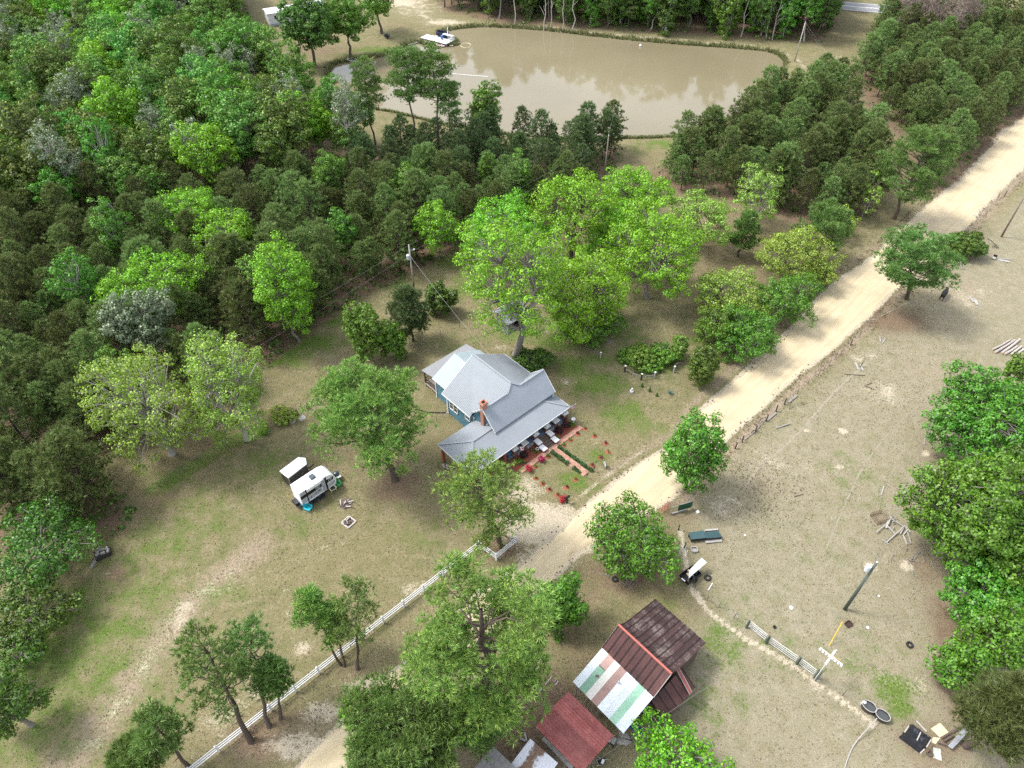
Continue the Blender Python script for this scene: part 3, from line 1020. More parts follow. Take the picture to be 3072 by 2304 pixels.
# ---- bark and foliage colours
BARK_PINE = mat_plain('bark_pine', (0.085, 0.066, 0.054), 0.95, 0, 0.35, 5, 0.1, 0.6)
BARK_GREY = mat_plain('bark_grey', (0.21, 0.19, 0.165), 0.95, 0, 0.35, 4, 0.1, 0.6)
BARK_DARK = mat_plain('bark_brown', (0.11, 0.09, 0.07), 0.95, 0, 0.35, 4, 0.1, 0.6)
BARK_PALE = mat_plain('bark_pale', (0.33, 0.31, 0.27), 0.95, 0, 0.3, 3, 0.1, 0.4)
LF_PINE_Y = mat_leaf('needles_young', (0.118, 0.180, 0.045), 0.03, 0.5, 0.3, tint=(0.20, 0.225, 0.082), objvar=0.8)
LF_PINE_D = mat_leaf('needles_shore', (0.090, 0.150, 0.050), 0.02, 0.5, 0.3, tint=(0.14, 0.19, 0.07), objvar=0.35)
LF_PINE_L = mat_leaf('needles_lime', (0.150, 0.275, 0.055), 0.02, 0.6, 0.28, tint=(0.31, 0.42, 0.09), objvar=0.15)
LF_PINE_M = mat_leaf('needles_mid', (0.105, 0.195, 0.042), 0.02, 0.6, 0.28, tint=(0.19, 0.29, 0.075), objvar=0.2)
LF_LIME = mat_leaf('leaf_lime', (0.138, 0.325, 0.012), 0.02, 0.42, 0.26, tint=(0.205, 0.42, 0.024), objvar=0.15)
LF_SPRING = mat_leaf('leaf_spring', (0.19, 0.305, 0.034), 0.02, 0.42, 0.26, tint=(0.29, 0.42, 0.07), objvar=0.15)
LF_GREEN = mat_leaf('leaf_green', (0.078, 0.190, 0.014), 0.025, 0.4, 0.26, tint=(0.115, 0.24, 0.02), objvar=0.25)
LF_DEEP = mat_leaf('leaf_deep', (0.058, 0.130, 0.014), 0.025, 0.5, 0.26, tint=(0.10, 0.19, 0.025), objvar=0.3)
LF_FOREST = mat_leaf('leaf_forest', (0.090, 0.185, 0.022), 0.05, 0.55, 0.26, tint=(0.16, 0.26, 0.04), objvar=0.8)
LF_GREY = mat_leaf('leaf_greygreen', (0.115, 0.165, 0.070), 0.02, 0.5, 0.3, tint=(0.22, 0.27, 0.15), objvar=0.3, spec=0.06)
LF_OLIVE = mat_leaf('leaf_olive', (0.10, 0.135, 0.035), 0.03, 0.5, 0.3, objvar=0.3)
LF_CEDAR = mat_leaf('leaf_cedar', (0.075, 0.135, 0.014), 0.02, 0.5, 0.2, objvar=0.1)
LF_BARE = mat_leaf('twig_reddish', (0.17, 0.115, 0.085), 0.02, 0.5, 0.1, objvar=0.2)
LF_RED = mat_leaf('bloom_crimson', (0.36, 0.02, 0.05), 0.02, 0.6, 0.2, tint=(0.5, 0.06, 0.1), objvar=0.1)
LF_MAROON = mat_leaf('leaf_maroon', (0.035, 0.012, 0.016), 0.02, 0.6, 0.15, tint=(0.07, 0.02, 0.025), objvar=0.1)
LF_BOX = mat_leaf('leaf_boxwood', (0.030, 0.075, 0.016), 0.015, 0.6, 0.2, tint=(0.05, 0.115, 0.025), objvar=0.1)
LF_WEED = mat_leaf('leaf_weed', (0.11, 0.22, 0.022), 0.02, 0.5, 0.3, tint=(0.19, 0.30, 0.04), objvar=0.1)

def plant(name, label, cat, data, bark, leafm, loc, rz=0.0, group=None, names=('trunk', 'crown')):
    TV, TF, LV, LF = data
    o = thing(name, label, cat, loc, rz, group)
    link(names[0], mesh_np(name + '_' + names[0], TV, TF, bark, True), o)
    link(names[1], mesh_np(name + '_' + names[1], LV, LF, leafm), o)
    if names[0] == 'stems':
        o.children[0]['kind'] = 'stuff'
    return o

HEROES = []       # (x, y, radius): no forest tree is set here
def crown_dims(cx, cy, hw, hh, clear):
    """crown radius, half-height, centre height and foot point from its outline in the survey picture"""
    zc = clear + 3
    for _ in range(8):
        c_ = D(cx, cy, zc)
        s_ = pxm(c_)
        R = hw / s_
        dep = math.atan2(CAM_H - zc, c_.y)
        hm = hh / s_
        ch = math.sqrt(max(hm * hm - (R * math.sin(dep)) ** 2, (0.38 * R) ** 2)) / math.cos(dep) if hm > R * math.sin(dep) else 0.4 * R
        ch = min(max(ch, 0.42 * R), 1.6 * R)
        zc = clear + ch
    return R, ch, zc, D(cx, cy, zc)

def seedof(cx, cy):
    return np.random.default_rng(int(cx * 7919 + cy * 104729) % (2 ** 31))

def T_broad(cx, cy, hw, hh, clear, mat, label, rc=0.8, nper=110, leaf=0.25, name='tree', cat='tree', group=None, bark=BARK_GREY, foot=None, **kw):
    R, ch, zc, c_ = crown_dims(cx, cy, hw, hh, clear)
    rg = seedof(cx, cy)
    if 'void' in kw:
        kw['void'] = [(Vector(a_) - Vector((c_.x, c_.y, 0)), Vector(b_) - Vector((c_.x, c_.y, 0)), r_) for a_, b_, r_ in kw['void']]
    data = broadleaf(rg, R, ch, zc, rc, nper, leaf, **kw)
    o = plant(name, label, cat, data, bark, mat, (c_.x, c_.y, gz(c_)), 0, group, ('trunk', 'crown') if cat == 'tree' else ('stems', 'foliage'))
    HEROES.append((c_.x, c_.y, R * (0.75 if clear < 5 else 0.6)))
    return o

def T_pine(cx, cy, hw, hh, clear, mat, label, h_extra=0.0, name='pine_tree', group=None, foot=None, **kw):
    R, ch, zc, c_ = crown_dims(cx, cy, hw, hh, clear)
    rg = seedof(cx, cy)
    h = zc + ch + h_extra
    base = (c_.x, c_.y)
    lean = (0, 0)
    if foot is not None:
        base = (foot.x, foot.y)
        lean = ((c_.x - foot.x) * h / zc, (c_.y - foot.y) * h / zc)
    cb = max(0.06, (zc - ch * 0.8) / h)
    data = pine_old(rg, h, R * 1.1, cb, kw.pop('trunk_r', 0.021 * h), lean=lean, **kw)
    o = plant(name, label, 'tree', data, BARK_PINE, mat, (base[0], base[1], gz(base)), 0, group)
    HEROES.append((base[0], base[1], R * 0.6))
    return o
# ---------------------------------------------------------------- the trees one can point at
T_pine(800, 905, 128, 112, 4.5, LF_PINE_L, 'broad lime-needled pine with forked trunk left of the grey roofed house', nbranch=62, puffs=7, tufts=15, puff=0.62, foot=D(854, 1036), trunk_r=0.42, prof_pow=0.42, up=0.12)
T_pine(1045, 1085, 98, 102, 3.0, LF_PINE_L, 'airy pine with pale bent limbs hanging over the carport roof corner', nbranch=38, puffs=5, tufts=10, puff=0.6, foot=D(1088, 1185), trunk_r=0.34, prof_pow=0.4, up=0.1, dead=9)
T_pine(1045, 1398, 142, 165, 5.0, LF_PINE_L, 'huge round pine with a star of bare limbs beside the sand road near the barn', nbranch=36, puffs=8, tufts=16, puff=0.75, nw=0.06, nb=11, trunk_r=0.6, prof_pow=0.12, up=0.0, dead=26, h_extra=-2.0, inner=0.5, tmax=0.8)
T_pine(865, 1600, 135, 120, 4.0, LF_PINE_M, 'dense grey-green pine in the foreground where the sand road leaves the picture', nbranch=60, puffs=8, tufts=16, puff=0.6, trunk_r=0.4, prof_pow=0.35, up=0.1)
T_pine(1030, 1555, 62, 60, 3.0, LF_PINE_M, 'small dark pine tucked between the two big pines by the sand road', nbranch=30, puffs=6, tufts=14, puff=0.55, trunk_r=0.22, up=0.1)
T_pine(466, 1455, 72, 82, 5.0, LF_PINE_M, 'fullest pine of the row along the white fence', nbranch=32, puffs=4, tufts=7, puff=0.45, foot=D(543, 1603), trunk_r=0.26, prof_pow=0.4, group='pines along the white fence')
T_pine(545, 1415, 46, 66, 5.0, LF_PINE_M, 'tall narrow pine right behind the fullest pine at the white fence', nbranch=26, puffs=3, tufts=6, puff=0.4, foot=D(582, 1571), trunk_r=0.2, prof_pow=0.4, group='pines along the white fence')
T_pine(592, 1468, 30, 50, 4.0, LF_PINE_M, 'slim pine with drooping thin crown just inside the white fence', nbranch=24, puffs=4, tufts=9, puff=0.42, foot=D(605, 1554), trunk_r=0.16, prof_pow=0.5, group='pines along the white fence')
T_pine(352, 1585, 46, 62, 4.0, LF_PINE_M, 'leaning pine at the lower end of the white fence', nbranch=26, puffs=4, tufts=7, puff=0.42, foot=D(408, 1657), trunk_r=0.2, prof_pow=0.4, group='pines along the white fence')
T_pine(300, 1645, 48, 40, 3.5, LF_PINE_M, 'pine cut off by the bottom edge left of the white fence', nbranch=32, puffs=5, tufts=13, puff=0.5, trunk_r=0.2, prof_pow=0.4, group='pines along the white fence')
T_pine(768, 1325, 46, 74, 4.0, LF_PINE_M, 'slender straight pine standing closest to the middle of the white fence', nbranch=24, puffs=3, tufts=5, puff=0.38, foot=D(772, 1446), trunk_r=0.17, prof_pow=0.5, group='pines along the white fence')
T_pine(722, 1350, 30, 88, 3.0, LF_PINE_L, 'thin sparse pine sharing its foot with a leaning neighbour at the white fence', nbranch=26, puffs=3, tufts=8, puff=0.4, foot=D(744, 1441), trunk_r=0.13, prof_pow=0.6, group='pines along the white fence')
T_pine(676, 1318, 28, 58, 5.0, LF_PINE_L, 'left-leaning pine with tufted top inside the white fence', nbranch=22, puffs=3, tufts=9, puff=0.42, foot=D(738, 1438), trunk_r=0.13, prof_pow=0.6, group='pines along the white fence')
T_pine(1972, 580, 84, 76, 2.6, LF_PINE_M, 'solitary spreading pine on the pasture side of the sand road', nbranch=52, puffs=6, tufts=15, puff=0.6, trunk_r=0.3, prof_pow=0.4, foot=D(1958, 645))
T_pine(1975, 372, 72, 80, 2.5, LF_PINE_M, 'large pale-tipped pine at the edge of the stand beside the sand road', nbranch=54, puffs=6, tufts=15, puff=0.6, trunk_r=0.3, prof_pow=0.38)
T_pine(2168, 1545, 66, 112, 3.0, mat_leaf('needles_olive', (0.10, 0.115, 0.034), 0.02, 0.5, 0.25, objvar=0.1), 'olive pine at the lower right corner of the pasture', nbranch=56, puffs=7, tufts=15, puff=0.6, trunk_r=0.3, prof_pow=0.4)
T_pine(1785, 500, 56, 52, 1.5, LF_PINE_M, 'bushy young pine with two leaders at the road end of the orchard', nbranch=36, puffs=5, tufts=14, puff=0.5, trunk_r=0.16)
T_pine(1608, 505, 30, 58, 0.8, LF_PINE_M, 'narrow conical young pine standing alone between the bright orchard trees', nbranch=34, puffs=4, tufts=13, puff=0.42, trunk_r=0.14, prof_pow=0.7)
T_pine(885, 680, 42, 66, 0.6, LF_PINE_D, 'dark conical pine below the transformer pole behind the house', nbranch=40, puffs=5, tufts=14, puff=0.45, trunk_r=0.16, prof_pow=0.7)
# group of old pines on the near pond bank
T_pine(880, 175, 42, 52, 11, LF_PINE_M, 'tall old pine with domed crown left in the group on the pond bank', nbranch=34, puffs=6, tufts=14, puff=0.7, trunk_r=0.26, prof_pow=0.3, nl=0.45, nw=0.07, group='old pines on the pond bank')
T_pine(938, 178, 44, 54, 11, LF_PINE_M, 'tallest old pine on the near pond bank, trunks bare against the water', nbranch=34, puffs=6, tufts=14, puff=0.7, trunk_r=0.26, prof_pow=0.3, nl=0.45, nw=0.07, group='old pines on the pond bank')
T_pine(968, 225, 26, 36, 9, LF_PINE_M, 'thin old pine at the right end of the group on the pond bank', nbranch=22, puffs=4, tufts=10, puff=0.6, trunk_r=0.2, prof_pow=0.4, nl=0.45, nw=0.07, group='old pines on the pond bank')
T_pine(792, 195, 34, 48, 8, LF_PINE_M, 'rounded pine in front of the pond left of the old pine group', nbranch=30, puffs=5, tufts=13, puff=0.65, trunk_r=0.22, prof_pow=0.4, nl=0.45, nw=0.07, group='old pines on the pond bank')

# the bright orchard trees behind and beside the house
ORCH = 'bright green orchard trees'
_th = G(1534, 985, 6.5)
T_broad(1112, 595, 122, 132, 6.4, LF_LIME, 'tall lime-green pecan holding the treehouse in its fork', rc=0.85, nper=77, leaf=0.273, group=ORCH, fill=0.62, shell=0.62, forkf=0.42, trunk_r=0.5, low=-0.9, twigs=4, name='pecan_tree', void=[(_th + Vector((0.3, 0.5, -0.5)), _th + Vector((0.2, -7, 8)), 1.0)])
T_broad(1262, 632, 104, 98, 1.2, LF_LIME, 'dense lime-green pecan right beside the treehouse tree', rc=0.85, nper=96, leaf=0.273, group=ORCH, fill=0.95, trunk_r=0.4, name='pecan_tree')
T_broad(1240, 458, 92, 88, 2.4, LF_LIME, 'lime-green pecan with open dark forked trunk, highest in the orchard', rc=0.85, nper=85, leaf=0.284, group=ORCH, fill=0.72, shell=0.55, trunk_r=0.36, name='pecan_tree', bark=BARK_DARK)
T_broad(1092, 500, 86, 76, 1.6, LF_LIME, 'lime-green pecan at the left edge of the orchard beside the power line', rc=0.85, nper=88, leaf=0.284, group=ORCH, fill=0.85, trunk_r=0.32, name='pecan_tree')
T_broad(1335, 500, 74, 62, 1.4, LF_LIME, 'lime-green pecan in the heart of the orchard, crown touching its neighbours', rc=0.85, nper=95, leaf=0.28, group=ORCH, fill=0.85, trunk_r=0.26, name='pecan_tree')
T_broad(1372, 420, 76, 62, 1.4, LF_LIME, 'round lime-green tree near the plain wooden pole', rc=0.85, nper=92, leaf=0.284, group=ORCH, fill=0.9, trunk_r=0.26, name='pecan_tree')
T_broad(1416, 545, 104, 100, 1.8, LF_LIME, 'wide lime-green pecan with a long bare side limb mid orchard', rc=0.85, nper=85, leaf=0.284, group=ORCH, fill=0.78, shell=0.5, trunk_r=0.34, name='pecan_tree')
T_broad(1515, 470, 72, 54, 1.8, LF_SPRING, 'yellow-green pecan with arching lower limbs and clear trunk', rc=0.7, nper=64, leaf=0.252, group=ORCH, fill=0.75, shell=0.55, trunk_r=0.22, name='pecan_tree', bark=BARK_DARK)
T_broad(1638, 420, 52, 56, 2.0, LF_SPRING, 'sparse yellow-green tree with twiggy crown against dark pines', rc=0.55, nper=42, leaf=0.252, fill=0.5, shell=0.6, trunk_r=0.16, name='spring_tree', rag=0.35)
T_broad(1718, 552, 84, 64, 0.8, LF_SPRING, 'yellow-green tree by the road end of the orchard', rc=0.75, nper=77, leaf=0.252, fill=0.9, trunk_r=0.2, name='spring_tree')
T_broad(1880, 425, 30, 38, 1.2, LF_SPRING, 'little half-bare yellow-green tree in the gap of the right pine stand', rc=0.5, nper=33, leaf=0.252, fill=0.4, shell=0.55, trunk_r=0.1, name='spring_tree', rag=0.4)
T_broad(1820, 480, 38, 30, 1.0, LF_SPRING, 'pale yellow-green sapling half hidden behind young pines', rc=0.55, nper=46, leaf=0.252, fill=0.6, trunk_r=0.1, name='spring_tree')
T_broad(1578, 640, 80, 64, 0.6, LF_SPRING, 'yellow-green tree topping the hedgerow left of the sand road', rc=0.75, nper=80, leaf=0.252, fill=0.95, trunk_r=0.2, name='hedgerow_tree', group='hedgerow left of the sand road')
T_broad(1700, 645, 66, 56, 0.6, LF_GREEN, 'mid-green tree with bare grey twigs in the hedgerow by the sand road', rc=0.7, nper=77, leaf=0.252, fill=0.95, trunk_r=0.16, name='hedgerow_tree', group='hedgerow left of the sand road')
T_broad(1620, 722, 66, 58, 0.3, LF_GREEN, 'low spreading green tree in the middle of the hedgerow', rc=0.7, nper=80, leaf=0.252, fill=1.0, trunk_r=0.14, name='hedgerow_tree', group='hedgerow left of the sand road', trunks=3)
T_broad(1545, 705, 48, 46, 0.3, LF_GREEN, 'green thicket at the orchard side of the hedgerow', rc=0.65, nper=73, leaf=0.252, fill=1.0, trunk_r=0.1, name='hedgerow_tree', group='hedgerow left of the sand road', trunks=3)
T_broad(1768, 590, 36, 32, 0.6, LF_SPRING, 'small round yellow-green tree where hedgerow meets the sand road', rc=0.6, nper=68, leaf=0.252, fill=1.0, trunk_r=0.1, name='hedgerow_tree', group='hedgerow left of the sand road')
T_broad(1520, 790, 33, 44, 0.0, LF_CEDAR, 'compact dark green cedar bush at the foot of the hedgerow', rc=0.4, nper=68, leaf=0.210, fill=1.2, shell=0.3, trunk_r=0.1, name='cedar_bush', cat='bush', rag=0.12)
T_broad(1275, 695, 66, 42, 0.0, LF_GREEN, 'dense green thicket under the orchard pecans', rc=0.7, nper=92, leaf=0.252, fill=1.1, trunk_r=0.1, name='thicket', cat='bush', trunks=3)
T_broad(1148, 778, 42, 26, 0.0, LF_DEEP, 'dark shrub pressed against the rear corner of the house', rc=0.5, nper=85, leaf=0.252, fill=1.1, trunk_r=0.06, name='shrub', cat='bush', trunks=3)
T_broad(950, 646, 31, 36, 0.0, LF_DEEP, 'rounded dark green shrub behind the house near the transformer pole', rc=0.55, nper=100, leaf=0.273, fill=1.1, trunk_r=0.08, name='shrub', cat='bush', trunks=3)
T_broad(792, 716, 46, 66, 0.8, LF_GREEN, 'upright bright green tree behind the house, left of the dark pine', rc=0.6, nper=88, leaf=0.252, fill=1.0, trunk_r=0.14, name='yard_tree')
T_broad(848, 738, 30, 38, 0.4, LF_GREEN, 'smaller green tree joined to the upright bright tree behind the house', rc=0.55, nper=88, leaf=0.273, fill=1.0, trunk_r=0.1, name='yard_tree')
# shrubs in the fenced corner plot
for (x, y, a, b_, l_) in [(1385, 770, 34, 25, 'leafy shrub filling the left of the small fenced plot'), (1430, 765, 30, 25, 'yellow-tipped shrub in the middle of the small fenced plot'),
                          (1468, 752, 18, 28, 'upright bright shrub at the right corner of the small fenced plot'), (1410, 790, 26, 17, 'low shrub behind the plank corner of the small fenced plot'),
                          (1352, 768, 20, 16, 'low dull green shrub at the far left of the small fenced plot')]:
    T_broad(x, y, a, b_, 0.0, LF_WEED, l_, rc=0.42, nper=73, leaf=0.252, fill=1.0, trunk_r=0.05, name='plot_shrub', cat='bush', trunks=3, group='shrubs of the fenced plot')

# trees on the pasture side of the road and round the barn
T_broad(1500, 975, 70, 84, 1.6, LF_GREEN, 'young deep green maple standing where the pasture fence meets the road', rc=0.6, nper=54, leaf=0.304, fill=0.85, shell=0.35, trunk_r=0.15, name='maple_tree', bark=BARK_DARK)
T_broad(1366, 1165, 98, 92, 0.6, LF_GREEN, 'broad low green tree with dead side limbs between road and feed trough', rc=0.68, nper=64, leaf=0.284, fill=0.85, trunk_r=0.22, name='oak_tree', trunks=3)
T_broad(1208, 1308, 52, 62, 0.0, LF_GREEN, 'vine-covered green bush between the huge pine and the barn', rc=0.55, nper=85, leaf=0.273, fill=1.0, trunk_r=0.1, name='vine_bush', cat='bush', trunks=3)
T_broad(1460, 1648, 108, 66, 1.4, LF_LIME, 'bright leafy tree rising from the bottom edge right of the red carport', rc=0.62, nper=64, leaf=0.273, fill=0.85, trunk_r=0.2, name='oak_tree')
T_broad(775, 1540, 40, 46, 0.8, LF_LIME, 'light green sapling against the sand road left of the grey-green pine', rc=0.5, nper=54, leaf=0.273, fill=0.7, trunk_r=0.08, name='sapling')
T_broad(2085, 528, 44, 32, 0.0, LF_CEDAR, 'wind-swept green shrub beside the solitary pasture pine', rc=0.45, nper=85, leaf=0.221, fill=1.1, trunk_r=0.08, name='shrub', cat='bush', trunks=3)
OAK = 'oaks along the right edge of the pasture'
T_broad(2140, 905, 122, 106, 1.2, LF_GREEN, 'big rounded oak, second from the top along the right pasture edge', rc=0.75, nper=96, leaf=0.304, fill=1.0, trunk_r=0.4, name='oak_tree', group=OAK)
T_broad(2112, 1105, 132, 138, 1.2, LF_GREEN, 'largest rounded oak, bulging out over the right pasture edge', rc=0.78, nper=100, leaf=0.304, fill=1.0, trunk_r=0.45, name='oak_tree', group=OAK)
T_broad(2195, 1235, 70, 100, 1.2, LF_GREEN, 'bright oak cut by the right edge below the largest oak', rc=0.75, nper=92, leaf=0.304, fill=1.0, trunk_r=0.35, name='oak_tree', group=OAK)
T_broad(2075, 1438, 48, 68, 0.8, LF_GREEN, 'small oak standing forward at the lower right pasture edge', rc=0.65, nper=85, leaf=0.284, fill=1.0, trunk_r=0.18, name='oak_tree', group=OAK)
T_broad(2135, 1290, 84, 78, 1.0, LF_GREEN, 'wide oak filling the gap under the largest oak', rc=0.75, nper=96, leaf=0.304, fill=1.0, trunk_r=0.3, name='oak_tree', group=OAK)
T_broad(2158, 1385, 70, 76, 1.0, LF_GREEN, 'oak between the small forward oak and the olive pine', rc=0.7, nper=85, leaf=0.284, fill=1.0, trunk_r=0.25, name='oak_tree', group=OAK)
T_broad(2200, 795, 26, 40, 1.5, LF_GREEN, 'top oak at the right edge, reaching over the stacked logs', rc=0.55, nper=77, leaf=0.284, fill=0.8, trunk_r=0.2, name='oak_tree', group=OAK)
T_broad(2260, 1020, 80, 120, 1.2, LF_DEEP, 'shaded oak behind the largest oak at the right edge', rc=0.8, nper=85, leaf=0.304, fill=1.0, trunk_r=0.4, name='oak_tree', group=OAK)

# trees of the left woodland edge
T_broad(318, 880, 110, 122, 1.2, LF_SPRING, 'spring-green pecan with pale grey limbs, left of the pair beside the lawn', rc=0.75, nper=64, leaf=0.263, fill=0.72, shell=0.55, trunk_r=0.4, name='pecan_tree', bark=BARK_PALE, twigs=5)
T_broad(492, 838, 90, 122, 1.2, LF_SPRING, 'spring-green pecan with pale grey limbs, right of the pair beside the lawn', rc=0.75, nper=64, leaf=0.263, fill=0.72, shell=0.55, trunk_r=0.4, name='pecan_tree', bark=BARK_PALE, twigs=5)
T_broad(296, 690, 74, 72, 4.0, LF_GREY, 'silvery grey-green tree in front of the bright poplar at the wood edge', rc=0.65, nper=85, leaf=0.273, fill=0.8, trunk_r=0.2, name='silver_tree', bark=BARK_PALE, twigs=4)
T_broad(322, 618, 108, 78, 5.0, LF_LIME, 'bright yellow-green poplar rising behind the silvery tree', rc=0.85, nper=88, leaf=0.273, fill=0.9, trunk_r=0.3, name='poplar_tree')
T_broad(614, 622, 70, 98, 2.5, LF_LIME, 'tall lime-green tree at the wood edge above the bright grass strip', rc=0.75, nper=88, leaf=0.263, fill=0.95, trunk_r=0.25, name='poplar_tree')
T_broad(408, 450, 68, 46, 6.0, LF_LIME, 'flat-topped lime tree, upper of the two glowing among dark pines', rc=0.8, nper=88, leaf=0.273, fill=0.95, trunk_r=0.25, name='poplar_tree')
T_broad(484, 498, 62, 46, 5.5, LF_LIME, 'rounded lime tree, lower of the two glowing among dark pines', rc=0.8, nper=88, leaf=0.273, fill=0.95, trunk_r=0.25, name='poplar_tree')
T_broad(942, 490, 46, 52, 2.0, LF_LIME, 'single lime-green tree in the pine edge above the power line', rc=0.7, nper=77, leaf=0.263, fill=0.85, trunk_r=0.18, name='poplar_tree')
T_broad(1050, 228, 30, 58, 5.0, LF_GREEN, 'tall narrow bright green tree standing against the pond', rc=0.8, nper=77, leaf=0.399, fill=1.0, trunk_r=0.2, name='sweetgum_tree')
T_broad(85, 1180, 110, 90, 2.0, LF_DEEP, 'wide dark green tree at the left edge of the lawn', rc=0.8, nper=96, leaf=0.284, fill=0.95, trunk_r=0.35, name='edge_tree', group='trees at the left edge of the lawn')
T_broad(58, 1320, 92, 62, 1.2, LF_DEEP, 'yellowish-topped tree below the wide dark tree at the left edge', rc=0.75, nper=92, leaf=0.284, fill=0.95, trunk_r=0.25, name='edge_tree', group='trees at the left edge of the lawn')
T_broad(28, 1415, 70, 62, 1.2, LF_DEEP, 'shadowy tree in the middle of the left edge row', rc=0.75, nper=92, leaf=0.284, fill=0.95, trunk_r=0.25, name='edge_tree', group='trees at the left edge of the lawn')
T_broad(10, 1520, 62, 72, 1.0, LF_DEEP, 'lowest dark tree of the left edge row', rc=0.7, nper=88, leaf=0.263, fill=0.95, trunk_r=0.22, name='edge_tree', group='trees at the left edge of the lawn')
# the far homestead left of the pond
T_broad(662, 52, 56, 62, 3.0, LF_DEEP, 'dark spreading oak hiding the white mobile home beyond the pond', rc=1.0, nper=92, leaf=0.441, fill=0.95, trunk_r=0.4, name='far_oak', group='oaks of the far homestead', bark=BARK_DARK)
T_broad(745, 42, 50, 50, 3.0, LF_GREEN, 'rounded oak nearest the pond lawn of the far homestead', rc=1.0, nper=92, leaf=0.441, fill=0.95, trunk_r=0.35, name='far_oak', group='oaks of the far homestead', bark=BARK_DARK)
T_broad(815, -2, 44, 36, 4.0, LF_GREEN, 'oak cut by the top edge right of the far homestead', rc=1.0, nper=77, leaf=0.441, fill=0.8, trunk_r=0.35, name='far_oak', group='oaks of the far homestead', bark=BARK_DARK)

# ---------------------------------------------------------------- woodland
print('hero trees', len(bpy.data.objects))
def poisson(poly, step, rg):
    pl = np.array([xy(D(*p)) for p in poly])
    x0, y0 = pl.min(0)
    x1, y1 = pl.max(0)
    pts = []
    row = 0
    y = y0
    while y < y1:
        x = x0 + (row % 2) * step / 2
        while x < x1:
            pts.append((x + rg.normal() * step * 0.3, y + rg.normal() * step * 0.3))
            x += step
        y += step * 0.866
        row += 1
    pts = np.array(pts)
    d, ins = seg_dist(pts, pl)
    pts = pts[ins & (d > 0.6)]
    # only what the picture, or one taken a step aside, could show
    dep = pts[:, 1] * _S + CAM_H * _S - 5
    u = np.abs(pts[:, 0]) / dep
    pts = pts[(u < 0.765) & (pts[:, 1] < 226)]
    dr, inr = seg_dist(pts, ROAD_POLY)
    pts = pts[~inr & (dr > 2.2)]
    if len(pts):
        dp, inp = seg_dist(pts, POND)
        pts = pts[~inp & (dp > 1.5)]
    keep = [not any((p[0] - h[0]) ** 2 + (p[1] - h[1]) ** 2 < h[2] ** 2 for h in HEROES) for p in pts]
    return pts[np.array(keep, bool)] if len(pts) else pts

rgw = np.random.default_rng(42)
def variants(fn, n, seed):
    return [fn(np.random.default_rng(seed + i)) for i in range(n)]
PY = variants(lambda r_: pine_young(r_, 9.0, r_.uniform(2.3, 2.9), r_.uniform(0.12, 0.25), 8, 11, 0.46, 0.085), 6, 100)
PT_ = variants(lambda r_: pine_old(r_, 15.0, 3.0, 0.22, 0.2, 38, 5, 12, 9, 0.5, 0.08, 0.6), 3, 160)
FB = variants(lambda r_: broadleaf(r_, 3.7, 4.4, 9.0, 0.85, 95, 0.32, 0.9, trunk_r=0.2, nl=5), 5, 200)
FT = variants(lambda r_: broadleaf(r_, 2.5, 5.4, 8.6, 0.75, 80, 0.32, 0.85, trunk_r=0.18, nl=4, rag=0.3), 3, 230)
FW = variants(lambda r_: broadleaf(r_, 3.3, 6.6, 7.4, 0.9, 95, 0.36, 0.85, trunk_r=0.2, nl=6, low=-0.98, twigs=2, rag=0.3), 3, 320)
FA = variants(lambda r_: broadleaf(r_, 2.6, 3.8, 10.0, 0.7, 50, 0.26, 0.7, shell=0.3, trunk_r=0.17, nl=5, twigs=5, rag=0.3), 3, 260)
BR = variants(lambda r_: broadleaf(r_, 2.4, 3.2, 7.0, 0.7, 40, 0.30, 0.9, shell=0.2, trunk_r=0.12, nl=5, twigs=7, aspect=0.16), 2, 280)
def meshes(vs, nm, bark, leafm):
    return [(mesh_np(nm + '_trunk', v[0], v[1], bark, True), mesh_np(nm + '_crown', v[2], v[3], leafm)) for v in vs]
M_PY = meshes(PY, 'young_pine', BARK_PINE, LF_PINE_Y)
M_PS = [(a_, b_, LF_PINE_D) for a_, b_ in M_PY]      # the same crowns in another green, set per object
M_PT = meshes(PT_, 'tall_pine', BARK_PINE, LF_PINE_M)
M_FB = meshes(FB, 'wood_tree', BARK_GREY, LF_FOREST)
M_FT = meshes(FT, 'slim_wood_tree', BARK_PALE, LF_FOREST)
M_FW = meshes(FW, 'bank_tree', BARK_PALE, LF_GREEN)
M_FA = meshes(FA, 'airy_tree', BARK_PALE, LF_GREY)
M_BR = meshes(BR, 'bare_tree', BARK_GREY, LF_BARE)
def swap(ms, leafm):
    return [(m_[0], m_[1], leafm) for m_ in ms]
M_FL = swap(M_FB, LF_LIME)
M_FG = swap(M_FB + M_FT, LF_GREEN)
M_FD = swap(M_FW, LF_DEEP)

def stand_tree(name, label, group, ms, p, sc, rg):
    t_, c_, *mo = ms[int(rg.integers(len(ms)))]
    o = thing(name, label, 'tree', (p[0], p[1], gz(p)), rg.uniform(0, 6.28), group)
    s_ = sc * rg.choice([rg.uniform(0.72, 1.0), rg.uniform(0.95, 1.28)])
    o.scale = (s_ * rg.uniform(0.92, 1.1), s_ * rg.uniform(0.92, 1.1), s_)
    o.rotation_euler[0] = rg.normal() * 0.03
    o.rotation_euler[1] = rg.normal() * 0.03
    link('trunk', t_, o)
    cr = link('crown', c_, o)
    if mo:
        cr.material_slots[0].link = 'OBJECT'
        cr.material_slots[0].material = mo[0]
    return o

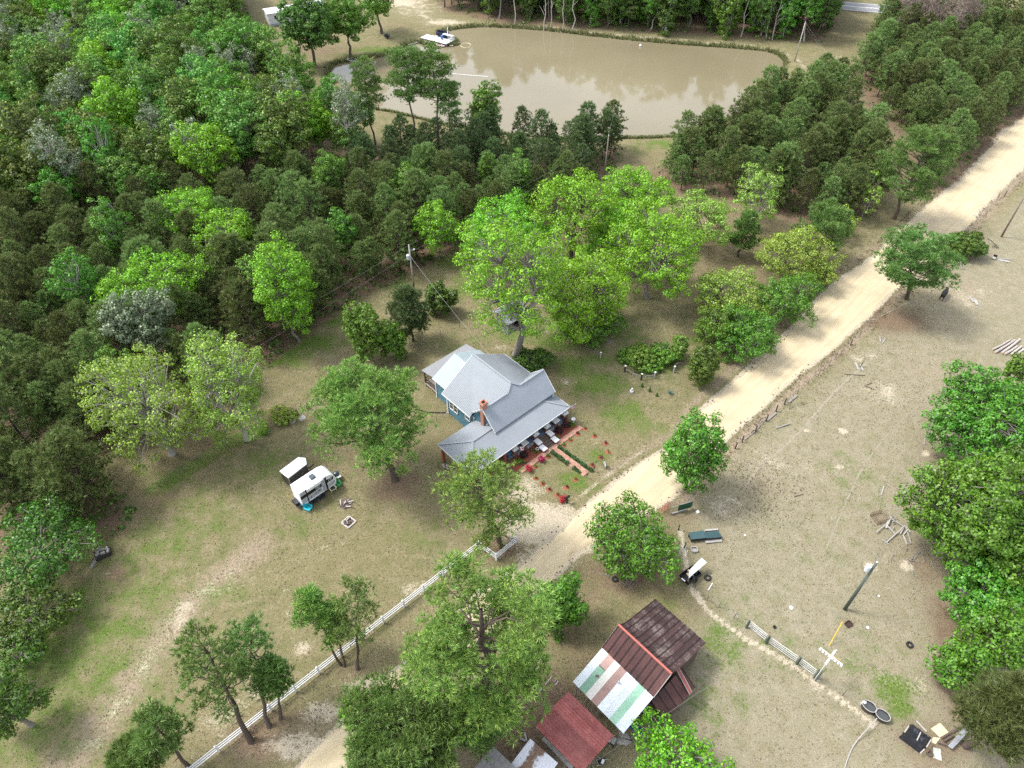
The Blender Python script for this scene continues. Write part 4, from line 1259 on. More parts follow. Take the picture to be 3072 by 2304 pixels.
# the pines: the 300 that show largest are single trees, the rest one mass
pines = []
for poly, lab, grp in [(LEFT_PINE, 'young olive-green pine in the close stand left of the house', 'young pines of the left stand'),
                       (LEFT_PINE2, 'young pine in the low group at the left end of the lawn', 'young pines at the left end of the lawn'),
                       (RIGHT_A, 'young pine in the stand between pond and orchard', 'young pines between pond and orchard'),
                       (RIGHT_B, 'young pine in the stand along the far sand road', 'young pines along the far sand road')]:
    for p in poisson(poly, 4.0, rgw):
        pines.append((p, lab, grp))
pines.sort(key=lambda q: q[0][0] ** 2 + q[0][1] ** 2)
vis = [q for q in pines if abs(q[0][0]) / (q[0][1] * _S + 42) < 0.735]
rest = [q for q in pines if abs(q[0][0]) / (q[0][1] * _S + 42) >= 0.735]
print('pines', len(pines), 'in view', len(vis))
LPw = np.array([xy(D(*q_)) for q_ in LEFT_PINE])
def zone(p, lab, grp):
    """say where in the left stand a pine grows"""
    if 'left of the house' not in lab:
        return lab, grp
    d0 = seg_dist(np.array([p]), LPw)[0][0]
    if p[1] > 112 and p[0] > -32:
        return 'dark young pine in the belt along the near pond bank', 'pines along the near pond bank'
    if d0 < 4.5 and p[0] > -38:
        return 'young pine in the front row of the left stand facing the grass strip', 'front row of the left pine stand'
    if p[0] < -52:
        return 'young pine at the far left side of the close stand', 'far left of the left pine stand'
    if p[1] > 100:
        return 'young pine at the back of the left stand below the mixed wood', 'back of the left pine stand'
    return lab, grp
for p, lab, grp in vis[:290]:
    lab, grp = zone(p, lab, grp)
    if 'left' in grp and rgw.uniform() < 0.07:
        stand_tree('wood_tree', 'green broadleaf tree standing among the young pines left of the house', 'broadleaf trees among the left pines', M_FG, p, 0.8, rgw)
        continue
    shore = 'near pond' in lab
    stand_tree('pine_tree', lab, grp, M_PS if shore else M_PY, p, 0.9 if p[1] > 105 else 1.0, rgw)
rest += vis[290:]
def mass(name, label, cat, pts, ms, sc, rg):
    """a far mass of trees as ONE object: the stand's own tree meshes set on scattered points"""
    n = len(pts)
    co = np.array([(p[0], p[1], gz(p)) for p in pts])
    rot = np.column_stack([rg.normal(size=n) * 0.03, rg.normal(size=n) * 0.03, rg.uniform(0, 6.28, n)])
    scl = sc * rg.uniform(0.75, 1.25, n)
    idx_ = rg.integers(0, len(ms), n)
    root = None
    for part in (1, 0):
        me = bpy.data.meshes.new(name)
        me.from_pydata([tuple(c) for c in co], [], [])
        for nm, typ, dat in (('rot', 'FLOAT_VECTOR', rot), ('scl', 'FLOAT', scl), ('idx', 'INT', idx_)):
            at_ = me.attributes.new(nm, typ, 'POINT')
            at_.data.foreach_set('vector' if typ == 'FLOAT_VECTOR' else 'value', np.ascontiguousarray(dat, dtype=np.int32 if typ == 'INT' else np.float32).ravel())
        o = link(name if part else 'trunks', me, root)
        tag(o, label if part else None, cat if part else None, kind='stuff')
        root = root or o
        ng = bpy.data.node_groups.new(name, 'GeometryNodeTree')
        ng.interface.new_socket('Geometry', in_out='INPUT', socket_type='NodeSocketGeometry')
        ng.interface.new_socket('Geometry', in_out='OUTPUT', socket_type='NodeSocketGeometry')
        gi, go = ng.nodes.new('NodeGroupInput'), ng.nodes.new('NodeGroupOutput')
        jn, ip = ng.nodes.new('GeometryNodeJoinGeometry'), ng.nodes.new('GeometryNodeInstanceOnPoints')
        for m_ in ms:
            oi = ng.nodes.new('GeometryNodeObjectInfo')
            oi.inputs['Object'].default_value = next(x for x in bpy.data.objects if x.data == m_[part])
            oi.inputs['As Instance'].default_value = True
            ng.links.new(oi.outputs['Geometry'], jn.inputs[0])
        for nm, typ, sock in (('rot', 'FLOAT_VECTOR', 'Rotation'), ('scl', 'FLOAT', 'Scale'), ('idx', 'INT', 'Instance Index')):
            na = ng.nodes.new('GeometryNodeInputNamedAttribute')
            na.data_type = typ
            na.inputs['Name'].default_value = nm
            ng.links.new(na.outputs['Attribute'], ip.inputs[sock])
        ip.inputs['Pick Instance'].default_value = True
        ng.links.new(gi.outputs[0], ip.inputs['Points'])
        ng.links.new(jn.outputs[0], ip.inputs['Instance'])
        ng.links.new(ip.outputs[0], go.inputs[0])
        o.modifiers.new('trees', 'NODES').node_group = ng
mass('far_pine_wood', 'far mass of young pines thinning out towards the edges of the picture', 'pine wood', [q[0] for q in rest], M_PY, 0.95, rgw)

# mixed broadleaf wood, upper left
nW = 0
wood = sorted(poisson(LEFT_DECID, 5.6, rgw).tolist(), key=lambda q: q[0] ** 2 + q[1] ** 2)
far_wood = wood[215:]
for p in wood[:215]:
    r = rgw.uniform()
    if r < 0.50:
        ms, nm, lab, grp, sc = M_FB, 'wood_tree', 'leafy green tree in the mixed wood at upper left', 'mixed wood at upper left', 1.0
    elif r < 0.64:
        ms, nm, lab, grp, sc = M_FG, 'wood_tree', 'fresh bright green tree in the mixed wood at upper left', 'bright trees of the mixed wood', 1.0
    elif r < 0.76:
        ms, nm, lab, grp, sc = M_FL, 'wood_tree', 'lime-green tree in the mixed wood at upper left', 'lime trees of the mixed wood', 0.95
    elif r < 0.90:
        ms, nm, lab, grp, sc = M_FA, 'wood_tree', 'airy grey-green tree with pale stem in the mixed wood', 'grey-green trees of the mixed wood', 1.0
    else:
        ms, nm, lab, grp, sc = M_FT, 'wood_tree', 'slim pale-stemmed tree in the mixed wood at upper left', 'slim trees of the mixed wood', 1.0
    wz = 'at its pond end' if p[0] > -48 else 'at its outer left end' if p[0] < -92 else 'in its left half' if p[0] < -70 else 'in its middle'
    stand_tree(nm, lab + ', ' + wz, grp + ', ' + wz, ms, p, sc, rgw)
    nW += 1
mass('far_broadleaf_wood', 'far mass of broadleaf wood at the upper left corner', 'wood', far_wood, M_FB, 1.0, rgw)
# row beyond the pond
for p in poisson(FAR_ROW, 5.0, rgw):
    r = rgw.uniform()
    if r < 0.34:
        stand_tree('pine_tree', 'tall pine in the wood along the far pond bank', 'tall pines beyond the pond', M_PT, p, 0.95, rgw)
    elif r < 0.62:
        stand_tree('wood_tree', 'slim green tree with pale stem along the far pond bank', 'slim trees beyond the pond', M_FW, p, 0.95, rgw)
    elif r < 0.85:
        stand_tree('wood_tree', 'full deep green tree along the far pond bank', 'full trees beyond the pond', M_FD, p, 1.05, rgw)
    else:
        stand_tree('wood_tree', 'bright green tree along the far pond bank', 'bright trees beyond the pond', M_FG, p, 1.0, rgw)
    nW += 1
# leafless reddish trees at the far right
for p in poisson([(1900, 95), (1930, 40), (2040, 45), (2090, 90), (2040, 130), (1960, 130)], 3.6, rgw):
    stand_tree('bare_tree', 'leafless reddish-grey tree among the pines at upper right', 'bare trees at upper right', M_BR, p, 1.1, rgw)
    nW += 1
# bare pale snags on the far bank
for x, y in [(1175, 62), (1190, 60), (1215, 64), (1235, 66), (1112, 54), (1655, 84), (1668, 86), (1600, 80)]:
    b_ = D(x, y)
    rg = seedof(x, y)
    h_ = rg.uniform(9, 15)
    pol = [limb(rg, (0, 0, -0.1), (rg.normal() * 0.8, rg.normal() * 0.5, h_), 0.16, 0.03, 6, 0, 0.02)]
    for j in range(7):
        z_ = rg.uniform(0.3, 0.95) * h_
        a_ = rg.uniform(0, 6.28)
        q0 = np.array([0, 0, z_])
        pol.append(limb(rg, q0, q0 + np.array([math.cos(a_), math.sin(a_), 0.9]) * rg.uniform(0.8, 2.2), 0.05, 0.012, 4))
    tv, tf = tubes(pol, 5)
    o = link('snag', mesh_np('snag', tv, tf, BARK_PALE, True), None, (b_.x, b_.y, gz(b_)))
    tag(o, 'bare pale dead stem standing on the far pond bank', 'dead tree', 'dead stems on the far pond bank')
print('wood trees', nW)

# undergrowth closing the floor of the woods
ug = []
for poly, n in ((LEFT_PINE, 2600), (LEFT_DECID, 3000), (LEFT_PINE2, 250), (RIGHT_A, 500), (RIGHT_B, 600), (FAR_ROW, 700)):
    pl = np.array([xy(D(*p)) for p in poly])
    q = np.stack([rgw.uniform(pl[:, 0].min(), pl[:, 0].max(), n * 3), rgw.uniform(pl[:, 1].min(), min(pl[:, 1].max(), 225), n * 3)], 1)
    d_, ins_ = seg_dist(q, pl)
    q = q[ins_ & (np.abs(q[:, 0]) / (q[:, 1] * _S + CAM_H * _S) < 0.78)]
    dr, inr = seg_dist(q, ROAD_POLY[::3])
    dp, inp = seg_dist(q, POND[::2])
    ug.append(q[~inr & (dr > 2.0) & ~inp & (dp > 1.5)][:n])
ug = np.vstack(ug)
c_ = np.repeat(np.column_stack([ug, ground_z(ug[:, 0], ug[:, 1])]), 9, 0)
d_ = rsph(rgw, len(c_))
d_[:, 2] = np.abs(d_[:, 2])
pos = c_ + d_ * np.repeat(rgw.uniform(0.35, 1.2, len(ug)), 9)[:, None] * np.array([1, 1, 0.9])
LV, LF = leaf_quads(rgw, pos, unit(d_ + rgw.normal(size=d_.shape) * 0.4), rgw.uniform(0.3, 0.6, len(pos)))
tag(link('undergrowth', mesh_np('undergrowth', LV, LF, LF_DEEP)), 'low leafy undergrowth on the floor of the woods', 'undergrowth', kind='stuff')
# ================================================================ the farmhouse
def mat_roof(name, col, rough=0.62, metal=0.0, var=0.10):
    k = NT(name)
    tc = k.n('ShaderNodeTexCoord')
    f = k.noise(tc.outputs['Object'], 0.5, 5, 0.6)
    g_ = k.noise(tc.outputs['Object'], 5.0, 5, 0.7)
    v = k.math('ADD', k.math('MULTIPLY', k.math('SUBTRACT', f, 0.5), var * 2.5), k.math('ADD', k.math('MULTIPLY', k.math('SUBTRACT', g_, 0.5), var), 1.0))
    c = k.n('ShaderNodeVectorMath', operation='SCALE')
    c.inputs[0].default_value = col
    k.l(v, c.inputs['Scale'])
    k.principled(c.outputs[0], k.math('ADD', k.math('MULTIPLY', g_, 0.25), rough - 0.1), metal, None, 0.2)
    MATS[name] = k.m
    return k.m
def mat_siding(name, col):
    k = NT(name)
    tc = k.n('ShaderNodeTexCoord')
    sx = k.n('ShaderNodeSeparateXYZ')
    k.l(tc.outputs['Object'], sx.inputs[0])
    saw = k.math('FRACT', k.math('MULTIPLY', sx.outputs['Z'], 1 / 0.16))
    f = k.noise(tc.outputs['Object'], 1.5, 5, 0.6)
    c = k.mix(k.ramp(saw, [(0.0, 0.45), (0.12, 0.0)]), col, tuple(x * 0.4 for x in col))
    c = k.mix(k.math('MULTIPLY', k.ramp(f, [(0.4, 0.0), (0.7, 1.0)]), 0.3), c, tuple(min(1, x * 1.35) for x in col))
    k.principled(c, 0.6, 0, k.bump(saw, 0.6, 0.03), 0.3)
    return k.m
def mat_brick(name, col, mortar, sc=1.0, rotx=0.0):
    k = NT(name)
    tc = k.n('ShaderNodeTexCoord')
    sx = k.n('ShaderNodeSeparateXYZ')
    k.l(tc.outputs['Object'], sx.inputs[0])
    cb = k.n('ShaderNodeCombineXYZ')
    k.l(k.math('ADD', sx.outputs['X'], sx.outputs['Y']), cb.inputs[0])
    k.l(sx.outputs['Z'], cb.inputs[1])
    b = k.n('ShaderNodeTexBrick')
    b.inputs['Color1'].default_value = (*col, 1)
    b.inputs['Color2'].default_value = (*[x * 0.65 for x in col], 1)
    b.inputs['Mortar'].default_value = (*mortar, 1)
    b.inputs['Scale'].default_value = 1.0
    b.inputs['Brick Width'].default_value = 0.21 * sc
    b.inputs['Row Height'].default_value = 0.075 * sc
    b.inputs['Mortar Size'].default_value = 0.008
    k.l(cb.outputs[0], b.inputs['Vector'])
    k.principled(b.outputs['Color'], 0.9, 0, k.bump(b.outputs['Fac'], -0.5, 0.02), 0.2)
    return k.m
ROOF = mat_roof('roof_grey_metal', (0.215, 0.235, 0.255))
ROOF_FRONT = mat_roof('roof_grey_metal_front', (0.235, 0.258, 0.29))
ROOF_PALE = mat_roof('roof_pale_metal', (0.29, 0.345, 0.365))
ROOF_DULL = mat_roof('roof_dull_metal', (0.20, 0.205, 0.215))
SIDING = mat_siding('blue_siding', (0.085, 0.20, 0.265))
WHITE = mat_plain('white_paint', (0.62, 0.63, 0.64), 0.5, 0, 0.06, 2)
CAPW = mat_plain('white_concrete', (0.66, 0.66, 0.66), 0.6, 0, 0.06, 3)
BRICK_D = mat_brick('dark_brick', (0.17, 0.055, 0.04), (0.2, 0.17, 0.15))
BRICK_O = mat_brick('chimney_brick', (0.42, 0.16, 0.095), (0.38, 0.3, 0.25))
GLASS = NT('window_glass')
GLASS.principled((0.03, 0.035, 0.04), 0.08, 0, None, 0.6)
GLASS = GLASS.m
PORCHF = mat_plain('porch_floor_paint', (0.11, 0.14, 0.19), 0.5, 0, 0.15, 1)
STEPW = mat_plain('step_wood', (0.12, 0.085, 0.066), 0.85, 0, 0.3, 4)
DECKW = mat_plain('weathered_deck', (0.26, 0.23, 0.20), 0.85, 0, 0.3, 3)
DARKW = mat_plain('dark_post_wood', (0.07, 0.05, 0.04), 0.85, 0, 0.3, 3)
REDW = mat_plain('red_stained_wood', (0.22, 0.06, 0.03), 0.8, 0, 0.25, 3)
FOUND = mat_plain('foundation_grey', (0.42, 0.44, 0.47), 0.8, 0, 0.12, 2)

HB = Vector((-4.334, 47.881, 0))
HA = math.radians(42.611)
house = thing('farmhouse', 'blue farmhouse with grey ribbed metal roofs, brick chimney and long front porch', 'house', HB, HA)
def HW_(u, v, z=0.0):
    """house coordinates -> world"""
    return Vector((HB.x + u * math.cos(HA) - v * math.sin(HA), HB.y + u * math.sin(HA) + v * math.cos(HA), z))

def roofpart(name, planes, mat, spacing=0.235, t=0.06):
    m = MB()
    for pts, d in planes:
        m.slab(pts, t)
        m.ribs(pts, d, spacing, 0.035, 0.016)
    return m.build(name, mat, house)

# walls
m = MB()
m.bx(5.6, 14.75, 2.4, 6.2, 0.0, 4.05)
m.bx(5.52, 14.9, 6.2, 11.2, 0.0, 3.55)
for x0 in (5.6, 14.63):          # gable ends of the front roof
    m.add([(x0, 2.4, 4.05), (x0 + 0.12, 2.4, 4.05), (x0, 6.2, 4.05), (x0 + 0.12, 6.2, 4.05), (x0, 4.3, 6.15), (x0 + 0.12, 4.3, 6.15)],
          [(0, 4, 2), (1, 3, 5), (0, 1, 5, 4), (2, 4, 5, 3), (0, 2, 3, 1)])
m.add([(5.52, 11.08, 3.55), (14.9, 11.08, 3.55), (10.1, 11.08, 6.75), (5.52, 11.2, 3.55), (14.9, 11.2, 3.55), (10.1, 11.2, 6.75)],
      [(0, 1, 2), (3, 5, 4), (0, 2, 5, 3), (1, 4, 5, 2), (0, 3, 4, 1)])
m.build('wall', SIDING, house)
m = MB()
m.bx(6.25, 13.2, 11.2, 14.4, 0.0, 3.35)
m.build('wall', SIDING, house)
# corner boards and fascia in white
m = MB()
for (x, y, h) in [(5.5, 6.15, 3.4), (5.5, 11.2, 3.55), (6.23, 14.4, 3.3), (6.23, 11.26, 3.3), (5.58, 2.4, 4.05), (14.77, 2.4, 4.05), (14.77, 6.2, 4.05)]:
    m.bx(x - 0.07, x + 0.07, y - 0.07, y + 0.07, 0.02, h)
m.bar((4.98, 6.25, 3.55), (4.98, 11.55, 3.55), 0.04, 0.16)
m.bar((15.32, 6.4, 3.55), (15.32, 11.55, 3.55), 0.04, 0.16)
m.bar((5.27, 6.45, 4.05), (5.27, 4.3, 6.26), 0.04, 0.18)
m.bar((5.27, 2.15, 4.05), (5.27, 4.3, 6.26), 0.04, 0.18)
m.bar((14.93, 6.45, 4.05), (14.93, 4.3, 6.26), 0.04, 0.18)
m.bar((14.93, 2.15, 4.05), (14.93, 4.3, 6.26), 0.04, 0.18)
m.bar((5.0, 11.53, 3.55), (10.1, 11.53, 6.84), 0.04, 0.16)
m.bar((15.3, 11.53, 3.55), (10.1, 11.53, 6.84), 0.04, 0.16)
m.bar((5.9, 11.5, 3.33), (5.9, 14.55, 3.33), 0.04, 0.14)
m.bar((-0.02, -0.02, 2.83), (15.38, -0.02, 2.83), 0.04, 0.13)
m.bar((-0.02, 0, 2.83), (-0.02, 6.1, 2.83), 0.04, 0.13)
m.bar((15.38, 0, 2.83), (15.38, 2.75, 2.83), 0.04, 0.13)
m.build('trim', WHITE, house)
# roofs
dz = Vector((0, -1, 0))
roofpart('roof', [([(10.1, 11.55, 6.9), (10.1, 4.87, 6.9), (9.16, 4.3, 6.3), (5.72, 6.4, 4.1), (5.0, 6.3, 3.62), (5.0, 11.55, 3.62)], (-1, 0, -0.64)),
                  ([(10.1, 11.55, 6.9), (10.1, 4.87, 6.9), (11.04, 4.3, 6.3), (14.48, 6.4, 4.1), (15.3, 6.3, 3.62), (15.3, 11.55, 3.62)], (1, 0, -0.64))], ROOF)
roofpart('roof', [([(5.25, 2.15, 4.06), (14.95, 2.15, 4.06), (14.95, 4.3, 6.31), (11.05, 4.3, 6.31), (10.1, 4.87, 6.91), (9.15, 4.3, 6.31), (5.25, 4.3, 6.31)], (0, -1, -1.05))], ROOF_FRONT)
roofpart('roof', [([(5.25, 6.45, 4.06), (5.25, 4.3, 6.30), (9.15, 4.3, 6.30), (5.6, 6.45, 4.06)], (0, 1, -1.05)),
                  ([(14.95, 6.45, 4.06), (14.95, 4.3, 6.30), (11.05, 4.3, 6.30), (14.6, 6.45, 4.06)], (0, 1, -1.05))], ROOF)
# ridge caps and hip caps
for a, b in [((5.25, 4.3, 6.34), (9.1, 4.3, 6.34)), ((11.1, 4.3, 6.34), (14.95, 4.3, 6.34)), ((10.1, 4.87, 6.94), (10.1, 11.55, 6.94)), ((9.15, 4.3, 6.34), (10.1, 4.87, 6.94)), ((11.05, 4.3, 6.34), (10.1, 4.87, 6.94)),
             ((0, 0, 2.95), (2.6, 2.95, 4.14)), ((0, 6.1, 2.95), (2.6, 2.95, 4.14)), ((2.6, 2.95, 4.15), (5.6, 2.95, 4.15)), ((15.36, 0, 2.95), (12.9, 2.38, 3.88))]:
    MB().bar(a, b, 0.26, 0.035).build('ridge_cap', ROOF, house)
# porch and carport roof
sl = 1.2 / 2.95
roofpart('porch_roof', [([(0, 0, 2.9), (15.36, 0, 2.9), (12.9, 2.38, 2.9 + 2.38 * sl), (5.6, 2.38, 2.9 + 2.38 * sl), (5.6, 2.95, 4.1), (2.6, 2.95, 4.1)], (0, -1, -sl)),
                        ([(0, 6.1, 2.9), (0, 0, 2.9), (2.6, 2.95, 4.1)], (-1, 0, -0.46)),
                        ([(0, 6.1, 2.9), (2.6, 2.95, 4.1), (5.58, 2.95, 4.1), (5.58, 6.1, 2.9)], (0, 1, -sl)),
                        ([(15.36, 0, 2.9), (15.36, 2.75, 2.9), (14.78, 2.75, 3.15), (12.9, 2.38, 3.87)], (1, 0, -0.4))], ROOF)
# rear addition and back porch
roofpart('roof', [([(9.6, 11.3, 5.25), (9.6, 14.6, 5.25), (5.9, 14.6, 3.4), (5.9, 11.3, 3.4)], (-1, 0, -0.5)),
                  ([(9.6, 11.3, 5.25), (9.6, 14.6, 5.25), (13.6, 14.6, 3.4), (13.6, 11.3, 3.4)], (1, 0, -0.5))], ROOF_PALE)
roofpart('porch_roof', [([(6.1, 14.5, 3.36), (13.45, 14.5, 3.36), (13.45, 17.1, 2.85), (6.1, 17.1, 2.85)], (0, 1, -0.2))], ROOF_DULL)
m = MB()
m.bx(6.25, 13.2, 14.4, 16.95, 0.55, 0.68)
for u in (6.35, 8.6, 10.9, 13.1):
    m.bx(u - 0.06, u + 0.06, 16.8, 16.92, 0.0, 0.55)
m.build('back_porch_floor', DECKW, house)
for u, v in [(6.35, 16.85), (8.6, 16.85), (10.9, 16.85), (13.1, 16.85), (6.35, 14.5)]:
    MB().bx(u - 0.07, u + 0.07, v - 0.07, v + 0.07, 0.68, 2.9).build('post', DARKW, house)
for a, b in [((6.35, 14.5), (6.35, 16.85)), ((6.35, 16.85), (8.6, 16.85))]:
    rl = MB()
    rl.bar((a[0], a[1], 1.55), (b[0], b[1], 1.55), 0.08, 0.07)
    rl.bar((a[0], a[1], 0.85), (b[0], b[1], 0.85), 0.05, 0.07)
    ro = rl.build('railing', DARKW, house)
    for i in range(1, 9):
        t = i / 9
        x, y = a[0] + (b[0] - a[0]) * t, a[1] + (b[1] - a[1]) * t
        MB().bx(x - 0.025, x + 0.025, y - 0.025, y + 0.025, 0.88, 1.52).build('baluster', DARKW, ro)
# chimney
m = MB()
m.bx(5.28, 5.88, 4.15, 4.68, 3.3, 6.85)
m.bx(5.22, 5.94, 4.09, 4.74, 6.85, 6.98)
m.bx(5.17, 5.99, 4.04, 4.79, 6.98, 7.12)
ch = m.build('chimney', BRICK_O, house)
m = MB()
for (a, b, c, d) in [(5.22, 5.94, 4.09, 4.2), (5.22, 5.94, 4.63, 4.74), (5.22, 5.34, 4.2, 4.63), (5.82, 5.94, 4.2, 4.63)]:
    m.bx(a, b, c, d, 7.12, 7.26)
m.build('chimney_crown', BRICK_O, ch)
MB().bx(5.36, 5.80, 4.22, 4.61, 7.115, 7.14).build('flue', mat_plain('soot', (0.012, 0.011, 0.01), 0.9, 0, 0.1), ch)
# windows on the left side
def window(x, y0, y1, z0, z1, par):
    f = MB()
    f.bx(x - 0.05, x + 0.03, y0 - 0.1, y0, z0 - 0.1, z1 + 0.1)
    f.bx(x - 0.05, x + 0.03, y1, y1 + 0.1, z0 - 0.1, z1 + 0.1)
    f.bx(x - 0.05, x + 0.03, y0, y1, z1, z1 + 0.12)
    f.bx(x - 0.08, x + 0.03, y0, y1, z0 - 0.12, z0)
    f.bx(x - 0.04, x + 0.02, y0, y1, (z0 + z1) / 2 - 0.03, (z0 + z1) / 2 + 0.03)
    w = f.build('window', WHITE, par)
    MB().bx(x - 0.02, x + 0.02, y0, y1, z0, z1).build('pane', GLASS, w)
window(5.50, 9.35, 9.95, 1.45, 2.75, house)
window(5.50, 10.12, 10.72, 1.45, 2.75, house)
window(5.50, 7.0, 7.75, 2.0, 2.8, house)
# front porch: floor, skirting, piers and columns, steps and cheek blocks
m = MB()
m.bx(5.6, 14.98, 0.35, 2.4, 0.62, 0.74)
m.build('porch_floor', PORCHF, house)
for (a, b) in [(7.15, 7.98), (8.62, 9.75), (12.32, 13.2), (13.82, 14.75)]:
    sk = MB().bx(a, b, 0.36, 0.44, 0.08, 0.60).build('skirting_panel', FOUND, house)
    mid_ = (a + b) / 2
    MB().bx(mid_ - 0.18, mid_ + 0.18, 0.345, 0.37, 0.30, 0.42).build('vent', GLASS, sk)
for u in (6.8, 10.12, 11.98, 15.06):
    pr = MB().bx(u - 0.3, u + 0.3, 0.3, 0.9, 0.0, 1.5).build('brick_pier', BRICK_D, house)
    MB().bx(u - 0.4, u + 0.4, 0.2, 1.0, 1.5, 1.62).build('cap', CAPW, pr)
    c = MB()
    c.bx(u - 0.3, u + 0.3, 0.3, 0.9, 2.66, 2.8)
    co = c.build('column_head', WHITE, house)
    for du, dv in ((-0.2, -0.16), (0.0, -0.16), (0.2, -0.16), (0.2, 0.16)):
        MB().bx(u + du - 0.055, u + du + 0.055, 0.6 + dv - 0.055, 0.6 + dv + 0.055, 1.62, 2.66).build('column', WHITE, co)
for u in (8.3, 13.5):
    pr = MB().bx(u - 0.28, u + 0.28, 0.28, 0.84, 0.0, 1.35).build('brick_pier', BRICK_D, house)
    MB().bx(u - 0.42, u + 0.42, 0.14, 0.98, 1.35, 1.47).build('cap', CAPW, pr)
for i in range(5):
    v1 = 0.35 - i * 0.33
    z1 = 0.62 - i * 0.125
    st = MB().bx(10.32, 11.58, v1 - 0.33, v1, max(z1 - 0.14, 0.02), z1).build('step', STEPW, house)
    MB().bx(10.30, 11.60, v1 - 0.36, v1 - 0.20, z1, z1 + 0.03).build('tread_board', STEPW, st)
    MB().bx(10.30, 11.60, v1 - 0.17, v1 - 0.02, z1, z1 + 0.03).build('tread_board', STEPW, st)
for u in (9.93, 11.9):
    for v, z in ((-0.15, 0.82), (-1.02, 0.46)):
        pr = MB().bx(u - 0.24, u + 0.24, v - 0.38, v + 0.40, 0.0, z).build('cheek_block', BRICK_D, house)
        MB().bx(u - 0.33, u + 0.33, v - 0.46, v + 0.44, z, z + 0.11).build('cap', CAPW, pr)
# carport posts
for (u, v) in [(0.35, 0.4), (0.35, 3.0), (0.35, 5.7), (3.0, 0.4), (3.3, 5.7), (5.2, 0.5)]:
    MB().bx(u - 0.14, u + 0.14, v - 0.14, v + 0.14, 0.0, 2.86).build('post', REDW, house)
for a, b in [((0.35, 0.4), (5.2, 0.4)), ((0.35, 0.4), (0.35, 5.7)), ((0.35, 5.7), (5.2, 5.7))]:
    MB().bar((a[0], a[1], 2.76), (b[0], b[1], 2.76), 0.1, 0.14).build('beam', REDW, house)
# gutter downpipes and black drain hose at the left corner
MB().tube([(5.45, 11.3, 3.4), (5.45, 11.3, 0.2), (5.3, 11.35, 0.05)], 0.05, 6).build('downpipe', WHITE, house)
tag(MB().tube([tuple(HW_(u, v, 0.07)) for u, v in [(5.5, 11.4), (5.0, 11.7), (4.4, 12.3), (3.7, 13.0), (3.2, 13.9), (2.9, 14.5)]], 0.07, 6).build('drain_hose', mat_plain('black_plastic', (0.015, 0.015, 0.017), 0.5, 0, 0.2)),
    'black corrugated drain hose running from the house corner over the grass', 'hose')
dsh = thing('satellite_dish', 'small grey dish and meter box at the foot of the brick chimney', 'dish', HW_(5.75, 3.75, 3.75))
d_ = MB()
d_.lathe([(0.02, 0.0), (0.16, 0.03), (0.27, 0.10), (0.28, 0.11), (0.16, 0.045), (0.02, 0.015)], 12, (0, 0, 0.35))
d_.tube([(0, 0, 0.0), (0, 0, 0.36)], 0.025, 6)
d_.build('reflector', mat_plain('dish_grey', (0.35, 0.36, 0.38), 0.5, 0.2, 0.1), dsh)
MB().bx(-0.35, -0.15, -0.12, 0.08, 0.02, 0.22).build('meter_box', FOUND, dsh)

# ---------------------------------------------------------------- front garden
MULCH = mat_plain('red_mulch', (0.235, 0.075, 0.048), 0.95, 0, 0.5, 9, 0.1, 0.9, 20)
def sheet(name, pts, z, mat, kind='structure', jag=0.06, sub=4):
    out = []
    n = len(pts)
    for i in range(n):
        a, b = pts[i], pts[(i + 1) % n]
        for j in range(sub):
            t = j / sub
            q = Vector(a) * (1 - t) + Vector(b) * t
            out.append((q.x + R_.uniform(-jag, jag), q.y + R_.uniform(-jag, jag), z))
    me = bpy.data.meshes.new(name)
    me.from_pydata(out, [], [tuple(range(len(out)))])
    me.update()
    me.materials.append(mat)
    o = link(name, me)
    tag(o, kind=kind)
    return o
sheet('mulch_bed', [HW_(5.3, -1.18), HW_(9.62, -1.18), HW_(9.62, 0.34), HW_(5.6, 0.34)], 0.075, MULCH, sub=8)
sheet('mulch_bed', [HW_(12.2, -1.18), HW_(15.7, -1.18), HW_(15.7, 0.2), HW_(12.2, 0.34)], 0.075, MULCH, sub=8)
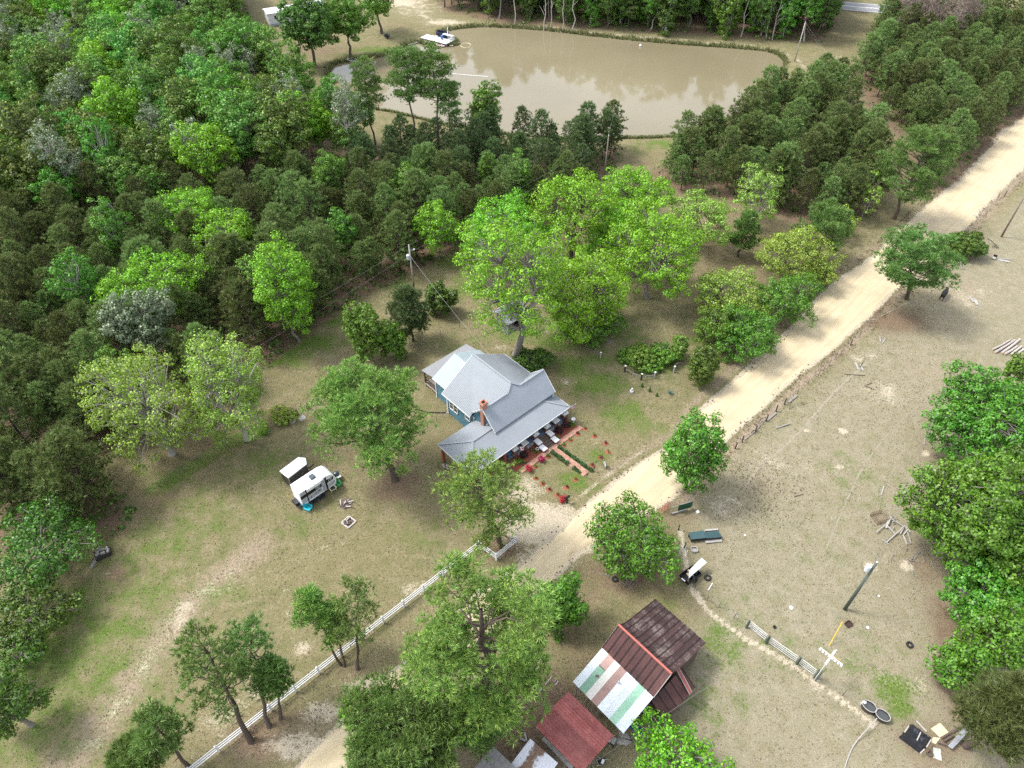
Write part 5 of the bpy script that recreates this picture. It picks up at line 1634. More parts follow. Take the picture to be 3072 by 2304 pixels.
# loose mulch chips give the beds relief
mc = MB()
for (u0, u1) in ((5.4, 9.55), (12.25, 15.6)):
    for i in range(420):
        p = HW_(R_.uniform(u0, u1), R_.uniform(-1.15, 0.28), 0.09)
        mc.box(p, (R_.uniform(0.06, 0.14), R_.uniform(0.03, 0.05), 0.03), M=Matrix.Rotation(R_.uniform(0, 6.28), 3, 'Z') @ Matrix.Rotation(R_.uniform(-0.5, 0.5), 3, 'Y'))
o = mc.build('mulch_chips', MULCH)
tag(o, 'loose red mulch chips on the porch beds', 'mulch', kind='stuff')
BRICKP = mat_plain('paving_brick', (0.40, 0.225, 0.165), 0.9, 0, 0.55, 2, 0.2, 0.4)
MORT = mat_plain('sandy_joint', (0.36, 0.25, 0.19), 0.95, 0, 0.2, 6)
def brick_walk(label, a, b, width, rows, z=0.07):
    a, b = Vector((a.x, a.y, z)), Vector((b.x, b.y, z))
    L = (b - a).length
    ex = (b - a).normalized()
    ey = Vector((-ex.y, ex.x, 0))
    base = MB()
    base.bar(a, b, width, 0.05)
    bo = base.build('brick_walkway', MORT)
    tag(bo, label, 'walkway', kind='structure')
    m = MB()
    rh = width / rows
    ang = math.atan2(ex.y, ex.x)
    for r in range(rows):
        x = -(r % 2) * 0.12
        while x < L:
            x0, x1 = max(x, 0), min(x + 0.235, L)
            if x1 - x0 > 0.05 and R_.random() > 0.02:
                c = a + ex * (x0 + x1) / 2 + ey * ((r + 0.5) * rh - width / 2) + Vector((0, 0, 0.03 + R_.uniform(-0.008, 0.010)))
                m.box(c, (x1 - x0 - 0.018, rh - 0.018, 0.05), ang + R_.uniform(-0.04, 0.04))
            x += 0.245
    po = m.build('bricks', BRICKP, bo)
    tag(po, kind='stuff')
brick_walk('brick walkway along the porch beds', HW_(5.75, -1.52), HW_(15.95, -1.52), 0.62, 5)
W0 = (Q(1, 1, 1400, 1235) + Q(1, 1, 1360, 1262)) / 2
W1 = (Q(1, 1, 1612, 1408) + Q(1, 1, 1560, 1425)) / 2
w0u = Vector(((W0 - HB).dot(Vector((math.cos(HA), math.sin(HA), 0))), 0, 0))
brick_walk('brick walkway leading from the porch steps towards the road', HW_(10.95, -1.84), Vector((W1.x, W1.y, 0)), 0.95, 8)

# clipped hedges both sides of the walk
def hedge(label, a, b, w, h, name='clipped_hedge'):
    rg = seedof(a.x * 31 + 500, a.y * 17 + 500)
    a2, b2 = np.array([a.x, a.y]), np.array([b.x, b.y])
    L = np.linalg.norm(b2 - a2)
    n = int(L * w * 1500)
    t = rg.uniform(0, 1, n)
    d = rsph(rg, n)
    ex = (b2 - a2) / L
    ey = np.array([-ex[1], ex[0]])
    bumps = 1 + 0.18 * np.sin(t * L * 5 + 1.0) + 0.1 * np.sin(t * L * 11)
    rr = rg.uniform(0.75, 1.05, n)
    loc = np.stack([t * L + d[:, 0] * 0.12, d[:, 1] * w * 0.5 * rr * bumps, np.abs(d[:, 2]) * h * rr * bumps], 1)
    nrm = unit(d * np.array([0.6, 1, 1]) + rg.normal(size=(n, 3)) * 0.4 + np.array([0, 0, 0.3]))
    LV, LF = leaf_quads(rg, loc, nrm, rg.uniform(0.07, 0.13, n), 0.7)
    ang = math.atan2(ex[1], ex[0])
    o = thing(name, label, 'hedge', (a.x, a.y, gz(a)), ang)
    link('foliage', mesh_np('foliage', LV, LF, LF_BOX), o)
    m = MB()
    x = 0.2
    while x < L:
        m.tube([(x, 0, -0.05), (x, 0.03, h * 0.6)], 0.02, 4)
        x += 0.4
    tag(m.build('stems', BARK_DARK, o), kind='stuff')
    return o
hedge('long clipped dark hedge on the road side of the brick walk', Q(1, 1, 1408, 1240), Q(1, 1, 1625, 1398), 0.42, 0.5)
hedge('clipped dark hedge on the carport side of the brick walk', Q(1, 1, 1362, 1272), Q(1, 1, 1470, 1352), 0.5, 0.55)
hedge('short clipped hedge piece near the road end of the brick walk', Q(1, 1, 1502, 1375), Q(1, 1, 1548, 1410), 0.42, 0.45)

def bush(label, p, R, h, mat, name='garden_bush', leaf=0.12, n=500, cat='bush', group=None, rc=None, bark=BARK_DARK):
    rg = seedof(p.x * 53 + 900, p.y * 41 + 300)
    rc = rc or R * 0.45
    data = broadleaf(rg, R, h * 0.55, h * 0.5, rc, max(12, n // 14), leaf, fill=1.1, shell=0.3, trunk_r=0.03, nl=3, twigs=0, trunks=3, rag=0.12)
    return plant(name, label, cat, data, bark, mat, (p.x, p.y, gz(p)), 0, group, ('stems', 'foliage'))
bush('crimson azalea at the corner of the driveway beside the black mailbox', Q(1, 1, 1434, 1585), 0.45, 0.75, LF_RED, 'azalea_bush', 0.13, 700, group='crimson azaleas')
bush('crimson azalea nearest the carport end of the brick walkway', Q(1, 1, 1215, 1392), 0.45, 0.75, LF_RED, 'azalea_bush', 0.13, 700, group='crimson azaleas')
bush('crimson azalea between two mulch rings by the porch walkway', Q(1, 1, 1297, 1328), 0.42, 0.7, LF_RED, 'azalea_bush', 0.13, 700, group='crimson azaleas')
bush('dark maroon shrub under the low brick pier left of the steps', HW_(7.6, -0.2), 0.5, 0.95, LF_MAROON, 'maroon_shrub', 0.11, 900)
bush('dark maroon shrub at the right end of the porch bed', HW_(14.5, -0.25), 0.62, 0.95, LF_MAROON, 'maroon_shrub', 0.11, 1000)
bush('dark maroon shrub next to the right cheek blocks of the steps', HW_(13.3, -0.35), 0.6, 0.8, LF_MAROON, 'maroon_shrub', 0.11, 1000)
bush('green bushy plant at the carport end of the mulch bed', HW_(6.6, -0.45), 0.45, 0.7, LF_GREEN, 'garden_bush', 0.13, 500)
bush('small green plant under the round porch ornament', HW_(9.1, -0.65), 0.25, 0.35, LF_GREEN, 'garden_plant', 0.12, 220, 'plant')
bush('low tuft of green leaves mid left in the mulch bed', HW_(8.95, -0.15), 0.2, 0.3, LF_GREEN, 'garden_plant', 0.1, 200, 'plant')
bush('pale green plant near the walkway in the left mulch bed', HW_(7.0, -0.95), 0.22, 0.35, LF_WEED, 'garden_plant', 0.1, 200, 'plant')
bush('yellowish plant beside the right cheek block', HW_(12.6, -0.75), 0.2, 0.35, LF_WEED, 'garden_plant', 0.1, 200, 'plant')
bush('green plant with broad leaves at the right tip of the porch bed', HW_(15.35, -0.55), 0.4, 0.55, LF_GREEN, 'garden_bush', 0.15, 400)
# mulch rings with young plants, each ring with its own plant
RINGT = [(1578, 1120, 'nearest the right end of the porch walkway'), (1530, 1155, 'second from the right end of the porch walkway'), (1484, 1193, 'in the lawn right of the brick walk, upper row'),
         (1440, 1225, 'closest to the long hedge by the walkway'), (1638, 1165, 'upper right in the arc on the lawn right of the walk'), (1712, 1215, 'rightmost in the arc on the lawn right of the walk'),
         (1728, 1270, 'below the rightmost ring of the lawn arc'), (1680, 1308, 'between the lawn arc and the white sign'), (1627, 1358, 'beside the path light and the long hedge end'),
         (1518, 1448, 'below the road end of the brick walk'), (1460, 1498, 'in the lower left lawn, second row'), (1400, 1548, 'just above the azalea by the mailbox'),
         (1348, 1515, 'second above the azalea by the mailbox'), (1304, 1476, 'third above the azalea by the mailbox'), (1260, 1440, 'top of the driveway row of rings'),
         (1255, 1368, 'between the two azaleas by the walkway'), (1338, 1300, 'beside the carport-side hedge at the walkway')]
for x, y, l_ in RINGT:
    p = Q(1, 1, x, y)
    rg = seedof(x, y)
    o = thing('mulch_ring', 'red mulch ring ' + l_, 'plant bed', on(p), rg.uniform(0, 6), 'mulch rings in the front lawn')
    n = 14
    vs = [(0, 0, 0.07)] + [(math.cos(i * 2 * math.pi / n) * 0.36 * rg.uniform(0.8, 1.15), math.sin(i * 2 * math.pi / n) * 0.36 * rg.uniform(0.8, 1.15), 0.015) for i in range(n)]
    m = MB().add(vs, [(0, 1 + i, 1 + (i + 1) % n) for i in range(n)])
    m.build('mulch', MULCH, o)
    pl = broadleaf(rg, 0.17 + rg.uniform(0, 0.1), 0.2, 0.25, 0.1, 9, 0.1, fill=0.8, trunk_r=0.012, nl=2, twigs=0, rag=0.1)
    link('foliage', mesh_np('foliage', pl[2], pl[3], [LF_GREEN, LF_DEEP, LF_WEED, LF_MAROON][int(rg.integers(4))]), o)
    link('stems', mesh_np('stems', pl[0], pl[1], BARK_DARK), o)

BLACK = mat_plain('black_metal', (0.018, 0.018, 0.02), 0.45, 0.3, 0.15, 3)
GREYM = mat_plain('galvanised', (0.42, 0.43, 0.44), 0.45, 0.6, 0.2, 3)
for (x, y, l_) in [(1590, 1440, 'black path light at the left foot of the brick walk'), (1636, 1398, 'black path light at the hedge end of the brick walk')]:
    o = thing('path_light', l_, 'lamp', on(Q(1, 1, x, y)))
    MB().tube([(0, 0, -0.05), (0, 0, 0.62)], 0.028, 6).build('stem', BLACK, o)
    MB().lathe([(0.03, 0.58), (0.07, 0.62), (0.10, 0.74), (0.11, 0.76), (0.03, 0.82)], 8).build('lamp_head', BLACK, o)
# yard sign with a white panel and a curled black mark
o = thing('yard_sign', 'white yard sign with a curled black mark in a black frame near the road', 'sign', on(Q(1, 1, 1705, 1368)), math.radians(112))
m = MB()
for x in (-0.33, 0.33):
    m.bx(x - 0.02, x + 0.02, -0.02, 0.02, -0.1, 0.95)
m.bx(-0.35, 0.35, -0.02, 0.02, 0.93, 0.97)
m.bx(-0.35, 0.35, -0.02, 0.02, 0.25, 0.29)
m.build('frame', BLACK, o)
MB().bx(-0.30, 0.30, -0.010, 0.010, 0.30, 0.92).build('panel', WHITE, o)
for sgn in (-1, 1):
    g_ = MB()
    pts = [(0.09 * math.cos(a) * sgn, sgn * 0.016, 0.68 + 0.09 * math.sin(a)) for a in np.linspace(0, 2 * math.pi, 13)]
    pts += [(0.09 * sgn, sgn * 0.016, 0.60), (0.05 * sgn, sgn * 0.016, 0.50), (-0.03 * sgn, sgn * 0.016, 0.44)]
    g_.tube(pts, 0.017, 4)
    g_.build('mark', BLACK, o)
# mailbox
o = thing('mailbox', 'black mailbox on a post beside the crimson azalea at the driveway', 'mailbox', on(Q(1, 1, 1462, 1600)), math.radians(40))
MB().bx(-0.06, 0.06, -0.06, 0.06, -0.1, 0.95).build('post', BLACK, o)
m = MB()
prof_ = [(-0.11, 0.95), (-0.11, 1.09)] + [(0.11 * math.cos(a), 1.09 + 0.11 * math.sin(a)) for a in np.linspace(math.pi * 0.9, 0.1 * math.pi, 6)] + [(0.11, 1.09), (0.11, 0.95)]
n = len(prof_)
m.add([(-0.30, y, z) for y, z in prof_] + [(0.30, y, z) for y, z in prof_], [tuple(range(n - 1, -1, -1)), tuple(range(n, 2 * n))] + [(i, (i + 1) % n, n + (i + 1) % n, n + i) for i in range(n)])
m.build('box', BLACK, o)
MB().bx(0.305, 0.315, -0.1, 0.1, 0.96, 1.17).build('door', GREYM, o)
# porch ornaments
o = thing('bird_bath', 'white bird bath at the right tip of the porch bed', 'bird bath', on(HW_(15.75, -0.35)))
MB().lathe([(0.14, 0.0), (0.15, 0.04), (0.05, 0.12), (0.045, 0.5), (0.08, 0.56)], 10).build('pedestal', CAPW, o)
MB().lathe([(0.06, 0.55), (0.24, 0.62), (0.27, 0.68), (0.25, 0.68), (0.20, 0.64), (0.02, 0.62)], 14).build('basin', CAPW, o)
o = thing('round_planter', 'white ring-shaped planter left of the porch steps', 'planter', on(HW_(9.45, -0.55)))
MB().lathe([(0.13, 0.05), (0.19, 0.2), (0.23, 0.38), (0.20, 0.40), (0.14, 0.36), (0.13, 0.30)], 14, cap=False).build('pot', CAPW, o)
MB().lathe([(0.001, 0.31), (0.14, 0.31)], 14, cap=False).build('soil', mat_plain('dark_soil', (0.02, 0.016, 0.013), 0.95, 0, 0.2), o)
# porch seat with a blue cushion near the carport end
o = thing('porch_chair', 'porch chair with a blue seat in the shade beside the left flag', 'chair', HW_(6.05, 0.75, 0.74), HA)
CU = mat_plain('blue_cushion', (0.08, 0.18, 0.32), 0.8, 0, 0.2, 5)
for x in (-0.25, 0.25):
    for y in (-0.22, 0.22):
        MB().bx(x - 0.025, x + 0.025, y - 0.025, y + 0.025, 0.0, 0.42).build('leg', BLACK, o)
MB().bx(-0.28, 0.28, -0.26, 0.26, 0.42, 0.52).build('seat', CU, o)
MB().bx(-0.28, 0.28, 0.22, 0.29, 0.52, 1.05).build('backrest', BLACK, o)
# flags
FR = mat_plain('flag_red', (0.42, 0.03, 0.04), 0.8, 0, 0.08, 4)
FW = mat_plain('flag_white', (0.72, 0.72, 0.74), 0.8, 0, 0.05, 4)
FBm = mat_plain('flag_blue', (0.03, 0.045, 0.14), 0.8, 0, 0.08, 4)
def flag(label, p, az, droop):
    o = thing('house_flag', label, 'flag', p, az)
    e = Vector((0.95, 0, 0.75))
    MB().tube([(-0.25, 0, -0.2), tuple(e * 1.05)], 0.016, 6).build('pole', WHITE, o)
    MB().lathe([(0.001, 0.0), (0.03, 0.02), (0.03, 0.05), (0.001, 0.07)], 8, tuple(e * 1.05)).build('finial', GREYM, o)
    # cloth hangs from the pole: hoist along the pole, fly falling down with soft folds
    hu, fl = 0.62, 1.0
    def pt(s, t):
        a = e * (1.0 - s * hu)
        y = 0.07 * math.sin(t * 6 + s * 3) * t
        return (a.x - 0.10 * t + 0.05 * math.sin(t * 5), y + droop * t, a.z - fl * t * (0.92 + 0.06 * s))
    red, whi, blu = MB(), MB(), MB()
    for k_ in range(13):
        tgt = red if k_ % 2 == 0 else whi
        for j in range(8):
            t0, t1 = j / 8, (j + 1) / 8
            dest = blu if (k_ < 7 and j < 3) else tgt
            s0, s1 = k_ / 13, (k_ + 1) / 13
            dest.add([pt(s0, t0), pt(s1, t0), pt(s1, t1), pt(s0, t1)], [(0, 1, 2, 3)])
    red.build('red_stripes', FR, o)
    whi.build('white_stripes', FW, o)
    c = blu.build('canton', FBm, o)
    st = MB()
    for r in range(5):
        for q in range(6):
            s, t = (r + 0.5) / 5 * 7 / 13, (q + 0.5) / 6 * 3 / 8
            a, b = Vector(pt(s, t)), Vector((0, -1, 0))
            for sg in (-1, 1):
                st.add([(a.x - 0.014, a.y + sg * 0.004, a.z), (a.x, a.y + sg * 0.004, a.z + 0.014), (a.x + 0.014, a.y + sg * 0.004, a.z), (a.x, a.y + sg * 0.004, a.z - 0.014)], [(0, 1, 2, 3)])
    st.build('stars', FW, c)
flag('striped red and white flag hanging at the carport end of the porch', HW_(6.8, 0.12, 2.15), HA - math.radians(80), 0.12)
flag('striped red and white flag hanging at the right end of the porch', HW_(15.3, 0.3, 2.3), HA - math.radians(35), 0.1)
# field stones and split logs heaped along the carport edge
STONE = mat_plain('field_stone', (0.30, 0.25, 0.22), 0.9, 0, 0.5, 4, 0.2, 0.5)
def rock(rg, r):
    import bmesh
    bm = bmesh.new()
    bmesh.ops.create_icosphere(bm, subdivisions=1, radius=r)
    for v in bm.verts:
        v.co *= rg.uniform(0.75, 1.2)
        v.co.z *= 0.75
    me = bpy.data.meshes.new('stone')
    bm.to_mesh(me)
    bm.free()
    me.materials.append(STONE)
    return me
rgs = np.random.default_rng(5)
ROCKS = [rock(rgs, 0.2) for _ in range(5)]
so = thing('stone_heap', 'heap of field stones along the shaded left edge of the carport', 'stone heap', HW_(0.2, 1.5, 0))
for i in range(46):
    u, v = rgs.normal(0.0, 0.22), rgs.uniform(-1.9, 3.6)
    q = HW_(0.15 + u, 1.6 + v, 0) - HW_(0.2, 1.5, 0)
    s_ = rgs.uniform(0.4, 1.25)
    o = link('stone', ROCKS[i % 5], so, (q.x, q.y, 0.06 + rgs.uniform(0, 0.12)), rgs.uniform(0, 6), (s_, s_, s_))
# ================================================================ farm buildings
def mat_metal_sheet(name, col, rust, amount=0.4, rough=0.6, streak=(0.6, 0.6, 0.6), metal=0.15):
    k = NT(name)
    tc = k.n('ShaderNodeTexCoord')
    a = k.noise(tc.outputs['Object'], 0.9, 6, 0.7)
    b = k.noise(tc.outputs['Object'], 6.0, 5, 0.7)
    oi = k.n('ShaderNodeObjectInfo')
    f = k.ramp(k.math('ADD', k.math('MULTIPLY', a, 0.7), k.math('MULTIPLY', b, 0.3)), [(0.62 - amount * 0.5, 0.0), (0.75 - amount * 0.4, 1.0)])
    c = k.mix(f, col, rust)
    v = k.math('ADD', k.math('MULTIPLY', k.math('SUBTRACT', oi.outputs['Random'], 0.5), 0.55), k.math('ADD', k.math('MULTIPLY', k.math('SUBTRACT', b, 0.5), 0.3), 1.0))
    sc = k.n('ShaderNodeVectorMath', operation='SCALE')
    k.l(c, sc.inputs[0])
    k.l(v, sc.inputs['Scale'])
    k.principled(sc.outputs[0], k.math('ADD', k.math('MULTIPLY', b, 0.3), rough - 0.15), metal, None, 0.3)
    return k.m
RUSTB = mat_metal_sheet('brown_roof_sheet', (0.085, 0.036, 0.033), (0.055, 0.026, 0.025), 0.45)
RUSTD = mat_metal_sheet('weathered_brown_sheet', (0.055, 0.030, 0.028), (0.17, 0.14, 0.125), 0.26)
RUSTR = mat_metal_sheet('red_roof_sheet', (0.20, 0.052, 0.046), (0.28, 0.095, 0.085), 0.4, 0.5)
RIDGER = mat_plain('red_ridge', (0.33, 0.10, 0.08), 0.55, 0.1, 0.15, 3)
SH_WHITE = mat_metal_sheet('white_roof_sheet', (0.50, 0.55, 0.57), (0.42, 0.46, 0.48), 0.3, 0.45)
SH_GREEN = mat_metal_sheet('green_roof_sheet', (0.165, 0.30, 0.215), (0.22, 0.36, 0.27), 0.4, 0.5)
SH_PINK = mat_metal_sheet('pink_roof_sheet', (0.31, 0.20, 0.175), (0.25, 0.16, 0.14), 0.3, 0.5)
SH_CREAM = mat_metal_sheet('cream_roof_sheet', (0.47, 0.455, 0.41), (0.41, 0.395, 0.36), 0.3, 0.5)
BARNW = mat_plain('barn_board', (0.10, 0.075, 0.06), 0.9, 0, 0.4, 2)
GREYW = mat_plain('grey_weathered_wood', (0.215, 0.205, 0.19), 0.9, 0, 0.35, 3, 0.2, 0.5)
PALEW = mat_plain('bleached_board', (0.30, 0.285, 0.265), 0.9, 0, 0.25, 3, 0.2, 0.4)
NEWW = mat_plain('fresh_lumber', (0.55, 0.42, 0.28), 0.85, 0, 0.25, 3)
TARPB = mat_plain('black_tarp', (0.012, 0.013, 0.018), 0.42, 0, 0.4, 2, 0.4, 0.8, 3)

SEAM = mat_plain('dark_seam', (0.022, 0.014, 0.013), 0.9, 0, 0.3)
RB = Vector((9.439, 29.347, 0))
RA = math.radians(-47.41)
barn = thing('barn', 'old barn with sagging brown metal roof and striped white, green and pink lean-to', 'barn', RB, RA)
# local: x along the ridge, y away from the camera side (rear positive), z up
def sheetpart(name, quad, mat, par, rib=0.22, t=0.025, rh=0.022):
    m = MB()
    m.slab(quad, t)
    if rib:
        d = Vector(quad[2]) - Vector(quad[1])
        m.ribs(quad, d, rib, 0.035, rh)
    o_ = m.build(name, mat, par)
    if mat in (RUSTB, RUSTD):
        a_, b_ = Vector(quad[0]), Vector(quad[3])
        n_ = (Vector(quad[1]) - a_).cross(b_ - a_).normalized()
        n_ = n_ if n_.z > 0 else -n_
        MB().bar(a_ + n_ * 0.02, b_ + n_ * 0.02, 0.07, 0.05, n_).build('lap_seam', SEAM, o_)
    return o_
def lerp(a, b, t):
    return tuple(a[i] + (b[i] - a[i]) * t for i in range(3))
# walls
m = MB()
m.bx(0.25, 5.6, -1.75, 5.2, 0.0, 2.9)
m.build('wall', BARNW, barn)
m = MB()
for x in (0.25, 5.48):
    m.add([(x, -1.75, 2.9), (x + 0.12, -1.75, 2.9), (x, 1.75, 2.9), (x + 0.12, 1.75, 2.9), (x, 0, 5.2), (x + 0.12, 0, 5.2)], [(0, 4, 2), (1, 3, 5), (0, 1, 5, 4), (2, 4, 5, 3), (0, 2, 3, 1)])
m2 = MB()
gb = m.build('gable', BARNW, barn)
# front slope: brown panels (towards the lean-to)
NP = 9
for i in range(NP):
    x0, x1 = 5.8 * i / NP, 5.8 * (i + 1) / NP
    dz_ = 0.035 * (i % 2)
    sheetpart('roof_panel', [(x0, 0, 5.5 + dz_), (x1 + 0.03, 0, 5.5 + dz_), (x1 + 0.03, -2.0, 4.0 + dz_), (x0, -2.0, 4.0 + dz_)], RUSTB, barn, 0.21)
# rear slope, sagging: steep by the ridge, then flatter
NP = 10
for i in range(NP):
    x0, x1 = 5.8 * i / NP, 5.8 * (i + 1) / NP
    for j, (ya, za, yb, zb) in enumerate([(0.0, 5.5, 0.75, 4.72), (0.75, 4.72, 1.8, 4.25), (1.8, 4.25, 3.6, 3.66), (3.6, 3.66, 5.6, 3.0)]):
        sag = 0.06 * math.sin(i * 1.7 + j)
        dz_ = 0.04 * (i % 2) + 0.008 * j + (sag if 0 < j < 3 else 0) * 0.4
        sheetpart('roof_panel', [(x0, ya, za + dz_), (x1 + 0.03, ya, za + dz_), (x1 + 0.03, yb + 0.06, zb + dz_ - 0.02), (x0, yb + 0.06, zb + dz_ - 0.02)], RUSTD, barn, 0.26)
MB().bar((-0.08, 0, 5.56), (5.88, 0, 5.56), 0.2, 0.05).build('ridge_cap', RIDGER, barn)
for y0, y1, z0, z1, x in [(0, -2.0, 5.5, 4.0, 5.86), (0, -2.0, 5.5, 4.0, -0.03)]:
    MB().bar((x, y0, z0 - 0.05), (x, y1, z1 - 0.05), 0.05, 0.12).build('rake_board', PALEW, barn)
# striped lean-to
cols = [(0.0, 0.75, SH_WHITE), (0.75, 1.45, SH_GREEN), (1.45, 2.15, SH_CREAM), (2.15, 2.85, SH_PINK), (2.85, 3.55, SH_WHITE), (3.55, 4.22, SH_WHITE), (4.22, 4.95, SH_GREEN), (4.95, 5.8, SH_WHITE)]
for i, (x0, x1, mt) in enumerate(cols):
    dz_ = 0.012 * (i % 2)
    A, B = (x0, -1.85, 3.95 + dz_), (x1 + 0.03, -1.85, 3.95 + dz_)
    C, Dq = (x1 + 0.03, -5.6, 2.6 + dz_), (x0, -5.6, 2.6 + dz_)
    if mt is SH_GREEN and x0 < 1:
        sheetpart('roof_panel', [A, B, lerp(B, C, 0.36), lerp(A, Dq, 0.36)], SH_PINK, barn, 0.11, 0.02, 0.012)
        sheetpart('roof_panel', [lerp(A, Dq, 0.33), lerp(B, C, 0.33), C, Dq], SH_GREEN, barn, 0.11, 0.03, 0.012)
    else:
        sheetpart('roof_panel', [A, B, C, Dq], mt, barn, 0.11, 0.025, 0.012)
for x in (0.3, 2.9, 5.5):
    MB().bx(x - 0.06, x + 0.06, -5.4, -5.28, 0, 2.6).build('post', GREYW, barn)
vp = MB().lathe([(0.06, 0.0), (0.06, 0.32), (0.11, 0.34), (0.11, 0.42), (0.02, 0.48)], 10, (3.0, -3.1, 3.5)).build('vent_pipe', GREYM, barn)
MB().box((1.25, -3.9, 3.27), (0.28, 0.18, 0.08), 0.4).build('debris', BARNW, barn)
# right-hand lean-to at the gable end
for i in range(5):
    y0, y1 = 1.95 - i * 0.82, 1.95 - (i + 1) * 0.82
    dz_ = 0.012 * (i % 2)
    sheetpart('roof_panel', [(5.86, y0, 3.55 + dz_), (5.86, y1 - 0.03, 3.55 + dz_), (7.5, y1 - 0.03, 2.4 + dz_), (7.5, y0, 2.4 + dz_)], RUSTB, barn, 0.2)
MB().bx(5.62, 7.3, -1.9, 1.9, 0.0, 2.35).build('lean_to_wall', BARNW, barn)
MB().bar((5.6, 1.55, 3.75), (7.6, 1.2, 2.55), 0.34, 0.10).build('gutter_trough', RUSTR, barn)
for s_ in (-0.17, 0.17):
    MB().bar((5.6, 1.55 + s_, 3.82), (7.6, 1.2 + s_, 2.62), 0.04, 0.06).build('trough_rim', PALEW, barn)
# the barn stands with its rear half on the far side
barn.scale = (1, 1, 1)

# red carport
CO = Vector((4.93, 24.75, 0))
CA = math.radians(-45.5)
cp = thing('carport', 'red ribbed metal carport with rounded eaves beside the striped barn roof', 'carport', CO, CA)
NP = 12
prof_ = [(0.0, 2.45), (-0.14, 2.66), (-1.0, 2.76), (-2.05, 2.86), (-3.1, 2.76), (-3.96, 2.66), (-4.1, 2.45)]
for j in range(len(prof_) - 1):
    (y0, z0), (y1, z1) = prof_[j], prof_[j + 1]
    q = [(0, y0, z0), (5.1, y0, z0), (5.1, y1, z1), (0, y1, z1)]
    m = MB()
    m.slab(q, 0.02)
    L = math.hypot(y1 - y0, z1 - z0)
    n = max(1, int(L / 0.23))
    nr = Vector((0, -(z1 - z0), (y1 - y0))).normalized()
    if nr.z < 0:
        nr = -nr
    for i in range(n):
        t = (i + 0.5) / n
        p = Vector((0, y0 + (y1 - y0) * t, z0 + (z1 - z0) * t)) + nr * 0.012
        m.bar(p + Vector((0.02, 0, 0)), p + Vector((5.08, 0, 0)), 0.07, 0.055, nr)
    m.build('roof_panel', RUSTR, cp)
for x in (0.1, 1.75, 3.4, 5.0):
    for y in (-0.08, -4.02):
        MB().bx(x - 0.035, x + 0.035, y - 0.035, y + 0.035, 0, 2.48).build('post', GREYM, cp)
    b_ = MB()
    for (ya, za), (yb, zb) in zip(prof_[:-1], prof_[1:]):
        b_.bar((x, ya, za - 0.06), (x, yb, zb - 0.06), 0.05, 0.05)
    b_.build('bow', GREYM, cp)
# low shed with flaking white roof
SO = Vector((1.52, 20.94, 0))
sh = thing('tin_shed', 'low tin shed, its flaking white roof brown with leaf litter, left of the red carport', 'shed', SO, math.radians(-40.4))
k = NT('flaking_white_tin')
tc = k.n('ShaderNodeTexCoord')
sx = k.n('ShaderNodeSeparateXYZ')
k.l(tc.outputs['Object'], sx.inputs[0])
a_ = k.noise(tc.outputs['Object'], 1.1, 6, 0.7)
b_ = k.noise(tc.outputs['Object'], 6.0, 5, 0.7)
rim = k.math('SUBTRACT', 0.72, k.math('ABSOLUTE', k.math('SUBTRACT', sx.outputs['X'], 1.1)))
f = k.ramp(k.math('ADD', k.math('MULTIPLY', rim, 0.9), k.math('MULTIPLY', k.math('SUBTRACT', a_, 0.45), 2.2)), [(0.25, 0.0), (0.5, 1.0)])
c = k.mix(f, k.mix(b_, (0.42, 0.44, 0.47), (0.6, 0.6, 0.62)), k.mix(b_, (0.10, 0.065, 0.045), (0.20, 0.13, 0.09)))
k.principled(c, 0.7, 0, k.bump(b_, 0.4, 0.03), 0.2)
FLAKE = k.m
for i in range(4):
    x0, x1 = i * 0.72, (i + 1) * 0.72
    sheetpart('roof_panel', [(x0, 0, 2.4 + 0.01 * (i % 2)), (x1 + 0.02, 0, 2.4 + 0.01 * (i % 2)), (x1 + 0.02, -2.9, 2.15 + 0.01 * (i % 2)), (x0, -2.9, 2.15 + 0.01 * (i % 2))], FLAKE, sh, 0.24)
MB().bx(0.15, 2.7, -2.75, -0.15, 0, 2.12).build('wall', BARNW, sh)
GO = Vector((-1.59, 20.28, 0))
sh2 = thing('shingle_shed', 'grey shingled shed roof cut off by the bottom edge beside the dense pine', 'shed', GO, math.radians(-41.5))
SHG = mat_plain('grey_shingle', (0.17, 0.165, 0.155), 0.95, 0, 0.4, 5, 0.1, 0.5)
for r in range(9):
    y0, y1 = -r * 0.30, -(r + 1) * 0.30 - 0.03
    z0 = 2.75 - r * 0.045
    x = 0.0
    while x < 3.0:
        w = 0.5
        MB().slab([(x, y0, z0), (min(x + w - 0.015, 3.0), y0, z0), (min(x + w - 0.015, 3.0), y1, z0 - 0.04), (x, y1, z0 - 0.04)], 0.018).build('shingle', SHG, sh2)
        x += w
MB().slab([(0.02, -0.02, 2.70), (2.98, -0.02, 2.70), (2.98, -2.68, 2.29), (0.02, -2.68, 2.29)], 0.05).build('roof_deck', BARNW, sh2)
MB().bx(0.2, 2.8, -2.5, -0.2, 0, 2.28).build('wall', BARNW, sh2)
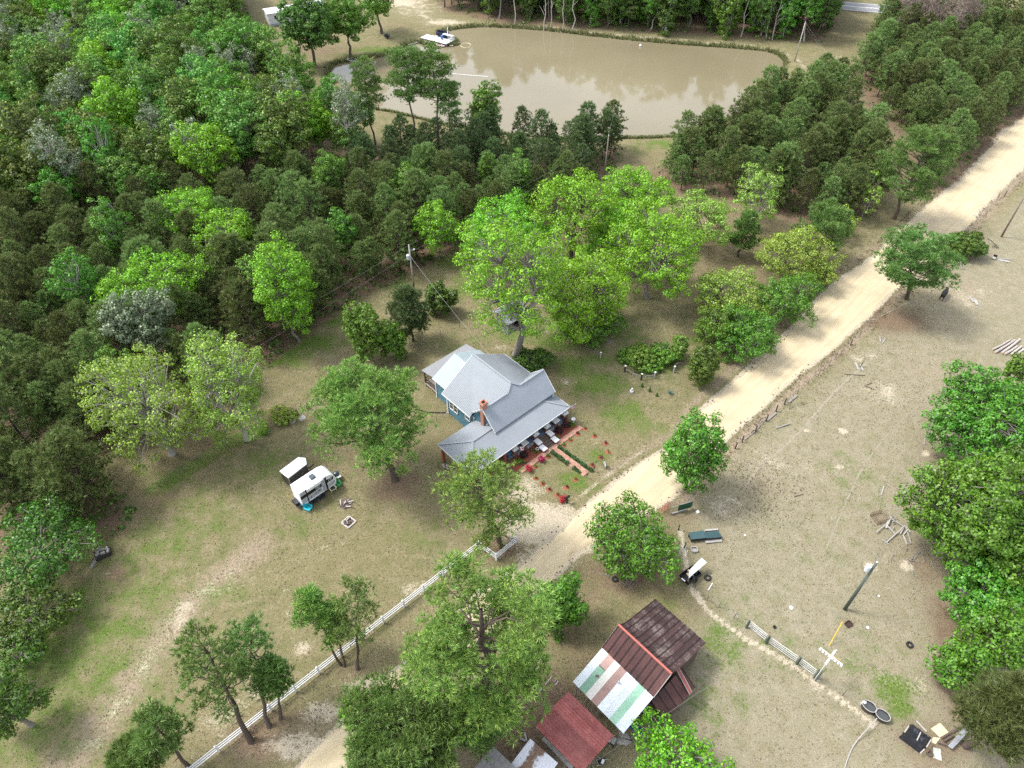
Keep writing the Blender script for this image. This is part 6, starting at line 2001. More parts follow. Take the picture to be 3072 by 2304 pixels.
# long white beam lying between shed and carport
c4 = lambda x, y, z=0.0: G(1400 + x / 4.424, 2000 + y / 4.424, z)
o = MB().bar(c4(1010, 950, 1.2), c4(1400, 1345, 1.2), 0.32, 0.26).build('box_beam', PALEW)
tag(o, 'long pale boxed beam lying between tin shed and red carport', 'beam')
for (a, b, l_) in [((770, 875), (795, 985), 'short pale plank leaning upright behind the tin shed'), ((710, 950), (785, 985), 'short pale plank lying across its neighbour behind the tin shed')]:
    tag(MB().bar(c4(*a, 0.12), c4(*b, 0.12), 0.16, 0.08).build('plank', PALEW), l_, 'plank')
for (a, b, w, l_) in [((1045, 245), (1130, 130), 0.09, 'long pale lath on the brown earth above the red carport'), ((965, 340), (1000, 285), 0.16, 'stubby pale board end below the long lath'),
                      ((1175, 250), (1215, 195), 0.10, 'short pale stick right of the long lath'), ((590, 530), (775, 550), 0.1, 'bleached branch piece on the earth under the huge pine'),
                      ((1165, 205), (1188, 172), 0.07, 'tiny pale stick beside the long lath')]:
    tag(MB().bar(on(c4(*a), 0.05), on(c4(*b), 0.05), w, 0.06).build('stick', PALEW), l_, 'stick')
# blue plastic sled with a white jug, by the barn
z7 = lambda x, y, z=0.0: G(1700 + x / 3.7705, 1760 + y / 3.7705, z)
p = z7(778, 1605)
o = thing('blue_tub', 'blue plastic tub lying beside the striped lean-to roof', 'tub', on(p), math.radians(-38))
BLUEP = mat_plain('blue_plastic', (0.015, 0.07, 0.32), 0.4, 0, 0.15, 3)
MB().bx(-0.55, 0.55, -0.2, 0.2, 0.02, 0.06).build('bottom', BLUEP, o)
for a in ((-0.55, 0.55, -0.24, -0.2), (-0.55, 0.55, 0.2, 0.24), (-0.59, -0.55, -0.2, 0.2), (0.55, 0.59, -0.2, 0.2)):
    MB().bx(a[0], a[1], a[2], a[3], 0.02, 0.24).build('side', BLUEP, o)
o = thing('white_jug', 'white plastic jug standing in the blue tub', 'jug', on(p + Vector((0.12, 0.05, 0)), 0.07))
MB().lathe([(0.1, 0.0), (0.12, 0.05), (0.12, 0.28), (0.05, 0.38), (0.04, 0.44)], 10).build('body', CAPW, o)
MB().lathe([(0.045, 0.44), (0.045, 0.48)], 8).build('lid', BLUEP, o)
# clutter under the lean-to edge
for (x, y, s_, mt, nm, l_) in [(905, 1410, (0.8, 0.5, 0.45), CAPW, 'storage_crate', 'dirty white crate in the shade between the two barn roofs'), (1015, 1430, (0.75, 0.35, 0.3), GREYM, 'metal_box', 'grey metal box right of the dirty white crate'),
                               (860, 1450, (0.3, 0.3, 0.35), GREYM, 'metal_bucket', 'small grey bucket left of the dirty white crate')]:
    q = on(z7(x, y))
    o = thing(nm, l_, 'crate' if 'crate' in nm else 'box' if 'box' in nm else 'bucket', q, R_.uniform(0, 1))
    a, b, h_ = s_
    if nm == 'metal_bucket':
        MB().lathe([(0.1, 0.0), (0.15, 0.32), (0.135, 0.32), (0.09, 0.04)], 10).build('body', mt, o)
        MB().tube([(-0.14, 0, 0.32), (-0.08, 0, 0.42), (0.08, 0, 0.42), (0.14, 0, 0.32)], 0.01, 4).build('handle', BLACK, o)
    else:
        MB().bx(-a / 2, a / 2, -b / 2, b / 2, 0.0, h_).build('body', mt, o)
        MB().bx(-a / 2 - 0.03, a / 2 + 0.03, -b / 2 - 0.03, b / 2 + 0.03, h_, h_ + 0.05).build('lid', mt, o)
# kettle grill with grey hood and a small smoker by the carport
p = on(c4(1890, 1010))
o = thing('grill', 'black barbecue grill with grey hood at the right corner of the red carport', 'grill', p, math.radians(-30))
for x in (-0.45, 0.45):
    for y in (-0.25, 0.25):
        MB().bx(x - 0.03, x + 0.03, y - 0.03, y + 0.03, 0, 0.7).build('leg', BLACK, o)
MB().bx(-0.55, 0.55, -0.3, 0.3, 0.7, 0.95).build('firebox', BLACK, o)
m = MB()
pr_ = [(0.3 * math.cos(a), 0.95 + 0.25 * math.sin(a)) for a in np.linspace(0, math.pi, 7)]
n = len(pr_)
m.add([(-0.52, y, z) for y, z in pr_] + [(0.1, y, z) for y, z in pr_], [tuple(range(n - 1, -1, -1)), tuple(range(n, 2 * n))] + [(i, i + 1, n + i + 1, n + i) for i in range(n - 1)])
m.build('hood', GREYM, o)
MB().bx(0.15, 0.5, -0.28, 0.28, 0.96, 1.0).build('side_shelf', PALEW, o)
p = on(c4(1790, 1270))
o = thing('scrap_bundle', 'small black and white scrap bundle on the grass below the carport', 'scrap', p)
MB().box((0, 0, 0.12), (0.5, 0.4, 0.22), 0.5).build('bag', TARPB, o)
MB().box((0.08, -0.02, 0.28), (0.35, 0.22, 0.14), 1.1).build('white_sack', CAPW, o)
p = on(c4(1650, 1300))
o = thing('brush_heap', 'heap of pale brush at the lower right corner of the red carport', 'brush', p)
rgq = np.random.default_rng(9)
for i in range(22):
    a = rgq.uniform(0, 6.28)
    q = Vector((rgq.normal() * 0.4, rgq.normal() * 0.35, 0.1 + rgq.uniform(0, 0.3)))
    e = q + Vector((math.cos(a), math.sin(a), rgq.normal() * 0.2)) * rgq.uniform(0.3, 0.8)
    MB().tube([q, (q + e) / 2 + Vector((0, 0, 0.04)), e], [0.025, 0.02, 0.012], 4).build('branch', PALEW, o)
sheet('dust_patch', [c4(1990, 870), c4(2120, 890), c4(2200, 980), c4(2110, 1060), c4(1990, 1000)], 0.055, mat_plain('grey_dust', (0.30, 0.285, 0.265), 0.95, 0, 0.35, 3, 0.1, 0.6), jag=0.18, sub=6)

# ---------------------------------------------------------------- white rail fence
VINYL = mat_plain('white_vinyl', (0.62, 0.63, 0.64), 0.35, 0, 0.05, 3)
wf = thing('rail_fence', 'white three-rail fence along the lawn side of the sand road', 'fence', (0, 0, 0))
fpts = [Q(1, 2, 1133, 205), Q(1, 2, 1005, 312), Q(1, 2, 893, 232)]
A, Z_ = Q(1, 2, 893, 232), Q(0, 2, 1250, 1690)
nsec = round((A - Z_).length / 2.45)
for i in range(1, nsec + 1):
    fpts.append(A + (Z_ - A) * (i / nsec) + Vector((math.sin(i * 0.9) * 0.05, math.cos(i * 0.7) * 0.05, 0)))
MB_POST = None
for i, p in enumerate(fpts):
    z = gz(p)
    po = MB().bx(-0.07, 0.07, -0.07, 0.07, -0.1, 1.32).build('post', VINYL, wf, loc=(p.x, p.y, z), rz=0.85)
    cp_ = MB().add([(-0.09, -0.09, 1.32), (0.09, -0.09, 1.32), (0.09, 0.09, 1.32), (-0.09, 0.09, 1.32), (0, 0, 1.42)], [(0, 1, 4), (1, 2, 4), (2, 3, 4), (3, 0, 4), (3, 2, 1, 0)]).build('post_cap', VINYL, po)
    if i:
        a, b = fpts[i - 1], p
        for h_ in (0.38, 0.76, 1.14):
            MB().bar(on(a, h_), on(b, h_), 0.045, 0.15).build('rail', VINYL, wf)

# ---------------------------------------------------------------- treehouse
TH = G(1534, 975, 6.0)
th = thing('treehouse', 'weathered plank treehouse with grey tin roof high in the pecan fork', 'treehouse', (TH.x - 0.1, TH.y + 0.2, 5.9), math.radians(40))
TINR = mat_metal_sheet('old_tin', (0.52, 0.52, 0.53), (0.33, 0.32, 0.31), 0.35, 0.55)
MB().bx(-1.5, 1.5, -1.3, 1.3, -0.12, 0.0).build('floor', GREYW, th)
hw_, hd = 1.3, 1.1
nb_ = 11
for i in range(nb_):
    z0, z1 = i * 0.19, (i + 1) * 0.19 - 0.012
    for (a, b) in [((-hw_, -hd), (hw_, -hd)), ((-hw_, hd), (hw_, hd)), ((-hw_, -hd), (-hw_, hd)), ((hw_, -hd), (hw_, hd))]:
        if a[1] == -hd and b[1] == -hd and 3 < i < 8:      # window opening
            MB().bar((a[0], a[1], (z0 + z1) / 2), (-0.3, a[1], (z0 + z1) / 2), 0.04, z1 - z0).build('plank', GREYW, th)
            MB().bar((0.4, a[1], (z0 + z1) / 2), (b[0], a[1], (z0 + z1) / 2), 0.04, z1 - z0).build('plank', GREYW, th)
        else:
            MB().bar((a[0], a[1], (z0 + z1) / 2), (b[0], b[1], (z0 + z1) / 2), 0.04, z1 - z0).build('plank', GREYW, th)
for x in (-hw_, hw_):
    for y in (-hd, hd):
        MB().bx(x - 0.06, x + 0.06, y - 0.06, y + 0.06, -0.5, 2.1).build('post', GREYW, th)
for (q) in ([(-1.9, 0, 2.95), (1.9, 0, 2.95), (1.9, -1.7, 2.0), (-1.9, -1.7, 2.0)], [(-1.9, 0, 2.95), (1.9, 0, 2.95), (1.9, 1.7, 2.0), (-1.9, 1.7, 2.0)]):
    for i in range(5):
        t0, t1 = i / 5, (i + 1) / 5 + 0.005
        sheetpart('roof_panel', [lerp(q[0], q[1], t0), lerp(q[0], q[1], t1), lerp(q[3], q[2], t1), lerp(q[3], q[2], t0)], TINR, th, 0.17)
for x in (-1.2, 1.2):
    MB().bar((x, -1.0, -0.1), (0.2, 0.6, -1.9), 0.1, 0.12).build('brace', GREYW, th)
    MB().bar((x, 1.0, -0.1), (0.2, 0.6, -1.9), 0.1, 0.12).build('brace', GREYW, th)

# ---------------------------------------------------------------- far homestead: white mobile home
mh = thing('mobile_home', 'white mobile home half hidden by dark oaks left of the pond', 'mobile home', on(D(640, 42)), math.radians(28))
MB().bx(-7.5, 7.5, -2.1, 2.1, 0.5, 3.1).build('wall', WHITE, mh)
m = MB()
m.slab([(-7.8, -2.35, 3.1), (7.8, -2.35, 3.1), (7.8, 0, 3.6), (-7.8, 0, 3.6)], 0.06)
m.slab([(-7.8, 2.35, 3.1), (7.8, 2.35, 3.1), (7.8, 0, 3.6), (-7.8, 0, 3.6)], 0.06)
m.build('roof', mat_roof('white_tin_roof', (0.66, 0.68, 0.70)), mh)
MB().bx(-7.4, 7.4, -2.0, 2.0, 0.0, 0.5).build('skirt', FOUND, mh)
for x in (-5.5, -2.5, 1.0, 4.0):
    w = MB().bx(x - 0.5, x + 0.5, -2.14, -2.09, 1.5, 2.5).build('window', WHITE, mh)
    MB().bx(x - 0.42, x + 0.42, -2.16, -2.13, 1.58, 2.42).build('pane', GLASS, w)
d_ = MB().bx(-0.9, 0.0, -2.14, -2.09, 0.55, 2.55).build('door', GREYM, mh)
MB().bx(-0.15, -0.1, -2.18, -2.13, 1.4, 1.5).build('handle', BLACK, d_)
# ================================================================ poles and wires
POLEW = mat_plain('pole_wood', (0.17, 0.14, 0.115), 0.95, 0, 0.3, 3, 0.1, 0.4)
POLEG = mat_plain('green_treated_pole', (0.085, 0.105, 0.085), 0.9, 0, 0.3, 3, 0.1, 0.4)
POLEP = mat_plain('pale_pole_wood', (0.33, 0.30, 0.27), 0.95, 0, 0.25, 3, 0.1, 0.4)
WIRE = mat_plain('wire', (0.20, 0.20, 0.19), 0.5, 0.3, 0.1)
INSUL = mat_plain('porcelain', (0.62, 0.63, 0.66), 0.3, 0, 0.1)
def pole_at(base, h, label, mat, r=0.15, trans=None, arm=False):
    o = thing('utility_pole', label, 'pole', on(base), 0.0, 'utility poles')
    MB().tube([(0, 0, -0.3), (0, 0, h * 0.5), (0, 0, h)], [r, r * 0.85, r * 0.68], 10).build('shaft', mat, o, smooth=True)
    ins = MB().lathe([(0.03, 0.0), (0.03, 0.12), (0.08, 0.14), (0.05, 0.18), (0.08, 0.21), (0.02, 0.26)], 8, (0, 0, h)).build('insulator', INSUL, o)
    if trans:
        tx, ty, tz = trans
        t = MB().lathe([(0.02, 0.0), (0.22, 0.02), (0.24, 0.06), (0.24, 0.72), (0.22, 0.78), (0.05, 0.82)], 14, (tx, ty, tz)).build('transformer', mat_plain('transformer_grey', (0.55, 0.58, 0.62), 0.4, 0.2, 0.08), o)
        MB().lathe([(0.05, 0.0), (0.07, 0.05), (0.04, 0.10), (0.06, 0.14), (0.03, 0.24)], 8, (tx + 0.08, ty, tz + 0.80)).build('bushing', INSUL, t)
        MB().bar((0, 0, tz + 0.55), (tx, ty, tz + 0.55), 0.06, 0.10).build('bracket', GREYM, o)
        MB().bar((0, 0, tz + 0.2), (tx, ty, tz + 0.2), 0.06, 0.06).build('bracket', GREYM, o)
    if arm:
        MB().tube([(0, 0, h - 0.75), (0.35, 0.05, h - 0.7), (0.6, 0.1, h - 0.62)], 0.025, 6).build('bracket_arm', GREYM, o)
        MB().lathe([(0.03, -0.12), (0.10, -0.05), (0.13, 0.04), (0.09, 0.12), (0.03, 0.16)], 10, (0.66, 0.11, h - 0.66)).build('yard_light', INSUL, o)
    return Vector((base.x, base.y, h))
P_H = Q(1, 1, 472, 215)                     # behind the house
P_M = Q(1, 0, 1700, 1200)                   # by the orchard
P_P = Q(2, 0, 725, 400)                     # pond corner
P_F = Q(2, 2, 1050, 630)                    # pasture
P_R = Q(2, 0, 2065, 1535)                   # right edge
t_h = pole_at(P_H, 7.6, 'grey pole with transformer and yard light behind the house', POLEP, 0.14, (-0.32, 0.02, 5.3), True)
MB().box((P_H.x + 0.02, P_H.y - 0.2, 0.9), (0.26, 0.2, 0.4)).build('meter_can', BLACK)
tag(bpy.data.objects['meter_can'], 'black meter can low on the pole behind the house', 'meter')
t_m = pole_at(P_M, 9.2, 'plain brown pole at the gap between orchard and pines', POLEW, 0.15)
t_p = pole_at(P_P, 8.6, 'pale leaning-looking pole at the right corner of the pond', POLEP, 0.14)
t_f = pole_at(P_F, 8.6, 'dark green treated pole with transformer in the pasture', POLEG, 0.17, (-0.5, -0.05, 7.4))
t_r = pole_at(P_R, 8.8, 'tall dark pole leaving the picture at the right edge of the pasture', POLEW, 0.15)
def wire(label, a, b, sag=0.5, r=0.009, mat=None, n=14):
    a, b = Vector(a), Vector(b)
    pts = [a + (b - a) * (i / n) - Vector((0, 0, sag * 4 * (i / n) * (1 - i / n))) for i in range(n + 1)]
    tag(MB().tube(pts, r, 5).build('power_line', mat or WIRE), label, 'wire')
wire('upper wire from the transformer pole to the plain orchard pole', t_h + Vector((0, 0, 0.2)), t_m + Vector((0, 0, 0.2)), 0.8)
wire('lower wire from the transformer pole to the plain orchard pole', t_h - Vector((0, 0, 1.0)), t_m - Vector((0, 0, 1.0)), 0.9)
lw = Q(0, 1, 1660, 635, 5.0)
wire('upper wire leading left from the transformer pole over the grass strip', t_h + Vector((0, 0, 0.2)), Vector((-48, 52, 7.5)), 1.2)
wire('lower wire leading left from the transformer pole over the grass strip', t_h - Vector((0, 0, 1.2)), Vector((-47, 50.5, 6.3)), 1.2)
wire('twisted service cable from the transformer pole to the house roof', t_h - Vector((0, 0, 1.6)), HW_(13.0, 11.4, 4.6), 0.5, 0.014)
wire('upper wire from the orchard pole over the pine stand', t_m + Vector((0, 0, 0.2)), t_m + (t_p - t_m) * 0.2 + Vector((0, 40, 0)), 0.6)
wire('left wire from the pond pole along the cleared strip', t_p + Vector((0, 0, 0.1)), D(1990, 345, 8.4), 0.9)
wire('right wire from the pond pole along the cleared strip', t_p + Vector((0.3, 0, -0.9)), D(2010, 345, 7.6), 0.9)
wire('left wire from the cleared strip across the sand road to the edge pole', D(1990, 345, 8.4), t_r + Vector((0, 0, 0.1)), 0.6)
wire('upper wire over the pasture to the right edge pole', t_f + Vector((0, 0, 0.2)), t_r + Vector((0, 0, 0.2)), 0.9)
wire('lower wire over the pasture to the right edge pole', t_f - Vector((-0.15, 0, 0.9)), t_r - Vector((0, 0, 0.9)), 0.9)
wire('service wire from the pasture pole down to the barn gutter', t_f - Vector((0, 0, 1.6)), z7(1120, 1450, 2.6), 0.7)
wire('wire passing low over the barn yard towards the bottom edge', z7(1520, 1170, 3.0), c4(1720, 1250, 3.0), 0.15)
YEL = mat_plain('yellow_guard', (0.75, 0.42, 0.02), 0.5, 0, 0.1)
g0, g1 = Q(2, 2, 948, 868), t_f - Vector((0, 0, 1.2))
gm = g0 + (g1 - g0) * 0.33
gy_ = thing('guy_wire', 'guy wire of the pasture pole with a yellow plastic guard', 'wire', on(g0))
MB().tube([gm - g0, g1 - g0], 0.014, 5).build('cable', WIRE, gy_)
MB().tube([Vector((0, 0, 0)), gm - g0], 0.035, 6).build('guard', YEL, gy_)

# martin gourd rack
p = G(2400 + 370 / 8.3, 1860 + 1470 / 8.3)
o = thing('gourd_rack', 'white pole with crossed arms hung with white bird gourds beside the pasture fence', 'bird house', on(p), math.radians(-46))
MB().tube([(0, 0, -0.1), (0, 0, 4.9)], 0.035, 8).build('pole', WHITE, o)
for ax in (0, 1):
    d = Vector((1, 0, 0)) if ax == 0 else Vector((0, 1, 0))
    L = 1.05 if ax == 0 else 0.8
    MB().bar(d * -L + Vector((0, 0, 4.82 + ax * 0.06)), d * L + Vector((0, 0, 4.82 + ax * 0.06)), 0.05, 0.05).build('arm', WHITE, o)
    for s_ in (-0.95, -0.68, -0.4, -0.14, 0.14, 0.4, 0.68, 0.95):
        if abs(s_) < 0.2 and ax:
            continue
        MB().lathe([(0.012, 0.12), (0.035, 0.05), (0.10, -0.05), (0.115, -0.13), (0.08, -0.22), (0.01, -0.25)], 8, d * (s_ * L) + Vector((0, 0, 4.68))).build('gourd', CAPW, o)
MB().tube([(0.7, 0.1, 5.0), (-0.7, -0.2, 5.05)], 0.012, 4).build('perch', YEL, o)
MB().tube([(0.12, -0.1, -0.1), (0.15, -0.12, 2.2)], 0.06, 7).build('support_post', POLEG, o)

# ================================================================ fences
FPOST = mat_plain('dark_fence_post', (0.055, 0.048, 0.042), 0.95, 0, 0.35, 4)
GPOST = mat_plain('green_fence_post', (0.05, 0.065, 0.05), 0.95, 0, 0.35, 4)
TPOST = mat_plain('rusty_t_post', (0.10, 0.07, 0.05), 0.8, 0.2, 0.3, 4)
def fence(label, posts, mats, heights, radii, wires=(0.35, 0.7, 1.05), wr=0.008, wmat=None):
    o = thing('wire_fence', label, 'fence', (0, 0, 0))
    pts = [on(p) for p in posts]
    n = len(pts)
    for i, p in enumerate(pts):
        mt = mats[i] if isinstance(mats, list) else mats
        h_ = heights[i] if isinstance(heights, list) else heights
        r_ = radii[i] if isinstance(radii, list) else radii
        lean = Vector((R_.uniform(-0.05, 0.05), R_.uniform(-0.05, 0.05), 0)) * h_
        MB().tube([p - Vector((0, 0, 0.2)), p + lean + Vector((0, 0, h_))], [r_, r_ * 0.9], 7).build('post', mt, o)
    for h_ in wires:
        m = MB()
        for a, b in zip(pts[:-1], pts[1:]):
            mid = (a + b) / 2 + Vector((0, 0, h_ - 0.03))
            m.tube([a + Vector((0, 0, h_)), mid, b + Vector((0, 0, h_))], wr, 4, cap=False)
        tag(m.build('wire', wmat or WIRE, o), kind='stuff')
    return o
# pasture fence along the road, from the maple up to the far right
F1 = [Q(2, 1, 340, 1245), Q(2, 1, 385, 1205), Q(2, 1, 470, 1140), Q(2, 1, 540, 1070), Q(2, 1, 605, 1005), Q(2, 1, 660, 960), Q(2, 1, 690, 995)]
fence('pasture fence of leaning dark posts beside the sand road ditch', F1[:6], FPOST, 1.15, 0.09)
F2 = [Q(2, 1, 660, 960), Q(2, 1, 742, 890), Q(2, 1, 810, 830), Q(2, 1, 878, 775), Q(2, 1, 912, 745), Q(2, 1, 950, 705), Q(2, 1, 985, 670), Q(2, 1, 1022, 640), Q(2, 1, 1090, 575), Q(2, 1, 1145, 520)]
fence('thin pasture fence of rusty stakes continuing along the ditch', F2, TPOST, 1.1, [0.03] * 8 + [0.09, 0.03], wires=(0.4, 0.8, 1.05))
F3 = [Q(2, 1, 1145, 520), Q(2, 1, 1210, 450), Q(2, 1, 1275, 400), Q(2, 0, 1840, 1520), Q(2, 0, 1900, 1440), Q(2, 0, 2040, 1290), Q(2, 0, 2085, 1270), Q(2, 0, 2212, 1140)]
fence('far wire fence between sand road and pasture near the solitary pine', F3, TPOST, 1.1, [0.03, 0.03, 0.03, 0.08, 0.03, 0.05, 0.09, 0.03])
o = MB().bar(on(Q(2, 1, 690, 995)), on(Q(2, 1, 700, 960), 0.95), 0.07, 0.07).build('lone_stake', TPOST)
tag(o, 'single rusty stake standing just inside the pasture fence', 'stake')
# fallen rails and boards along the ditch fence
for a, b, w, l_ in [((685, 950), (740, 905), 0.26, 'thick grey beam lying by the last dark post of the ditch fence'), ((545, 1070), (605, 1020), 0.2, 'white weathered plank lying between two ditch fence posts'),
                    ((470, 1140), (545, 1050), 0.07, 'long thin pale rail fallen against the ditch fence'), ((400, 1195), (480, 1130), 0.07, 'grey rail lying at the foot of the ditch fence'),
                    ((605, 1118), (695, 1090), 0.13, 'single grey board lying in the pasture near the ditch fence')]:
    tag(MB().bar(on(Q(2, 1, *a), 0.10), on(Q(2, 1, *b), 0.12), w, 0.1).build('fallen_board', GREYW), l_, 'board')
# cross fence of the pasture below, with a gate section
F4 = [Q(2, 2, 75, 505), Q(2, 2, 158, 570), Q(2, 2, 232, 618), Q(2, 2, 330, 690), Q(2, 2, 412, 750), Q(2, 2, 540, 850), Q(2, 2, 738, 985), Q(2, 2, 855, 1075), Q(2, 2, 1035, 1190), Q(2, 2, 1160, 1275)]
fence('cross fence of green posts running down the pasture behind the barn', F4, [TPOST, TPOST, TPOST, TPOST, GPOST, GPOST, GPOST, GPOST, TPOST, TPOST], [1.1, 1.1, 1.1, 1.1, 1.35, 1.45, 1.35, 1.5, 1.1, 1.1], [0.03, 0.03, 0.03, 0.03, 0.11, 0.12, 0.11, 0.13, 0.03, 0.03])
def gate(label, a, b, h=1.15, mat=GREYM, bars=4):
    o = thing('field_gate', label, 'gate', on(a))
    d = on(b) - on(a)
    for i in range(bars):
        z = 0.15 + (h - 0.15) * i / (bars - 1)
        MB().tube([Vector((0, 0, z)), d + Vector((0, 0, z))], 0.028, 6).build('bar', mat, o)
    for t in (0.0, 0.5, 1.0):
        MB().tube([d * t + Vector((0, 0, 0.12)), d * t + Vector((0, 0, h))], 0.025, 6).build('upright', mat, o)
WGATE = mat_plain('white_gate_tube', (0.62, 0.63, 0.63), 0.5, 0.2, 0.1)
gate('left tubular gate in the cross fence behind the barn', Q(2, 2, 425, 742), Q(2, 2, 530, 830), 1.1, WGATE)
gate('long middle tubular gate in the cross fence behind the barn', Q(2, 2, 555, 850), Q(2, 2, 728, 970), 1.1, WGATE)
gate('right tubular gate in the cross fence next to the gourd rack', Q(2, 2, 750, 985), Q(2, 2, 845, 1055), 1.1, WGATE)
# pen at the pasture corner by the maple: chain-link panel with green screen, red gate
zz = lambda x, y, z=0.0: G(1960 + x / 4.1475, 1430 + y / 4.1475, z)
o = thing('pen_panel', 'grey framed wire panel with dark green screen near the young maple', 'panel', on(zz(215, 475)))
b_ = on(zz(475, 395)) - on(zz(215, 475))
for t in (0.0, 1.0):
    MB().tube([b_ * t, b_ * t + Vector((0, 0, 1.5))], 0.05, 7).build('post', GREYM, o)
MB().tube([Vector((0, 0, 1.45)), b_ + Vector((0, 0, 1.45))], 0.035, 6).build('top_rail', GREYM, o)
MB().bar(b_ * 0.02 + Vector((0, 0, 0.12)), b_ * 0.75 + Vector((0, 0, 0.12)), 0.16, 0.2).build('ground_log', GREYW, o)
m = MB()
m.add([b_ * 0.3 + Vector((0, 0, 0.3)), b_ * 0.97 + Vector((0, 0, 0.3)), b_ * 0.97 + Vector((0, 0, 1.4)), b_ * 0.3 + Vector((0, 0, 1.4))], [(0, 1, 2, 3)])
m.slab([b_ * 0.3 + Vector((0, 0.01, 0.3)), b_ * 0.97 + Vector((0, 0.01, 0.3)), b_ * 0.97 + Vector((0, 0.01, 1.4)), b_ * 0.3 + Vector((0, 0.01, 1.4))], 0.008)
m.build('screen', mat_plain('green_screen', (0.012, 0.06, 0.028), 0.7, 0, 0.3, 3), o)
RGATE = mat_plain('red_gate_tube', (0.38, 0.12, 0.09), 0.5, 0.1, 0.15)
gate('faded red tubular gate half hidden by the broad low tree', zz(90, 470), zz(175, 400), 1.25, RGATE, 5)
F5 = [zz(160, 385), zz(420, 330), zz(760, 330)]
fence('low chain-link fence at the pasture corner by the maple', F5, GREYM, 1.1, 0.03)
F6 = [zz(310, 665), zz(385, 880), zz(490, 1370)]
fence('short fence with two dark stakes beside the green trough', F6, [FPOST, GPOST, TPOST], [1.0, 1.1, 1.0], [0.07, 0.07, 0.03])
# little fenced plot right of the house
zp = lambda x, y, z=0.0: G(1760 + x / 4.2333, 980 + y / 4.2333, z)
plot = thing('plot_fence', 'low plank fence with white-topped posts round the small shrub plot', 'fence', (0, 0, 0))
PPOST = mat_plain('plot_post_dark', (0.03, 0.028, 0.026), 0.8, 0, 0.3)
for (x, y, dark) in [(172, 405, 0), (482, 575, 1), (690, 680, 1), (858, 655, 0), (1105, 580, 0)]:
    q = on(zp(x, y))
    po = MB().bx(-0.08, 0.08, -0.08, 0.08, -0.1, 1.05).build('post', PPOST if dark else PALEW, plot, loc=q, rz=0.7)
    MB().bx(-0.10, 0.10, -0.10, 0.10, 1.05, 1.13).build('post_cap', CAPW, po)
for a, b in [((482, 575), (590, 640)), ((590, 640), (690, 680)), ((690, 680), (858, 655))]:
    MB().bar(on(zp(*a), 0.55), on(zp(*b), 0.55), 0.06, 0.16).build('rail', GREYW, plot)
tag(MB().tube([on(zp(1112, 540), 0.9), on(zp(1160, 510), 0.7), on(zp(1215, 490), 0.4)], [0.05, 0.04, 0.02], 5).build('dead_limb', PALEW), 'pale dead limb leaning on the right post of the plot fence', 'branch')
# wire fence behind the house, along the wood edge and by the lawn
fence('thin wire fence behind the house between shrubs and lawn', [Q(1, 1, 300, 690), Q(1, 1, 645, 520), Q(1, 1, 765, 465), Q(1, 1, 1200, 500), Q(1, 1, 1460, 520), Q(1, 1, 1570, 585), Q(1, 1, 1680, 660)], TPOST, 1.1, 0.03)
fence('short wire fence from the house corner towards the lime-needled pine', [Q(1, 1, 700, 1035), Q(1, 1, 660, 1045), Q(1, 1, 618, 1075), Q(1, 1, 560, 1110), Q(1, 1, 500, 1150)], BLACK, 1.0, 0.025)
fence('old wire fence along the wood edge above the lawn', [Q(0, 1, 860, 1650), Q(0, 1, 1040, 1500), Q(0, 1, 1290, 1330), Q(0, 1, 1480, 1240), Q(0, 1, 1740, 1110), Q(0, 1, 1880, 1050), Q(0, 1, 2040, 960), Q(0, 1, 2190, 860)], TPOST, 1.1, 0.03)
# ================================================================ camper, trailer and camp
zr = lambda x, y, z=0.0: G(820 + x / 8.296, 1350 + y / 8.296, z)
a, b, d_ = zr(630, 1095, 2.75), zr(1215, 705, 2.75), zr(385, 885, 2.75)
ca = math.atan2((b - a).y, (b - a).x)
rv = thing('travel_trailer', 'white travel trailer with black and grey side stripes parked under the lime-needled pine', 'trailer', (a.x, a.y, 0), ca)
ey_ = Vector((-math.sin(ca), math.cos(ca), 0))
CWD = abs((d_ - a).dot(ey_))
ex_ = Vector((math.cos(ca), math.sin(ca), 0))
CL = (zr(1490, 640, 1.3) - a).dot(ex_)
CWHITE = mat_plain('camper_white', (0.76, 0.78, 0.80), 0.35, 0, 0.05, 2)
CGREY = mat_plain('camper_grey', (0.36, 0.37, 0.40), 0.4, 0, 0.08, 2)
CBLACK = mat_plain('camper_black', (0.014, 0.015, 0.018), 0.3, 0, 0.1, 2)
# side profile: boxy rear, sloping front cap
prof_ = [(0.0, 0.55), (0.0, 2.75), (CL * 0.74, 2.75), (CL * 0.88, 2.55), (CL * 0.96, 2.05), (CL, 1.5), (CL * 0.97, 0.55)]
n = len(prof_)
m = MB()
m.add([(x, 0, z) for x, z in prof_] + [(x, CWD, z) for x, z in prof_], [tuple(range(n)), tuple(range(2 * n - 1, n - 1, -1))] + [(i, n + i, n + (i + 1) % n, (i + 1) % n) for i in range(n)])
m.build('body', CWHITE, rv)
def side(x0, x1, z0, z1, mat, name, dep=0.012, par=None, y=0.0):
    return MB().bx(x0, x1, y - dep, y + 0.02, z0, z1).build(name, mat, par or rv)
side(0.06, CL * 0.93, 1.55, 2.1, CBLACK, 'black_band')
side(0.1, CL * 0.16, 2.15, 2.62, CGREY, 'grey_panel', 0.014)
side(0.1, CL * 0.16, 0.75, 1.5, CGREY, 'grey_panel', 0.014)
side(CL * 0.2, CL * 0.58, 0.8, 1.5, CGREY, 'grey_panel', 0.014)
side(CL * 0.165, CL * 0.195, 0.6, 2.7, CBLACK, 'black_band', 0.016)
dr = side(CL * 0.60, CL * 0.70, 0.65, 2.45, CGREY, 'door', 0.03)
side(CL * 0.615, CL * 0.63, 1.4, 1.5, CBLACK, 'handle', 0.05, dr)
